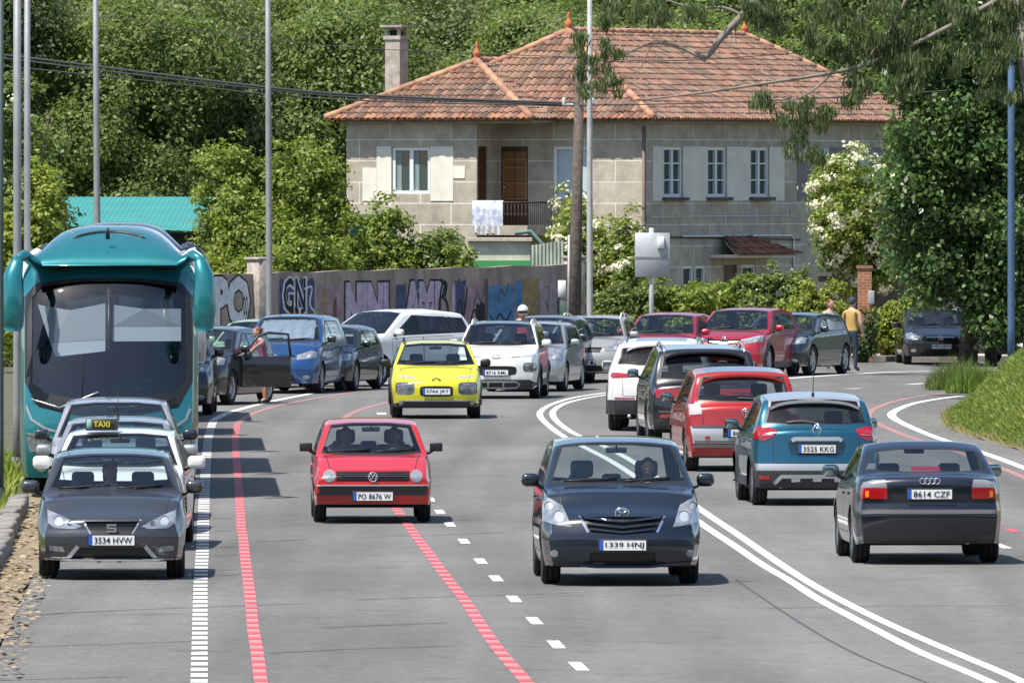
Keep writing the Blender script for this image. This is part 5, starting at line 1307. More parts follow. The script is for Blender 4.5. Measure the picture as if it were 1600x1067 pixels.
WW = (-6.96, -5.81, 4.21, 5.45); WM = (-2.79, -1.60, 4.08, 5.47); WD = (-4.38, -3.55, 3.38, 5.47)
RW = [(.97, 2.08, 4.12, 5.46), (3.54, 4.66, 4.12, 5.46), (6.07, 7.18, 4.12, 5.46)]; LW = [(2.1, 2.75, 1.55, 2.3), (2.85, 3.45, 1.55, 2.3), (4.5, 5.3, .2, 2.3), (5.6, 6.4, 1.5, 2.3)]
wall_holes(hs_, (0,-1.3,0), (1,0,0), (0,-1,0), -8.35, -4.4, -.2, EV, [WW])
wall_holes(hs_, (0,0,0), (1,0,0), (0,-1,0), -4.4, 0, -.2, EV, [WM, WD])
wall_holes(hs_, (0,0,0), (0,1,0), (1,0,0), 0, 15.8, -.2, EV, RW + LW)
wall_holes(hs_, (-4.4,0,0), (0,1,0), (1,0,0), -1.3, 0, -.2, EV, [(-1.22, -.68, 3.38, 5.47)])
for a, b in (((-8.35,-1.3),(-8.35,4)), ((-8.35,4),(-7.7,4)), ((-7.7,4),(-7.7,15.8)), ((-7.7,15.8),(0,15.8))):
    hs_.add([(a[0],a[1],-.2),(b[0],b[1],-.2),(b[0],b[1],EV),(a[0],a[1],EV)], [(3,2,1,0)])
hs_.build('wall', M_stone, house)
def panel(nm, a, b, z0, z1, side, m, pr=.018, parent=None, base=None, d0=0):
    """thin box on the left (L: at y=base) or right (R: at x=0) facade"""
    mb = MB()
    if side == 'L': y = base or 0; mb.box((a, y - pr, z0), (b, y + d0 + .001, z1))
    else: mb.box((-d0 - .001, a, z0), (pr, b, z1))
    return mb.build(nm, m, parent or house)
panel('plaster_panel', -7.42, WW[0]-.02, 4.02, 5.47, 'L', M_plaster, base=-1.3); panel('plaster_panel', WW[1]+.02, -5.1, 4.02, 5.47, 'L', M_plaster, base=-1.3)
panel('plaster_panel', -7.85, -7.425, 4.02, 4.9, 'L', M_plaster, base=-1.3); panel('plaster_panel', -5.095, -4.75, 4.62, 4.95, 'L', M_plaster, base=-1.3)
for a, b in ((.35, .95), (2.10, 3.52), (4.68, 6.05), (7.2, 8.1)): panel('plaster_panel', a, b, 4.02, 5.47, 'R', M_plaster)
panel('grey_panel', 8.9, 9.75, 4.02, 5.47, 'R', M_plg); panel('white_shutter', 9.76, 10.78, 4.1, 5.45, 'R', M_shut, .03); panel('grey_panel', 10.85, 12.25, 3.9, 5.47, 'R', M_plg); panel('white_shutter', 12.3, 13.2, 4.1, 5.45, 'R', M_shut, .03); panel('grey_panel', 13.3, 15.4, 3.9, 5.47, 'R', M_plg)
def window(a, b, z0, z1, side, base=0, leaves_=2, inner='curtain', sill=None, kind='window'):
    fr = MB(); y = base
    def bx(mb, u0, u1, c0, c1, d0, d1, mi=0):
        if side == 'L': mb.box((u0, y + d0, c0), (u1, y + d1, c1), mi)
        else: mb.box((-d1, u0, c0), (-d0, u1, c1), mi)
    t = .085
    bx(fr, a, b, z0, z0 + t, .03, .13); bx(fr, a, b, z1 - t, z1, .03, .13); bx(fr, a, a + t, z0 + t, z1 - t, .03, .13); bx(fr, b - t, b, z0 + t, z1 - t, .03, .13)
    m_ = (a + b) / 2
    if side == 'R' and inner == 'curtain':
        for c_z in (.34, .67): bx(fr, a + t, b - t, z0 + (z1 - z0) * c_z - .018, z0 + (z1 - z0) * c_z + .018, .04, .10)
    if leaves_ == 2: bx(fr, m_ - .055, m_ + .055, z0 + t, z1 - t, .025, .12)
    w = fr.build('window', M_pvc, house)
    g = MB(); bx(g, a + t, b - t, z0 + t, z1 - t, .10, .11); g.build('pane', M_shut if inner == 'shut' else M_hglass, w)
    if inner == 'curtain':
        for u0, u1 in ((a + t, a + t + .16), (m_ + .06, m_ + .2)):
            g = MB(); bx(g, u0, u1, z0 + t, z1 - t, .088, .099); g.build('curtain', M_curt, w)
    if sill:
        g = MB(); bx(g, a - .08, b + .12, z0 - .09, z0 - .002, -.16, .03); g.build('sill', mat('dark_sill', (.10,.085,.07), .9, noise=.4), w)
    return w
window(*WW, 'L', -1.3); window(*WM, 'L', 0, 1, 'shut')
for w in RW: window(*w, 'R', sill=True)
for i, w in enumerate(LW): 
    if i != 2: window(*w, 'R', leaves_=1, inner='')
def door(a, b, z0, z1, side, base):
    mb = MB(); 
    if side == 'L':
        mb.box((a, base + .05, z0), (b, base + .12, z1)); d = mb.build('door', M_wood, house); g = MB(); w = (b - a - .16) / 2
        for i in range(2):
            for j in range(3):
                x = a + .06 + i * (w + .04); z = z0 + .75 + j * .42; g.box((x, base + .035, z), (x + w, base + .051, z + .36))
        g2 = MB(); g2.box((a + .05, base + .03, z0 + .70), (a + .09, base + .05, z1 - .35)); g2.box((b - .09, base + .03, z0 + .70), (b - .05, base + .05, z1 - .35))
        for z in (.70, 1.12, 1.54, 1.74): g2.box((a + .09, base + .031, z0 + z - .02), (b - .09, base + .05, z0 + z + .02))
        g.build('door_panel', M_woodl, d); g2.build('door_trim', mat('door_trim', (.30,.15,.04), .5), d); k = MB(); k.ell((a + .1, base + .02, z0 + 1.0), (.03,.03,.03)); k.build('handle', M_chrome, d)
    else:
        mb.box((base - .12, a, z0), (base - .05, b, z1)); d = mb.build('door', M_wood, house)
door(*WD, 'L', 0); door(-1.22, -.68, 3.38, 5.47, 'R', -4.4); door(*LW[2], 'R', 0)
# balcony with railing under the wing roof
mb = MB(); mb.box((-4.399, -1.55, 3.12), (-2.75, -.001, 3.37)); bal = mb.build('balcony', M_stone, house)
rl = MB(); rl.tube([(-4.4,-1.5,3.98), (-2.8,-1.5,3.98), (-2.8,-.02,3.98)], .028, 0, 6)
for k in range(15): x = -4.34 + k * .108; rl.tube([(x,-1.5,3.36),(x,-1.5,3.97)], .011, 0, 5); rl.ell((x,-1.5,3.66), (.04,.012,.05), 0, None, 6, 4)
for k in range(12): y = -1.4 + k * .118; rl.tube([(-2.8,y,3.36),(-2.8,y,3.97)], .011, 0, 5)
rl.build('railing', mat('wrought_iron', (.03,.022,.02), .6), bal)
# cornice
mb = MB(); mb.box((-8.45,-1.45,EV-.02),(-2.6,-1.301,EV+.10)); mb.box((-2.6,-.15,EV-.02),(.15,-.001,EV+.10)); mb.box((.001,-.0,EV-.02),(.15,15.9,EV+.10)); mb.box((-8.45,-1.30,EV+.001),(-2.6,-.15,EV+.10))
mb.build('cornice', mat('cornice_cement', (.36,.35,.27), .9, noise=.3), house)
# tiled roof
def tile_face(mb, P0, P1, poly, lip=True, seed=0):
    """eave from P0 to P1, poly: all corners (eave first); barrel tiles in courses, clipped to the outline"""
    P0, P1 = Vector(P0), Vector(P1); u = (P1 - P0).normalized(); pl = [Vector(p) for p in poly]
    n = (pl[1] - pl[0]).cross(pl[2] - pl[0]).normalized(); 
    if n.z < 0: n = -n
    v = n.cross(u); 
    if v.z < 0: v = -v
    pu = [((p - P0).dot(u), (p - P0).dot(v)) for p in pl]; u0, u1 = min(p[0] for p in pu), max(p[0] for p in pu); vm = max(p[1] for p in pu)
    bm = bmesh.new(); r = random.Random(seed); tw = .18; cl = .315; nt_ = int((u1 - u0) / tw) + 2; nc = int(vm / cl) + 2
    def inside(a, b, e=.35):
        ok = True; m = len(pu); ar = sum(pu[i-1][0]*pu[i][1]-pu[i][0]*pu[i-1][1] for i in range(m)); sg = 1 if ar > 0 else -1
        for i in range(m):
            p, q = pu[i-1], pu[i]; ex, ey = q[0]-p[0], q[1]-p[1]; L = math.hypot(ex, ey)
            if L > 0 and sg * (ex*(b-p[1]) - ey*(a-p[0])) / L < -e: return False
        return True
    for c in range(nc):
        for t in range(nt_):
            a = u0 + t * tw; b = c * cl
            if not inside(a + tw/2, b + cl/2): continue
            V = []; jit = r.uniform(-.012, .012); jt2 = r.uniform(-.008, .008)
            for end in (0, 1):
                for k in range(6):
                    x = k / 5; zz = (.052 * math.sin(math.pi * x) if x > 0 else 0) + (.045 if not end else .010) + jt2
                    V.append(bm.verts.new(P0 + u * (a + tw * x * .99) + v * (b - .04 + jit + (cl + .03) * end) + n * zz))
            for k in range(5): bm.faces.new((V[k], V[k+1], V[7+k], V[6+k]))
            if r.random() < 2: # front edge thickness
                W = [bm.verts.new(V[k].co - n * .028) for k in range(6)]
                for k in range(5): bm.faces.new((W[k], W[k+1], V[k+1], V[k]))
    cen = sum((Vector((p[0], p[1], 0)) for p in pu), Vector()) / len(pu)
    for i in range(len(pl)):
        a, b = pl[i-1], pl[i]
        if abs((a - P0).dot(v)) < .01 and abs((b - P0).dot(v)) < .01: continue
        e = (b - a).normalized(); no = e.cross(n); c3 = P0 + u * cen.x + v * cen.y
        if (c3 - a).dot(no) > 0: no = -no
        bmesh.ops.bisect_plane(bm, geom=bm.verts[:] + bm.edges[:] + bm.faces[:], plane_co=a, plane_no=no, clear_outer=True)
    bm.verts.ensure_lookup_table(); bm.verts.index_update(); bm.normal_update()
    fs = []
    for f in bm.faces:
        q = [w.index for w in f.verts]; fs.append(q)
    mb.add([w.co.copy() for w in bm.verts], fs, 0); bm.free()
    mb.add([p - n * .03 for p in pl], [tuple(range(len(pl)))], 1)
e = 6.18; Re = 8.53; Ce = (.43,-.43,e); Le = (-8.13,-.43,e); R1 = (-3.85,2.9,Re); R2 = (-3.85,13.35,Re); Rt = (.43,16.23,e); Lt = (-8.13,16.23,e)
A_ = (-5.65,1.04,7.72); A2 = (-5.65,3.4,7.72); Nn = (-2.54,-1.73,e); Nl = (-8.76,-1.73,e)
M_tile = mat('terracotta', (.225,.112,.070), .9, island=.42, col2=(.15,.11,.082), nscale=1.4, hv=.018); M_tileb = mat('roof_under', (.10,.05,.03), .9)
M_tileo = mat('fresh_terracotta', (.46,.15,.055), .85, island=.25)
rf = MB()
for i, (p0, p1, poly) in enumerate([(Ce, Rt, [Ce, Rt, R2, R1]), (Le, Ce, [Le, Ce, R1]), (Nl, Nn, [Nl, Nn, A_]), (Nn, (-2.54,2.4,e), [Nn, (-2.54,2.4,e), A2, A_]), (Nl, (-8.76,4.4,e), [Nl, (-8.76,4.4,e), A2, A_]), (Le, Lt, [Le, Lt, R2, R1]), (Rt, Lt, [Rt, Lt, R2])]):
    tile_face(rf, p0, p1, poly, seed=i)
roof = rf.build('roof', [M_tile, M_tileb], house)
# cleaner orange eave row
ev = MB()
for a, b in ((Ce, Rt), (Le, Ce), (Nl, Nn)):
    a, b = Vector(a), Vector(b); d = (b - a).normalized(); o = Vector((d.y, -d.x, 0)); L = (b - a).length; n = int(L / .215)
    for k in range(n):
        p = a + d * (L * (k + .5) / n); V = []
        for j in range(2):
            for q in range(6):
                t = math.pi * q / 5; V.append(p + d * (.095 * math.cos(t)) + Vector((0, 0, .01 + .075 * math.sin(t) - .02 + .09 * j)) + o * (.035 - .20 * j))
        ev.add(V, [(q, q+1, q+7, q+6) for q in range(5)] + [(5,4,3,2,1,0)], 0, False)
ev.build('eave_tiles', M_tileo, roof)
hp = MB()
for a, b in ((Ce, R1), (R1, R2), (R2, Rt), (A_, Nn), (Nl, A_), (A_, (-5.65,2.9,7.72)), (Le, R1)):
    a, b = Vector(a) + Vector((0,0,.06)), Vector(b) + Vector((0,0,.06)); n = int((b - a).length / .42)
    for k in range(n): hp.tube([a.lerp(b, k/n), a.lerp(b, (k+1.12)/n)], [.105, .085], 0, 8)
hp.build('ridge_tiles', mat('ridge_terracotta', (.36,.19,.12), .85, island=.25), roof)
for p in (A_, R1, R2):
    fm = MB(); fm.lathe([(.14,-.05),(.14,.05),(.06,.10),(.10,.18),(.12,.26),(.05,.34),(.03,.42),(.055,.48),(0,.58)], 0, 12, Matrix.Translation(p)); fm.build('finial', M_tileo, roof)
ch = MB(); ch.box((-.225,-.225,5.5),(.225,.225,8.35)); ch.box((-.26,-.26,8.35),(.26,.26,8.45)); 
for sx in (-1,1):
    for sy in (-1,1): ch.box((sx*.18-.04, sy*.18-.04, 8.45),(sx*.18+.04, sy*.18+.04, 8.68))
ch.box((-.33,-.33,8.68),(.33,.33,8.74)); ch.box((-.13,-.13,8.45),(.13,.13,8.6), 1)
c_ = ch.build('chimney', [mat('chimney_cement', (.38,.33,.28), .9, noise=.4, nscale=4), M_under], roof); c_.location = (-8.3, 1.4, 0)
# door canopy with tiles, pipes and cables on the shaded side
cn = MB(); cn.box((.001,3.7,2.50),(.75,7.3,2.58), 1); tile_face(cn, (.85,3.6,2.58), (.85,7.4,2.58), [(.85,3.6,2.58),(.85,7.4,2.58),(.02,6.1,3.02),(.02,4.4,3.02)], seed=9)
cn.m = [m if m else 0 for m in cn.m]; cn.build('door_canopy', [mat('old_terracotta', (.20,.085,.055), .9, island=.4), M_plaster], house)
for pts, r, m in (([(.04,2.0,3.08),(.04,8.4,3.08),(.04,8.6,3.0),(.04,8.6,1.6)], .03, M_pvc), ([(.05,.6,3.06),(.05,5.2,3.02),(.05,9.0,2.96)], .02, M_black), ([(-.05,-.06,6.0),(-.05,-.06,0)], .045, mat('downpipe', (.16,.12,.10), .7)), ([(.04,.2,3.6),(.04,8.5,3.62)], .012, M_pvc)):
    mb = MB(); mb.tube(pts, r, 0, 6); mb.build('pipe', m, house)
# blanket over the balcony rail (a thing of its own)
bl = MB(); V = []; F = []; nx_ = 18
prof = [(.04,-.45),(.045,-.2),(.04,0),(0,.035),(-.04,0),(-.05,-.25),(-.045,-.55),(-.05,-.85)]
for i in range(nx_ + 1):
    x = -.46 + .92 * i / nx_
    for j, (yy, zz) in enumerate(prof): V.append((x, yy + .022 * math.sin(i * 1.9) * (j > 4) * (j - 3) / 2, zz + (.03 * math.sin(i * .7) if j == 7 else 0)))
for i in range(nx_):
    for j in range(7): a = i*8+j; F.append((a, a+1, a+9, a+8))
bl.add(V, F, 0, True); o = bl.build('blanket', mat('blanket_cloth', (.66,.68,.72), .9, col2=(.20,.26,.40), nscale=7))
Mh = Matrix.Translation(HO) @ Matrix.Rotation(FI, 4, 'Z'); o.matrix_world = Mh @ Matrix.Translation((-3.95,-1.5,4.0)); tag(o, 'white and blue blanket hung over the balcony rail', 'blanket')
def hl(x, y, z=0): return Mh @ Vector((x, y, z))
# flower pot on the balcony
mb = MB(); mb.lathe([(0,0),(.09,0),(.12,.2),(.10,.2),(0,.18)], 0, 12); ob = mb.build('flower_pot', mat('pot_red', (.50,.10,.04), .7)); ob.location = hl(-4.25,-1.35,3.37); tag(ob, 'small red flower pot at the left end of the balcony', 'flower pot')

# ------------------------------------------------------------ walls, sheds, poles
M_conc = stone('old_wall', (.155,.14,.125), (.135,.12,.11), (.12,.105,.095), 3.0, 2.6, .01)
WA, WB = Vector((-7.3,296,0)), Vector((1.72,306,0)); wd_ = (WB - WA).normalized(); wang = math.atan2(wd_.y, wd_.x)
wall = thing('graffiti_wall', 'long weathered concrete wall covered in graffiti behind the parked cars', 'wall', WA, wang)
WL = (WB - WA).length; mb = MB(); lft = -3.4
def wtop(x): return 2.27 + .0135 * max(0, x) + .015 * math.sin(x * 3)
V = []; F = []; n = 40
for k in range(n + 1):
    x = lft + (WL - lft) * k / n; V += [(x, 0, -.1), (x, 0, wtop(x)), (x, .22, wtop(x)), (x, .22, -.1)]
for k in range(n):
    a = 4*k; F += [(a, a+4, a+5, a+1), (a+1, a+5, a+6, a+2), (a+2, a+6, a+7, a+3)]
F += [(0,1,2,3), (4*n+3,4*n+2,4*n+1,4*n)]; mb.add(V, F)
def wallmat():
    m = mat('wall_render', (.42,.345,.29), .92, col2=(.17,.135,.11), nscale=1.6, bump=.3); nt = m.node_tree
    for nd in nt.nodes:
        if nd.type == 'TEX_NOISE':
            mp = nt.nodes.new('ShaderNodeMapping'); mp.inputs['Scale'].default_value = (1.6, 1, .35); tc = [q for q in nt.nodes if q.type == 'TEX_COORD'][0]
            nt.links.new(tc.outputs['Object'], mp.inputs[0]); nt.links.new(mp.outputs[0], nd.inputs['Vector'])
    return m
mb.build('wall_panel', wallmat(), wall)
for k, (x, h, w) in enumerate(((1.71, 2.62, .5), (WL - .2, 2.6, .4))):
    mb = MB(); mb.rbox((x, .02, h/2), (w, .42, h), .02, 0, seg=1); mb.rbox((x, .02, h + .03), (w + .08, .5, .07), .015, 0, seg=1); mb.build('wall_pillar', mat('pillar_stone', (.34,.30,.26), .9, noise=.45, nscale=5), wall)
X90 = Matrix.Rotation(R(90), 4, 'X')
G_w = mat('spray_silver', (.62,.64,.65), .6, noise=.25, nscale=6); G_k = mat('spray_black', (.015,.015,.02), .7); G_l = mat('spray_lilac', (.47,.38,.48), .8, noise=.35, nscale=4); G_b = mat('spray_blue', (.08,.21,.38), .8, noise=.35, nscale=4); G_p = mat('spray_mauve', (.33,.23,.25), .8, noise=.35, nscale=3); G_t = mat('spray_ochre', (.30,.22,.10), .8, noise=.35, nscale=4); G_c = mat('spray_indigo', (.07,.08,.17), .8, noise=.4, nscale=4)
def graf(items, mats, nm='graffiti'):
    g = MB()
    for it in items:
        if it[0] == 't': _, body, x, z, h, w, mi, off, d = it; g.text(body, h, w * 1.47, Matrix.Translation((x, -d, z)) @ X90, mi, th=0, offset=off)
        elif it[0] == 'b': _, x0, x1, z0, z1, mi, d = it; pts = []; r = random.Random(int(x0*99)); m_ = 14; pts = [(x0 + (x1-x0)*k/m_, z0 + r.uniform(-.05,.05)) for k in range(m_+1)] + [(x1 - (x1-x0)*k/m_, z1 + r.uniform(-.07,.04)) for k in range(m_+1)]; g.add([(x, -d, z) for x, z in pts], [tuple(range(len(pts)))], mi)
        else:
            _, pts, w, mi, d = it; p = smoothpts([Vector((x, 0, z)) for x, z in pts], 3); V = []
            for i, q in enumerate(p):
                t = (p[min(i+1, len(p)-1)] - p[max(i-1, 0)]).normalized(); nn = Vector((-t.z, 0, t.x)) * w / 2; V += [(q.x+nn.x, -d, q.z+nn.z), (q.x-nn.x, -d, q.z-nn.z)]
            g.add(V, [(2*i, 2*i+1, 2*i+3, 2*i+2) for i in range(len(p)-1)], mi)
    return g.build(nm, mats, wall)
ws = lambda px: (px - 330) / 575 * WL
graf([('t','PO',ws(360),1.62,1.35,.92,1,.09,.006),('t','PO',ws(360),1.62,1.24,.86,0,.06,.010),('t','oo',ws(380),1.5,.5,.10,1,0,.013)], [G_w, G_k])
graf([('b',ws(432),ws(486),.75,2.15,2,.005),('t','GN',ws(455),1.75,.95,.62,0,.07,.009),('t','GN',ws(455),1.75,.85,.54,1,.02,.012),('t','dlk',ws(460),1.05,.8,.8,0,.06,.009),('t','dlk',ws(460),1.05,.72,.72,1,.015,.012),
      ('l',[(ws(470),1.9),(ws(484),2.0),(ws(476),1.5),(ws(489),1.3),(ws(480),1.0)],.05,0,.013)], [G_w, G_k, G_c])
graf([('b',ws(490),ws(532),.6,2.0,1,.005),('t','NINL',ws(572),1.42,1.35,1.30,2,.12,.007),('t','NINL',ws(572),1.42,1.25,1.22,0,.09,.010),('b',ws(612),ws(628),.6,2.0,3,.006),
      ('t','AMR',ws(660),1.42,1.4,1.25,2,.13,.008),('t','AMR',ws(660),1.42,1.3,1.16,0,.10,.010),('l',[(ws(682),2.1),(ws(690),2.0),(ws(684),1.7),(ws(694),1.5),(ws(693),1.0)],.07,2,.013),('l',[(ws(680),1.1),(ws(682),2.0),(ws(692),2.05),(ws(690),1.75),(ws(682),1.65)],.07,2,.013)], [G_l, G_p, G_k, G_c])
graf([('b',ws(705),ws(722),1.0,2.1,1,.005),('b',ws(720),ws(748),.5,2.0,2,.006),('b',ws(757),ws(798),.5,1.95,0,.007),('b',ws(800),ws(812),1.3,2.05,0,.006),('b',ws(812),ws(838),.5,2.1,3,.005),('b',ws(738),ws(752),.5,1.5,4,.008),
      ('l',[(ws(708),.9),(ws(712),1.8),(ws(718),1.0),(ws(724),1.9)],.05,4,.010),('l',[(ws(728),.9),(ws(735),1.5),(ws(742),.9),(ws(746),1.6)],.05,4,.011),('l',[(ws(760),1.2),(ws(768),1.0),(ws(776),1.3),(ws(784),1.0),(ws(794),1.3)],.05,4,.011),('l',[(ws(846),.8),(ws(850),1.9),(ws(860),1.2),(ws(868),2.0)],.06,3,.010)], [G_b, G_c, G_p, G_t, G_k])
graf([('b',ws(333),ws(344),.5,1.6,1,.004),('b',ws(505),ws(514),.4,1.2,0,.004),('b',ws(640),ws(648),.4,2.1,2,.005),('b',ws(842),ws(856),.4,1.9,1,.005),('b',ws(890),ws(902),.4,1.9,0,.005),('t','SKE',ws(862),1.35,1.1,.75,0,.08,.016),('b',ws(856),ws(866),.6,2.2,0,.006),('b',ws(868),ws(878),.4,1.7,2,.006)]
     + [('l',[(ws(x), z), (ws(x)+.15, z+.45), (ws(x)+.24, z+.05), (ws(x)+.40, z+.5)], .035, k % 3, .014) for k, (x, z) in enumerate(((345,.4),(400,.5),(440,.4),(500,1.3),(535,.5),(604,.6),(640,1.5),(701,.5),(734,1.4),(752,.6),(772,1.5),(806,.5),(830,1.2),(850,.4),(872,1.3)))], [mat('spray_dusty', (.36,.30,.33), .85, noise=.3, nscale=5), mat('spray_umber', (.14,.09,.07), .85, noise=.3), mat('spray_slate', (.10,.13,.19), .85, noise=.3)])
graf([('b',ws(497),ws(505),.5,1.9,0,.008),('b',ws(514),ws(520),.5,1.7,2,.008),('b',ws(700),ws(705),.6,2.0,1,.008),('b',ws(752),ws(757),.5,2.1,2,.006),('b',ws(840),ws(846),.6,2.1,1,.008),('b',ws(880),ws(888),.5,2.1,0,.006)], [G_t, G_l, mat('spray_brown', (.13,.08,.05), .8)])

def pole(label, px, d, r0, r1, h, m, name='street_lamp', cat='street lamp', group=None, lamp=True, lean=0, arm=1.6):
    X = (px - 800) * d / FPX; root = thing(name, label, cat, (X, d, 0), 0, group)
    mb = MB(); mb.tube([(0,0,-.05),(0,0,1.0),(lean*.5,0,h*.5),(lean,0,h)], [r0, r0*.97, (r0+r1)/2, r1], 0, 12); mb.lathe([(r0*1.8,0),(r0*1.8,.03),(r0*1.3,.06),(r0*1.3,.3)], 0, 12); mb.build('pole', m, root)
    if lamp:
        mb = MB(); mb.tube([(lean,0,h-.05),(lean+arm*.4,0,h+.35),(lean+arm,0,h+.45)], r1*.8, 0, 8); mb.build('arm', m, root)
        mb = MB(); mb.rbox((lean+arm+.3,0,h+.45), (.7,.28,.12), .05, 0); mb.build('lamp_head', M_silverpl, root)
    return root
M_galv = mat('galvanised', (.30,.30,.30), .55, .4, noise=.15, nscale=3); M_galvl = mat('galvanised_pale', (.42,.42,.40), .6, .2, noise=.2, nscale=3)
pole('thick grey lamp post close to the left edge, behind the teal coach', 27, 186.6, .068, .060, 9.5, M_galv)
pole('grey lamp post second from the left, behind the teal coach', 42.5, 196.5, .056, .050, 9.5, M_galv)
pole('grey lamp post rising behind the coach roof in front of the teal shed', 153, 299, .095, .06, 12, M_galv, lean=-.08)
pole('tall grey lamp post in front of the graffiti wall', 421, 290, .088, .058, 12, M_galv, lean=-.05)
pole('pale metal lamp post beside the wooden utility pole', 921.5, 303, .085, .06, 12, M_galvl)
pole('pale concrete post between the white flowering tree and the dark tree', 1437, 311, .075, .06, 3.65, M_galvl, 'post', 'post', lamp=False)
pole('blue painted lamp post on the grassy bank at the right', 1580, 295.5, .095, .08, 10.5, mat('blue_paint', (.06,.115,.20), .5, noise=.2), lamp=True, arm=-1.5)
pole('dark green post at the very left edge by the weeds', 1, 168, .045, .04, 7.6, mat('green_paint', (.04,.06,.055), .6), 'post', 'post', lamp=False)
M_pole = mat('weathered_wood', (.105,.085,.07), .95, noise=.5, nscale=9, bump=.5)
up_ = thing('utility_pole', 'weathered wooden utility pole in front of the stone house', 'utility pole', ((900-800)*304/FPX, 304, 0)); mb = MB(); mb.tube([(-.05,0,-.1),(0,0,3),(.10,0,7.45)], [.17,.15,.11], 0, 12); mb.build('pole', M_pole, up_)
mb = MB(); mb.tube([(-.35,0,6.45),(.45,0,6.45)], .035, 0, 6); mb.build('crossarm', M_galv, up_)
for x in (-.3, .1, .42): mb = MB(); mb.lathe([(.02,6.45),(.045,6.5),(.03,6.55),(.045,6.6),(0,6.64)], 0, 8, Matrix.Translation((x,0,0))); mb.build('insulator', M_pvc, up_)
mb = MB(); mb.tube([(-.20,-.05,.2),(-.17,-.05,3.2)], .04, 0, 6); mb.build('cable_duct', M_galv, up_)
def cable(label, pts, r):
    mb = MB(); p = smoothpts([P(*q) for q in pts], 2); mb.tube(p, r, 0, 5); o = mb.build('cable', mat('cable', (.03,.03,.032), .6)); tag(o, label, 'cable')
D1 = 303.9
cable('thick twisted cable sagging from the left to the wooden pole, upper of the pair', [(-200,66,330),(0,85,322),(150,104,318),(420,138,311),(560,150,308),(905,162,D1)], .032)
cable('thick cable just below its twin running to the wooden pole', [(-200,72,330),(0,90,322),(150,110,318),(420,141,311),(560,154,308),(905,164.5,D1)], .026)
cable('thinner lower cable from the left edge to the wooden pole', [(-200,90,330),(0,103,322),(150,118,318),(300,134,314),(420,149,311),(600,160,308),(905,166,D1)], .018)
cable('fine high cable crossing the trees and the chimney to the roof', [(120,20,318),(220,35,316),(420,64,311),(620,80,309),(905,90,D1)], .010)
cable('fine cable running right from the pole across the tiled roof', [(905,90,D1),(1040,98,300),(1240,84,296),(1300,78,292)], .012)
cable('slack cable running right from the pole into the dark tree', [(905,165,D1),(1050,163,302),(1200,158,300),(1330,151,298),(1480,142,296)], .016)
# information sign seen from behind
sg = thing('road_sign', 'road sign seen from behind, grey back panel on a metal post', 'sign', ((1018-800)*292/FPX, 292, 0)); mb = MB(); mb.tube([(0,0,-.05),(0,0,3.42)], .062, 0, 10); mb.build('post', M_galvl, sg)
mb = MB(); mb.rbox((.02,-.10,2.77),(.84,.04,1.06), .01, 0, seg=1); mb.build('sign_panel', mat('panel_back', (.40,.42,.43), .5, .3, noise=.1), sg)
mb = MB(); mb.box((-.40,-.135,2.70),(.44,-.121,2.735)); mb.build('bracket', M_galv, sg); mb = MB(); mb.rbox((.22,-.17,3.07),(.17,.10,.28), .01, 0, seg=1); mb.build('control_box', M_white, sg)
# brick gate pillar, boxes
gp = thing('gate_pillar', 'orange brick gate pillar between the hedges', 'pillar', ((1351-800)*306/FPX, 306, 0)); mb = MB(); mb.box((-.17,-.17,0),(.17,.17,2.35)); mb.build('shaft', stone('brick', (.42,.13,.05), (.36,.11,.045), (.35,.28,.22), .22, .075, .012), gp)
mb = MB(); mb.box((-.20,-.20,2.35),(.20,.20,2.42)); mb.build('pillar_cap', mat('brick_cap', (.30,.15,.08), .9), gp)
mb = MB(); mb.rbox((0,0,1.62),(.16,.12,.34), .02, 0); ob = mb.build('letter_box', mat('box_grey', (.35,.37,.38), .5)); ob.location = ((1351-800)*306/FPX + .16, 305.74, 0); tag(ob, 'small grey letter box fixed to the brick gate pillar', 'letter box')
gt = thing('garden_wall', 'grey garden wall right of the brick pillar', 'wall', (9.2, 313.5, 0)); mb = MB(); mb.box((-1.3,0,-.1),(4.5,.2,2.1)); mb.build('wall_panel', mat('grey_wall', (.16,.14,.13), .9, noise=.3), gt); mb = MB(); mb.box((-1.35,-.05,2.1),(4.55,.25,2.18)); mb.build('coping', M_conc, gt)  # wall in its own plain grey-brown
eb = thing('meter_box', 'white meter box beside the wooden utility pole', 'box', ((878-800)*305/FPX, 304.6, 0)); mb = MB(); mb.rbox((0,0,1.85),(.20,.15,.42), .01, 0, seg=1); mb.build('box', M_white, eb); mb = MB(); mb.rbox((.12,.02,1.0),(.36,.2,1.1), .01, 0, seg=1); mb.build('cabinet', mat('cabinet_green', (.02,.05,.04), .6), eb)
# low sheds between wall and house
sd = thing('garden_shed', 'low whitewashed shed with green edge above the graffiti wall', 'shed', ((783-800)*314/FPX, 314, 0)); mb = MB(); mb.box((-.85,0,0),(.75,2,3.0)); mb.build('wall', mat('whitewash', (.60,.57,.48), .9, noise=.25, nscale=2), sd)
mb = MB(); mb.box((-.9,-.06,2.27),(.85,-.001,2.50)); mb.build('green_edge', mat('green_edge', (.06,.30,.10), .6), sd); mb = MB(); mb.box((-.9,-.12,3.0),(.8,2.1,3.08)); mb.build('roof', mat('shed_roof', (.50,.45,.38), .9, noise=.3), sd)
mb = MB(); mb.tube([(.35,-.1,3.2),(.75,-.1,3.25),(1.35,-.1,2.6),(1.4,-.1,2.2)], .06, 0, 8); mb.build('drain_pipe', mat('pipe_green', (.10,.17,.15), .6), sd)
cs = thing('corrugated_hut', 'little hut of pale green corrugated sheet beside the whitewashed shed', 'hut', ((855-800)*312/FPX, 312, 0)); mb = MB(); V = []; F = []
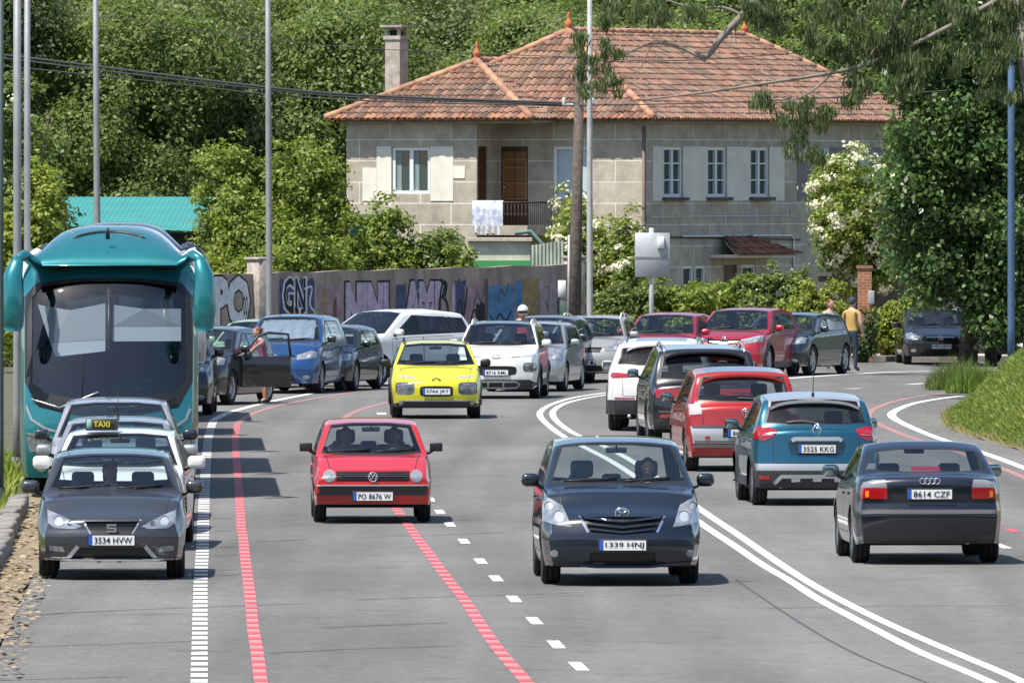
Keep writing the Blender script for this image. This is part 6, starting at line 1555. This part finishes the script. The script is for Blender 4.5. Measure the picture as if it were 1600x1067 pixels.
for k in range(41): x = -.42 + .84*k/40; V += [(x, .02*math.sin(k*1.4), 0), (x, .02*math.sin(k*1.4), 2.9 + .12*k/40)]
F = [(2*k, 2*k+2, 2*k+3, 2*k+1) for k in range(40)]; mb.add(V, F); mb.box((-.42,.03,0),(.42,1.4,2.86)); mb.build('wall', mat('corrugated', (.36,.40,.33), .6, noise=.25, nscale=3), cs)
# teal roofed shed on the left
ts = thing('market_shed', 'low shed with wide teal corrugated roof on the left', 'shed', (0, 0, 0)); ts.location = ((205-800)*325/FPX, 325, 0); mb = MB(); V = []; n = 150
for k in range(n + 1): x = -2.6 + 5.2*k/n; zz = .025*math.sin(k*1.6); V += [(x - .0, 0, 3.28 + zz*.4 - .04*x), (x + .25, 8.5, 4.12 + zz*.4)]
mb.add(V, [(2*k, 2*k+2, 2*k+3, 2*k+1) for k in range(n)], 0, True); mb.build('roof', mat('teal_sheet', (.035,.215,.20), .65, noise=.15, nscale=1), ts)
mb = MB(); mb.box((-2.5,.6,-.1),(2.5,8,3.15)); mb.build('wall', mat('grubby_white', (.50,.50,.48), .9, noise=.3, nscale=2), ts)
mb = MB(); mb.box((-2.55,.5,2.6),(2.55,.59,3.14)); mb.build('eaves_shade', mat('painted_shade', (.02,.022,.025), .9), ts)  # near-black strip paints the shade beneath the shed roof
mb = MB(); mb.box((-.6,-.2,0),(.6,.2,3.62)); mb.box((-.75,-.5,3.62),(.75,.5,3.68)); ob = mb.build('awning', mat('teal_sheet', (.035,.30,.29), .55)); ob.location = ((583-800)*318/FPX, 318, 0); tag(ob, 'scrap of teal awning showing among the vine leaves', 'awning')
# pavement along the hedge on the right
pv = MB(); pv.box((3.6,307.0,-.02),(30,311,.14)); struct('pavement', pv.mesh('pavement'), mat('pavement_stone', (.40,.35,.28), .9, noise=.25, nscale=2)); ck = MB(); ck.box((3.6,306.8,-.02),(30,306.998,.135)); struct('kerb', ck.mesh('kerb'), mat('kerb_stone', (.2,.2,.2)))

# ------------------------------------------------------------ planting
def bush(name, label, cat, px, d, ztop, wid, n, size, m, seed, fl=None, z0=0, dep=None, group=None, clump=.12, droop=0, nf=0):
    X = (px - 800) * d / FPX; r = random.Random(seed); H = ztop - z0; root = thing(name, label, cat, (X, d, z0), 0, group); lobes = []; dep = dep or wid * .5
    for k in range(9): lobes.append((r.uniform(-.36,.36)*wid, r.uniform(-.3,.3)*dep, H*r.uniform(.22,.72), wid*r.uniform(.16,.26), dep*.35, H*r.uniform(.20,.30)))
    lobes.append((0, 0, H*.4, wid*.38, dep*.4, H*.42))
    link('foliage', leaves(lobes, n, size, clump, m, 'foliage', droop), root)
    mb = MB()
    for k in range(6): a = r.uniform(-.3,.3)*wid; mb.tube([(a*.4,0,-.05),(a*.7,0,H*.3),(a,r.uniform(-.2,.2),H*.7)], [.045,.03,.012], 0, 5)
    mb.build('stems', M_bark, root)
    if fl:
        c, u = crown_pts([(a, b, c_, x*1.05, y*1.05, z*1.05) for a, b, c_, x, y, z in lobes], nf, .92, .10); mk_ = c[:, 1] < dep*.4; c = c[mk_]; u = u[mk_]
        dd = unit(np.cross(u, rng.normal(size=c.shape))); sz = np.full(len(c), fl[1]) * rng.uniform(.7, 1.3, len(c)); link('flowers', quads_mesh('flowers', c, dd, unit(u + .4*rng.normal(size=c.shape)), sz, sz*.9, fl[0]), root)
    return root
M_petal = mat('white_petal', (.66,.64,.48), .8, island=.15, trans=.2)
bush('fig_tree', 'bright yellow green tree rising behind the graffiti wall', 'tree', 440, 313, 6.3, 4.1, 42000, .13, LM['fresh'], 1, clump=.14, dep=2.6)
bush('fig_tree', 'leafy tree left of the tall lamp post, lower than its neighbour', 'tree', 402, 311, 5.2, 2.2, 20000, .13, LM['fresh'], 2, clump=.13)
bush('bush', 'yellow green bush spilling over the wall top beside the pillar', 'bush', 372, 305, 3.25, 2.2, 15000, .11, LM['yellow'], 3, clump=.10)
bush('bush', 'light green bush over the wall top right of the tall lamp post', 'bush', 480, 306, 3.7, 2.7, 16000, .11, LM['fresh'], 4, clump=.10)
bush('vine', 'climbing vine with large leaves below the left house window', 'vine', 585, 312, 4.35, 2.4, 15000, .13, LM['fresh'], 5, clump=.12)
bush('vine', 'dark leaved vine mound right of the climbing vine, under the balcony', 'vine', 665, 312, 3.75, 2.6, 15000, .13, LM['mid'], 6, clump=.12)
bush('vine', 'small vine clump hanging beside the whitewashed shed', 'vine', 716, 311, 3.3, .8, 4000, .11, LM['fresh'], 7, clump=.10)
bush('tree', 'yellow flowered tree at the left edge above the coach', 'tree', 52, 290, 5.7, 2.6, 20000, .14, LM['yellow'], 8, clump=.14, dep=2)
bush('tree', 'tall light green tree at the top left corner behind the lamp posts', 'tree', 20, 300, 9.0, 3.6, 26000, .16, LM['mid'], 9, clump=.15, dep=2, fl=(M_petal, .09), nf=500)
bush('oleander', 'white flowering oleander between utility pole and stone house', 'shrub', 932, 315, 4.55, 3.3, 20000, .12, LM['yellow'], 10, fl=(M_petal, .10), nf=4200)
bush('oleander', 'lower white flowering oleander behind the road sign', 'shrub', 995, 314, 3.75, 1.6, 9000, .12, LM['fresh'], 11, fl=(M_petal, .10), nf=1500)
bush('hedge', 'glossy green hedge between utility pole and road sign', 'hedge', 975, 310, 2.25, 2.2, 13000, .12, LM['mid'], 12, clump=.09)
bush('hedge', 'glossy green hedge right of the road sign', 'hedge', 1060, 310, 2.15, 2.0, 12000, .12, LM['fresh'], 13, clump=.09)
bush('hedge', 'rounded palm like bush in the hedge below the door canopy', 'bush', 1140, 311, 2.35, 1.4, 8000, .15, LM['fresh'], 14, clump=.10, droop=.4)
bush('hedge', 'tall dense hedge behind the crimson crossover', 'hedge', 1205, 311, 2.6, 2.1, 14000, .12, LM['mid'], 15, clump=.09, fl=(M_petal, .07), nf=60)
bush('hedge', 'sloping light green hedge behind the slate crossover', 'hedge', 1272, 310, 2.15, 1.6, 11000, .12, LM['yellow'], 16, clump=.09)
bush('hydrangea', 'bright lime green hydrangea bush right of the gate pillar', 'bush', 1393, 307.6, 1.55, 1.4, 9000, .12, LM['yellow'], 17, z0=.14, clump=.09)
ft = bush('flowering_tree', 'round tree thick with cream white flowers before the house corner', 'tree', 1362, 312, 5.6, 3.5, 28000, .12, LM['fresh'], 18, z0=1.7, fl=(M_petal, .095), nf=8000, dep=2.2)
MB().tube([(0,0,0),(.1,0,1.2),(0,0,2.6)], [.10,.07,.05], 0, 8).build('trunk', M_bark, ft); ft.children[-1].location.z = -2.0
bush('creeper', 'small creeper clinging to the house wall left of the flowering tree', 'creeper', 1285, 316, 5.2, .5, 1500, .13, LM['mid'], 19, z0=3.6)
bush('shrub', 'dark ivy shrub hugging the lower part of the brick pillar', 'shrub', 1349, 305.3, 1.45, .75, 2600, .10, LM['deep'], 21, clump=.08)
# big dark tree at the right
bt = thing('dark_tree', 'huge dark broadleaf tree filling the upper right corner', 'tree', ((1512-800)*299/FPX, 299, 0)); lb = []
r = random.Random(5)
for k in range(30): lb.append((r.uniform(-1.5, 3.4), r.uniform(-1.2, 1.5), r.uniform(2.4, 9.8), r.uniform(.45,.8), r.uniform(.5,.8), r.uniform(.4,.75)))
for px_, py_, rr_ in ((1425,300,.55),(1440,380,.6),(1470,440,.6),(1450,250,.6),(1520,470,.55),(1560,420,.8),(1590,480,.7),(1420,210,.5),(1410,130,.5),(1600,350,.9),(1480,180,.7),(1440,450,.4),(1560,510,.5)):
    lb.append(((px_-1512)*299/FPX, r.uniform(-1.4,-.5), 4.5-(py_-286)*299/FPX, rr_, rr_*.9, rr_*.85))
for k in range(34): lb.append((r.uniform(-2.0, 3.0), r.uniform(-1.7, -.4), r.uniform(1.3, 9.6), r.uniform(.18,.40), r.uniform(.2,.4), r.uniform(.2,.5)))
lb += [(.9,0,6.5,1.5,1.2,3.6), (1.1,.2,3.6,1.2,1.0,1.5), (-.9,-.2,2.9,.8,.8,.9), (.2,-.4,1.9,.7,.6,.6), (2.2,0,2.4,1.4,1,1.3)]
link('crown', leaves(lb, 78000, .155, .22, LM['ivy'], 'crown', .2, .7, shell=.6), bt)
mb = MB(); mb.tube([(0,0,-.1),(.05,0,1.2),(-.1,.1,2.6),(.2,0,6)], [.26,.20,.17,.08], 0, 10); mb.tube([(.6,.2,-.1),(.5,.1,1.5),(.9,0,4)], [.16,.13,.07], 0, 8); mb.tube([(0,0,2),(-.8,-.2,3.4),(-1.3,-.3,4.4)], [.12,.08,.03], 0, 7); mb.build('trunk', M_bark, bt)
# eucalyptus with its limb reaching over the roof
eu = thing('eucalyptus', 'eucalyptus reaching drooping branches across the tiled roof', 'tree', ((1640-800)*284/FPX, 284, 0)); eo = eu.location
def EP(px, py, d=284): return P(px, py, d) - Vector(eo)
mb = MB(); mb.tube([(0,0,-.1),(-.1,0,3),(-.3,0,6),(-.9,0,9.2)], [.34,.28,.22,.16], 0, 10)
for pts, r0, r1 in (([(1590,-40),(1440,-60),(1300,-45),(1200,-20),(1160,25),(1125,60),(1103,95),(1085,80)], .16, .045), ([(1103,95),(1060,72),(1020,66),(985,80),(955,100),(930,92)], .045, .012), ([(1160,25),(1130,10),(1085,15),(1040,0)], .05, .015),
                    ([(1560,0),(1450,60),(1360,100),(1300,115),(1200,130),(1080,148),(985,158)], .07, .016), ([(1300,115),(1262,150),(1225,160)], .03, .01), ([(1200,130),(1190,150)], .02, .008), ([(1440,-60),(1400,40),(1340,110),(1310,125)], .06, .02), ([(1125,60),(1148,30),(1150,70)], .03, .01), ([(955,100),(930,130),(925,150)], .015, .006), ([(1020,66),(1000,110),(965,160)], .012, .005)):
    p = smoothpts([EP(*q) for q in pts], 2); mb.tube(p, list(np.linspace(r0, r1, len(p))), 0, 7)
mb.build('trunk', M_barkp, eu)
s_ = 284 / FPX; lobes = []
for px, py, rx, rz in ((925,110,22,38),(905,80,12,28),(955,125,18,26),(945,80,25,18),(1235,170,38,28),(1265,205,30,38),(1215,160,30,18),(1310,170,28,20),(1240,225,14,24),(1275,238,8,14),(1190,155,14,14),(1020,20,30,22),(1090,12,30,18),(1230,35,50,30),(1300,60,45,38),(1370,60,40,50),(1410,110,30,45),(1340,20,60,28),(1180,15,30,18),(1430,40,40,40),(1500,30,60,38),(1570,60,50,45),(1480,90,35,30),(960,20,22,22),(1560,130,40,30),(1345,130,22,25),(1578,15,30,25),(1585,55,26,26),(1540,95,24,22)):
    c = EP(px, py)
    for q in range(7 if py > 110 or px < 1000 else 13): lobes.append((c.x + random.uniform(-.85,.85)*rx*s_, random.uniform(-.4,.4), c.z + random.uniform(-.8,.6)*rz*s_, rx*s_*random.uniform(.14,.34), .18, rz*s_*random.uniform(.35,.65)))
link('crown', leaves(lobes, 24000, .20, .08, LM['euca'], 'crown', .60, .17, shell=.1), eu)

# grassy bank on the right, weeds on the left
edge = [(150,12.6),(170,10.8),(190,9.35),(200,8.75),(208,8.45),(216,8.15),(224,7.95),(232,8.15),(240,8.6),(248,9.5),(256,11.5),(262,14.5),(266,20)]
def ex(y): return float(np.interp(y, [e_[0] for e_ in edge], [e_[1] for e_ in edge]))
def bz(x, y): o_ = x - ex(y); return 1.22 * ss(o_ / 1.8) * (1 - ss((y - 252) / 14)) + .03 * math.sin(x * 4 + y)
mb = MB(); V = []; F = []; ny, nx = 60, 26
for j in range(ny + 1):
    y = 150 + 116 * j / ny
    for i in range(nx + 1): x = ex(y) + (i / nx) ** 1.6 * 28; V.append((x, y, bz(x, y) - .03 + .02))
for j in range(ny):
    for i in range(nx): a = j*(nx+1)+i; F.append((a, a+1, a+nx+2, a+nx+1))
mb.add(V, F, 0, True); struct('bank', mb.mesh('bank'), mat('bank_soil', (.10,.11,.035), .95, col2=(.16,.13,.07), nscale=1.2))
def blades(n, fx, ln, m, name, label, wid=.16, lean=.5, px_=None):
    y = rng.uniform(*px_[0], n); o_ = rng.random(n) ** px_[2] * px_[1]; x = np.array([fx(a) for a in y]) + o_; z = np.array([bz(a, b) if name != 'weeds' else 0 for a, b in zip(x, y)])
    l = ln * rng.uniform(.5, 1.4, n); d = unit(np.stack([rng.normal(size=n)*lean, rng.normal(size=n)*lean, np.ones(n)], 1)); c = np.stack([x, y, z], 1) + d * l[:, None] * .45
    nn = unit(np.cross(d, rng.normal(size=(n, 3)))); o = link(name, quads_mesh(name, c, d, nn, l, l * wid, m)); return tag(o, label, 'grass', kind='stuff')
blades(150000, lambda y: ex(y) + .15, .12, LM['bank'], 'grass', 'long green grass and ferns on the roadside bank', .13, .85, ((180, 262), 7, 1.3))
blades(34000, lambda y: ex(y) + .05, .11, LM['straw'], 'dry_grass', 'dry straw coloured grass along the bank foot', .10, .8, ((180, 262), 3.5, 1.6))
blades(90000, lambda y: ex(y) + .35, .13, LM['fresh'], 'ferns', 'arching bright ferns on the bank', .24, 1.1, ((185, 258), 6, 1.2))
# tall tufts at the bank's tip
for k, (px, d, h, lb_) in enumerate(((1497, 258, .95, 'dark tuft of tall thin grass at the far tip of the bank'), (1530, 254, .8, 'bushy fern clump beside the tall grass tuft on the bank'))):
    root = thing('grass_tuft', lb_, 'plant', ((px-800)*d/FPX, d, .1)); n = 2600; a = rng.uniform(0, 6.28, n); q = rng.random(n)**.5; d_ = unit(np.stack([rng.normal(size=n)*.32, rng.normal(size=n)*.32, np.ones(n)], 1)); l = h * rng.uniform(.25, 1, n) * (1.15 - q*.8)
    b_ = np.stack([np.cos(a)*q*.7, np.sin(a)*q*.7, np.zeros(n)], 1); link('blades', quads_mesh('blades', b_ + d_*l[:, None]*.5, d_, unit(np.cross(d_, rng.normal(size=(n,3)))), l, np.full(n, .018 if k == 0 else .03), LM['mid' if k == 0 else 'bank']), root)
o = blades(14000, lambda y: kx(y) - 2.2, .17, LM['fresh'], 'weeds', 'green weeds behind the left kerb', .16, .7, ((112, 200), 2.0, 1.0))
blades(4000, lambda y: kx(y) - 1.4, .30, LM['yellow'], 'weeds', 'taller yellowish weeds behind the left kerb', .2, .6, ((140, 190), 1.1, 1.0))
n = 2300; yy = rng.uniform(110, 172, n); xx = np.array([kx(a) for a in yy]) + .05 + rng.random(n)**1.5*.55; c = np.stack([xx, yy, np.full(n, .025)], 1); d_ = unit(np.stack([rng.normal(size=n), rng.normal(size=n), np.zeros(n)], 1)); nn = unit(np.stack([rng.normal(size=n)*.3, rng.normal(size=n)*.3, np.ones(n)], 1)); l = rng.uniform(.03,.10,n)
tag(link('leaf_litter', quads_mesh('litter', c, d_, nn, l, l*.6, mat('dry_leaf', (.27,.205,.12), .8, island=.5))), 'dry fallen leaves scattered along the kerb', 'leaf litter', kind='stuff')
n = 260; yy = rng.uniform(108, 142, n); xx = rng.uniform(-5.4,-2.9,n); c = np.stack([xx, yy, np.full(n, .004)], 1); d_ = unit(np.stack([rng.normal(size=n), rng.normal(size=n), np.zeros(n)], 1)); nn = np.tile(np.array([0.,0,1]), (n,1)); l = rng.uniform(.02,.06,n)
tag(link('leaf_litter', quads_mesh('litter', c, d_, nn, l, l*.8, mat('pale_bits', (.5,.47,.4), .8, island=.4))), 'pale specks of litter on the parking lane', 'leaf litter', kind='stuff')
n = 500; yy = rng.uniform(196, 250, n); xx = np.array([ex(a) for a in yy]) - rng.random(n)**2*.9; c = np.stack([xx, yy, np.full(n, .01)], 1); d_ = unit(np.stack([rng.normal(size=n), rng.normal(size=n), np.zeros(n)], 1)); nn = np.tile(np.array([0.,0,1]), (n,1)); l = rng.uniform(.05,.16,n)
tag(link('leaf_litter', quads_mesh('litter', c, d_, nn, l, l*.7, MATS['dry_leaf'])), 'dry leaves along the foot of the bank', 'leaf litter', kind='stuff')
# ------------------------------------------------------------ the traffic
def V_(name, label, sp, px, py, yaw=0, away=False, group=None, axle=None): return vehicle(name, label, 'car', sp, px, py, R(yaw), away, group, axle)
def seatp(rs, side, label, **k):
    root, S = rs; sp = S.sp; fx = sp.get('seat_u', sp['base_u'] + 1.05); fz_ = sp.get('fz', max(.16, min(.4, sp['H'] - 1.27))); loc = Matrix.Translation(root.location) @ Matrix.Rotation(root.rotation_euler.z, 4, 'Z') @ Vector((side * S.W * .205, fx - S.L/2 - k.pop('dy', .02), fz_ + .20))
    k.setdefault('sc', .87); return person(label, loc, root.rotation_euler.z, 'sit', **k)
GQ = 'cars queueing away from the camera'; GP = 'cars parked nose to tail on the left'; GO = 'cars driving towards the camera'; GF = 'cars parked at an angle along the far bend'
drv = {1: [(.20,.07,.58),(.25,-.10,.38),(.15,-.40,.46)], -1: [(-.20,.07,.58),(-.25,-.10,.38),(-.13,-.40,.48)]}
ib = V_('parked_car', 'grey hatchback parked nearest at the left, person inside', spec_ibiza(), 175, 902, 1.5, group=GP)
seatp(ib, -.1, 'dark haired person in a white shirt leaning forward in the grey hatchback', shirt=(.62,.62,.60), dy=-.12, sc=.98, arms={1: [(.20,.07,.58),(.42,-.05,.52),(.16,-.25,.40)], -1: [(-.20,.07,.58),(-.42,-.05,.54),(-.14,-.25,.40)]}, bare=True, hair='long')
ve = V_('family_car', 'dark blue family car driving towards the camera in the centre', spec_verso(), 968, 911, 1.7, group=GO)
seatp(ve, 1, 'driver in a dark red top at the wheel of the dark blue family car', shirt=(.12,.03,.03), arms=drv, skin=.3)
po = V_('old_hatchback', 'old red two door hatchback driving towards the camera', spec_polo(), 581, 815, 1.7, group=GO)
seatp(po, 1, 'short haired driver at the wheel of the old red hatchback', shirt=(.07,.07,.08), arms=drv, skin=.26, dy=-.0)
seatp(po, -1, 'passenger in a dark top in the old red hatchback', shirt=(.09,.08,.09), skin=.26, hair='long')
V_('crossover', 'lime yellow hatchback with black bumper driving behind the red hatchback', spec_cactus(), 681, 653, 1.2, group=GO)
V_('crossover', 'white crossover with black roof following the lime yellow car', spec_aircross(), 779, 622, -4, group=GO)
V_('saloon', 'navy blue saloon at the right, nearest of the departing queue', spec_audi(), 1444, 878, 2.2, True, GQ)
V_('crossover', 'petrol blue crossover with pale roof ahead of the navy saloon', spec_captur(), 1271, 788, 3.4, True, GQ)
V_('minivan', 'orange red minivan with grey bumper panel ahead of the petrol blue crossover', spec_scenic(), 1158, 735, 3.6, True, GQ)
V_('large_suv', 'large black estate SUV with silver roof rails in the departing queue', spec_bigsuv(), 1098, 694, 2.5, True, GQ)
V_('large_suv', 'white SUV with slim red tail lights at the head of the queue', spec_whitesuv(), 1033, 672, -2.5, True, GQ)

def gen(L, W, H, pnt, zt=.80, zc=1.0, kind='hatch', Rw=.32, hl=1.05, **k):
    ex_ = k.pop('extra', []); bd = k.pop('bands', [])
    sp = base(L, W, H, .88, L*.615, Rw, pnt, zt, zc, hl, hl + .78*(H-zc)/.5, L - (.62 if kind == 'hatch' else 1.25), L - (.14 if kind == 'hatch' else .62), min(zc, H-.48) if kind == 'hatch' else zc + .06, kind=kind, step=.09, **k)
    sp['feat'] = std_front(W, zt) + std_rear(W, .88) + gaps(L, W, zt, zc, hl) + ex_; sp['bands'] = bd; sp.setdefault('plate', ' '); sp.setdefault('plz', .45); return sp
gb = lambda z, w=.35: ('grille_bar', [[(-w, z), (w, z)], [(-w, z - .05), (w, z - .05)]], .015, M_chrome, dict(proud=.006))
taxi = V_('taxi', 'white taxi saloon parked behind the grey hatchback', gen(4.48, 1.70, 1.46, P_WHITE, kind='sedan', msz=(.22,.16), plate='6412 HXS', bands=[gb(.71)]), 183, 857, -.6, group=GP)
ts_ = MB(); ts_.rbox((0,0,.07), (.40,.16,.15), .012, 0, seg=2); ts_.rbox((.03,-.083,.075), (.27,.006,.10), .002, 1, seg=1); ts_.rbox((-.155,-.083,.075), (.06,.006,.11), .002, 3, seg=1); ts_.text('TAXI', .07, .20, Matrix.Translation((-.0,-.089,.075)) @ X90, 2, th=0, offset=.02)
hb_ = ts_.build('taxi_sign', [mat('sign_grey', (.05,.055,.05), .4), mat('sign_dark', (.03,.035,.02), .4), mat('sign_yellow', (.62,.52,.02), .5), mat('sign_green', (.25,.42,.38), .5)], taxi[0]); hb_.location = (-.23, -.38, 1.44)
V_('parked_car', 'silver hatchback with roof aerial parked behind the taxi', gen(4.1, 1.70, 1.47, P_SILVER, plate='2207 GKM', antenna=1.95), 181, 832, .5, group=GP)
V_('parked_car', 'pale grey people carrier parked in front of the teal coach', gen(4.45, 1.80, 1.61, P_LGREY, .86, 1.08, plate='7731 FTB', mmat=P_DGREY), 181, 812, 1.5, group=GP)
yb = R(1.5)
def bus_at(label, d, pnt, L, H0=3.45, hump=True, off=0, yaw=yb, name='coach'): 
    X = -5.74 - .027 * (d - 173) + off; return coach(label, Vector((X - math.sin(yaw)*L/2, d + math.cos(yaw)*L/2, 0)), yaw, pnt, 'coaches parked in line', L, H0, hump, name)
bus_at('teal coach with big drooping mirrors, first of the parked line', 173.2, P_COACH, 12.0)
bus_at('second coach of the line, white, right behind the teal one', 187.6, P_WHITE, 10.8, 3.4)
bus_at('third coach of the line, dark blue, behind the white one', 203.0, P_DKBLUE, 11.2, 3.4)
bus_at('low silver minibus between the dark blue and last coaches', 216.6, P_SILVER, 6.2, 2.35, False, -.05, name='minibus')
bus_at('last coach of the line, grey, slightly turned', 228.5, P_GREY, 9.5, 3.3, off=-.05)
# cars round the bend
V_('parked_car', 'black van nosed out beside the last coach', gen(4.5, 1.80, 1.75, P_BLACK, .95, 1.15), 262, 648, 0, group=GF)
bk = V_('parked_car', 'black crossover with its front door wide open', dict(gen(4.4, 1.83, 1.58, P_BLACK, .92, 1.08, Rw=.35), open_door=(1, 0)), 297, 632, -15, group=GF)
S = bk[1]; dr = MB(); hx, hy = S.W/2*.97, 1.36 - S.L/2 + .18
dr.rbox((0,.52,.66),(.07,1.04,.62), .03, 0); dr.tube([(0,.06,.97),(-.08,.36,1.38),(-.12,.60,1.45),(-.10,1.0,1.42),(0,1.03,.97)], .028, 1, 6); d_ = dr.build('door', [P_BLACK, M_black], bk[0]); d_.location = (hx, hy, 0); d_.rotation_euler = (0,0,R(-62))
gl = MB(); gl.add([(-.01,.10,.97),(-.01,1.0,.97),(-.10,.98,1.40),(-.11,.60,1.43),(-.08,.38,1.36)], [(0,1,2,3,4)]); gl.build('door_window', GL_S, d_); mh_ = MB(); mh_.rbox((.16,.12,1.0),(.2,.12,.14), .04, 0); mh_.build('side_mirror', M_black, d_)
pl_ = bk[0].matrix_world; Mb = Matrix.Translation(bk[0].location) @ Matrix.Rotation(bk[0].rotation_euler.z, 4, 'Z'); pp = Mb @ Vector((S.W/2 + .30, hy + .62, 0))
person('person in a pink top bending into the black car behind its open door', pp, bk[0].rotation_euler.z + R(-60), 'lean', shirt=(.42,.08,.12), trousers=(.34,.26,.20), haircol=(.14,.05,.02), bare=True, hair='bun', arms={1: [(.20,0,1.42),(.30,-.25,1.28),(.20,-.45,1.12)], -1: [(-.20,0,1.42),(-.26,-.22,1.22),(-.10,-.40,1.05)]}, shorts=True, sc=.88)
V_('parked_car', 'pale green small car just behind the black crossover', gen(4.0, 1.68, 1.50, paint('pale_green', (.30,.42,.24), .2)), 385, 606, -12, group=GF)
shr = V_('minivan', 'blue minivan with a silver sunshade in its windscreen', gen(4.63, 1.81, 1.68, P_BLUE, .86, 1.10, Rw=.33, mmat=P_DGREY, plate='0824 BNL', emb=('vw', .13, .77, False), bands=[gb(.79, .34)]), 440, 614, -9, group=GF)
S = shr[1]; ssd = MB(); V = []; F = []
for i in range(25):
    x = -.64 + 1.28*i/24
    for j, z in enumerate((1.16, 1.36, 1.56)): V.append((x*(1 - .12*(z-1.16)/.4), S.fy(x*.9, z) + .07 + .018*math.sin(i*1.3), z))
for i in range(24):
    for j in range(2): F.append((3*i+j, 3*i+j+1, 3*i+j+4, 3*i+j+3))
ssd.add(V, F, 0, False); o = ssd.build('sunshade', mat('foil', (.80,.81,.82), .22, .8, col2=(.55,.6,.62), nscale=6)); o.location = shr[0].location; o.rotation_euler = shr[0].rotation_euler; tag(o, 'crinkled silver sunshade behind the blue minivan windscreen', 'sunshade')
V_('parked_car', 'dark blue hatchback parked right of the blue minivan', gen(4.2, 1.75, 1.42, P_DKBLUE, .76, .95), 497, 610, -11, group=GF)
V_('large_suv', 'white SUV parked across the end of the graffiti wall bay', dict(gen(4.5, 1.84, 1.70, P_WHITE, .98, 1.14, Rw=.35, rails=None, gls=GL_D, quarter=3.95, pC=3.4)), 545, 603, -40, group=GF)
V_('parked_car', 'silver grey hatchback half hidden behind the white crossover', gen(4.3, 1.78, 1.50, P_SILVER, .80, 1.0, emb=('star', .12, .74, False)), 823, 611, -8, group=GO)
V_('parked_car', 'dark blue car with glass roof behind the silver grey hatchback', gen(4.2, 1.75, 1.53, P_DGREY), 838, 600, -10, group=GF)
V_('estate_car', 'beige silver estate with pale roof rails', gen(4.7, 1.85, 1.50, P_BEIGE, .84, 1.02, rails=(2.0, 4.1, P_WHITE, .08), plate='HI', emb=('s', .08, .72, False)), 917, 597, -6, group=GF)
V_('parked_car', 'crimson hatchback parked between the beige estate and the crossover', gen(4.2, 1.77, 1.50, P_RED3, .8, 1.0), 1030, 590, -12, group=GF)
kj = gen(4.4, 1.84, 1.60, P_RED3, .92, 1.08, Rw=.36, clad=.06, emb=('diamond', .16, .86, False), plate=' ', plz=.62, gls=GL_S)
kj['bands'] = [('light_bar', [[(.40,.86),(.62,.90),(.85,.96)],[(.62,.90),(.60,.80)]], .04, M_refl, dict(proud=.014)), ('light_bar', [[(-.40,.86),(-.62,.90),(-.85,.96)],[(-.62,.90),(-.60,.80)]], .04, M_refl, dict(proud=.014)), ('trim_or_highlight', [[(-.40,.84),(0,.80),(.40,.84)]], .03, M_chrome, dict(proud=.012))]
V_('crossover', 'crimson crossover with bright headlights parked at the bend', kj, 1143, 589, -15, group=GF)
V_('crossover', 'slate grey crossover parked behind the crimson one', gen(4.4, 1.80, 1.46, P_DGREY, .85, 1.02, Rw=.35), 1214, 586, -18, group=GF)
V_('parked_car', 'black hatchback under the dark tree at the far right', gen(4.3, 1.80, 1.40, P_BLACK, .74, .92, emb=('s', .12, .66, False), plate='4410 JDV', bands=[gb(.68)]), 1466, 569, 2, group=GF)
V_('parked_car', 'dark car deep in the shade beyond the blue lamp post', gen(4.3, 1.78, 1.45, P_DGREY), 1600, 566, -20, group=GF)
# two people by the slate crossover
person('man in a yellow shirt and dark cap beside the slate crossover', G(1331, 581), R(150), 'stand', shirt=(.46,.29,.09), trousers=(.02,.03,.06), cap=(.03,.04,.09), bare=True, haircol=(.05,.04,.035), sc=.99, skin=.5, arms={1: [(.20,0,1.42),(.27,-.02,1.17),(.14,-.26,1.08)], -1: [(-.20,0,1.42),(-.26,.02,1.15),(-.25,-.10,.93)]})
person('person with red brown hair standing behind the slate crossover', G(1297, 577), R(35), 'stand', shirt=(.50,.42,.36), trousers=(.03,.03,.035), haircol=(.12,.04,.025), bare=True, hair='long', sc=.95, shorts=True)
# scooter and rider behind the white crossover
sco = thing('scooter', 'dark scooter with a rider behind the white crossover', 'scooter', ((817-800)*270.5/FPX, 270.5, 0)); mb = MB(); mb.rbox((0,.35,.62),(.3,.8,.3), .1, 0); mb.rbox((0,-.45,.65),(.36,.14,.6), .06, 0); mb.rbox((0,-.05,.32),(.3,.6,.10), .04, 0); mb.build('body', P_DGREY, sco)
mb = MB(); mb.rbox((0,.32,.80),(.28,.62,.09), .04, 0); mb.build('seat', M_black, sco); mb = MB(); mb.tube([(-.32,-.38,1.05),(0,-.45,1.0),(.32,-.38,1.05)], .018, 0, 6); mb.tube([(0,-.45,.9),(0,-.45,1.02)], .03, 0, 6); mb.build('handlebar', M_black, sco); mb = MB(); mb.ell((0,-.53,.85),(.09,.05,.07)); mb.build('headlight', M_refl, sco)
for y in (-.62, .62): wheel(.23, .11, '5', sco, (0, y, .23), 1)
person('rider in a white helmet and red jacket on the scooter', (sco.location.x, 270.5 + .22, .80), 0, 'sit', shirt=(.40,.03,.03), trousers=(.03,.03,.035), cap='helmet', arms={1: [(.20,.07,.58),(.28,-.2,.38),(.26,-.48,.30)], -1: [(-.20,.07,.58),(-.28,-.2,.38),(-.26,-.48,.30)]})
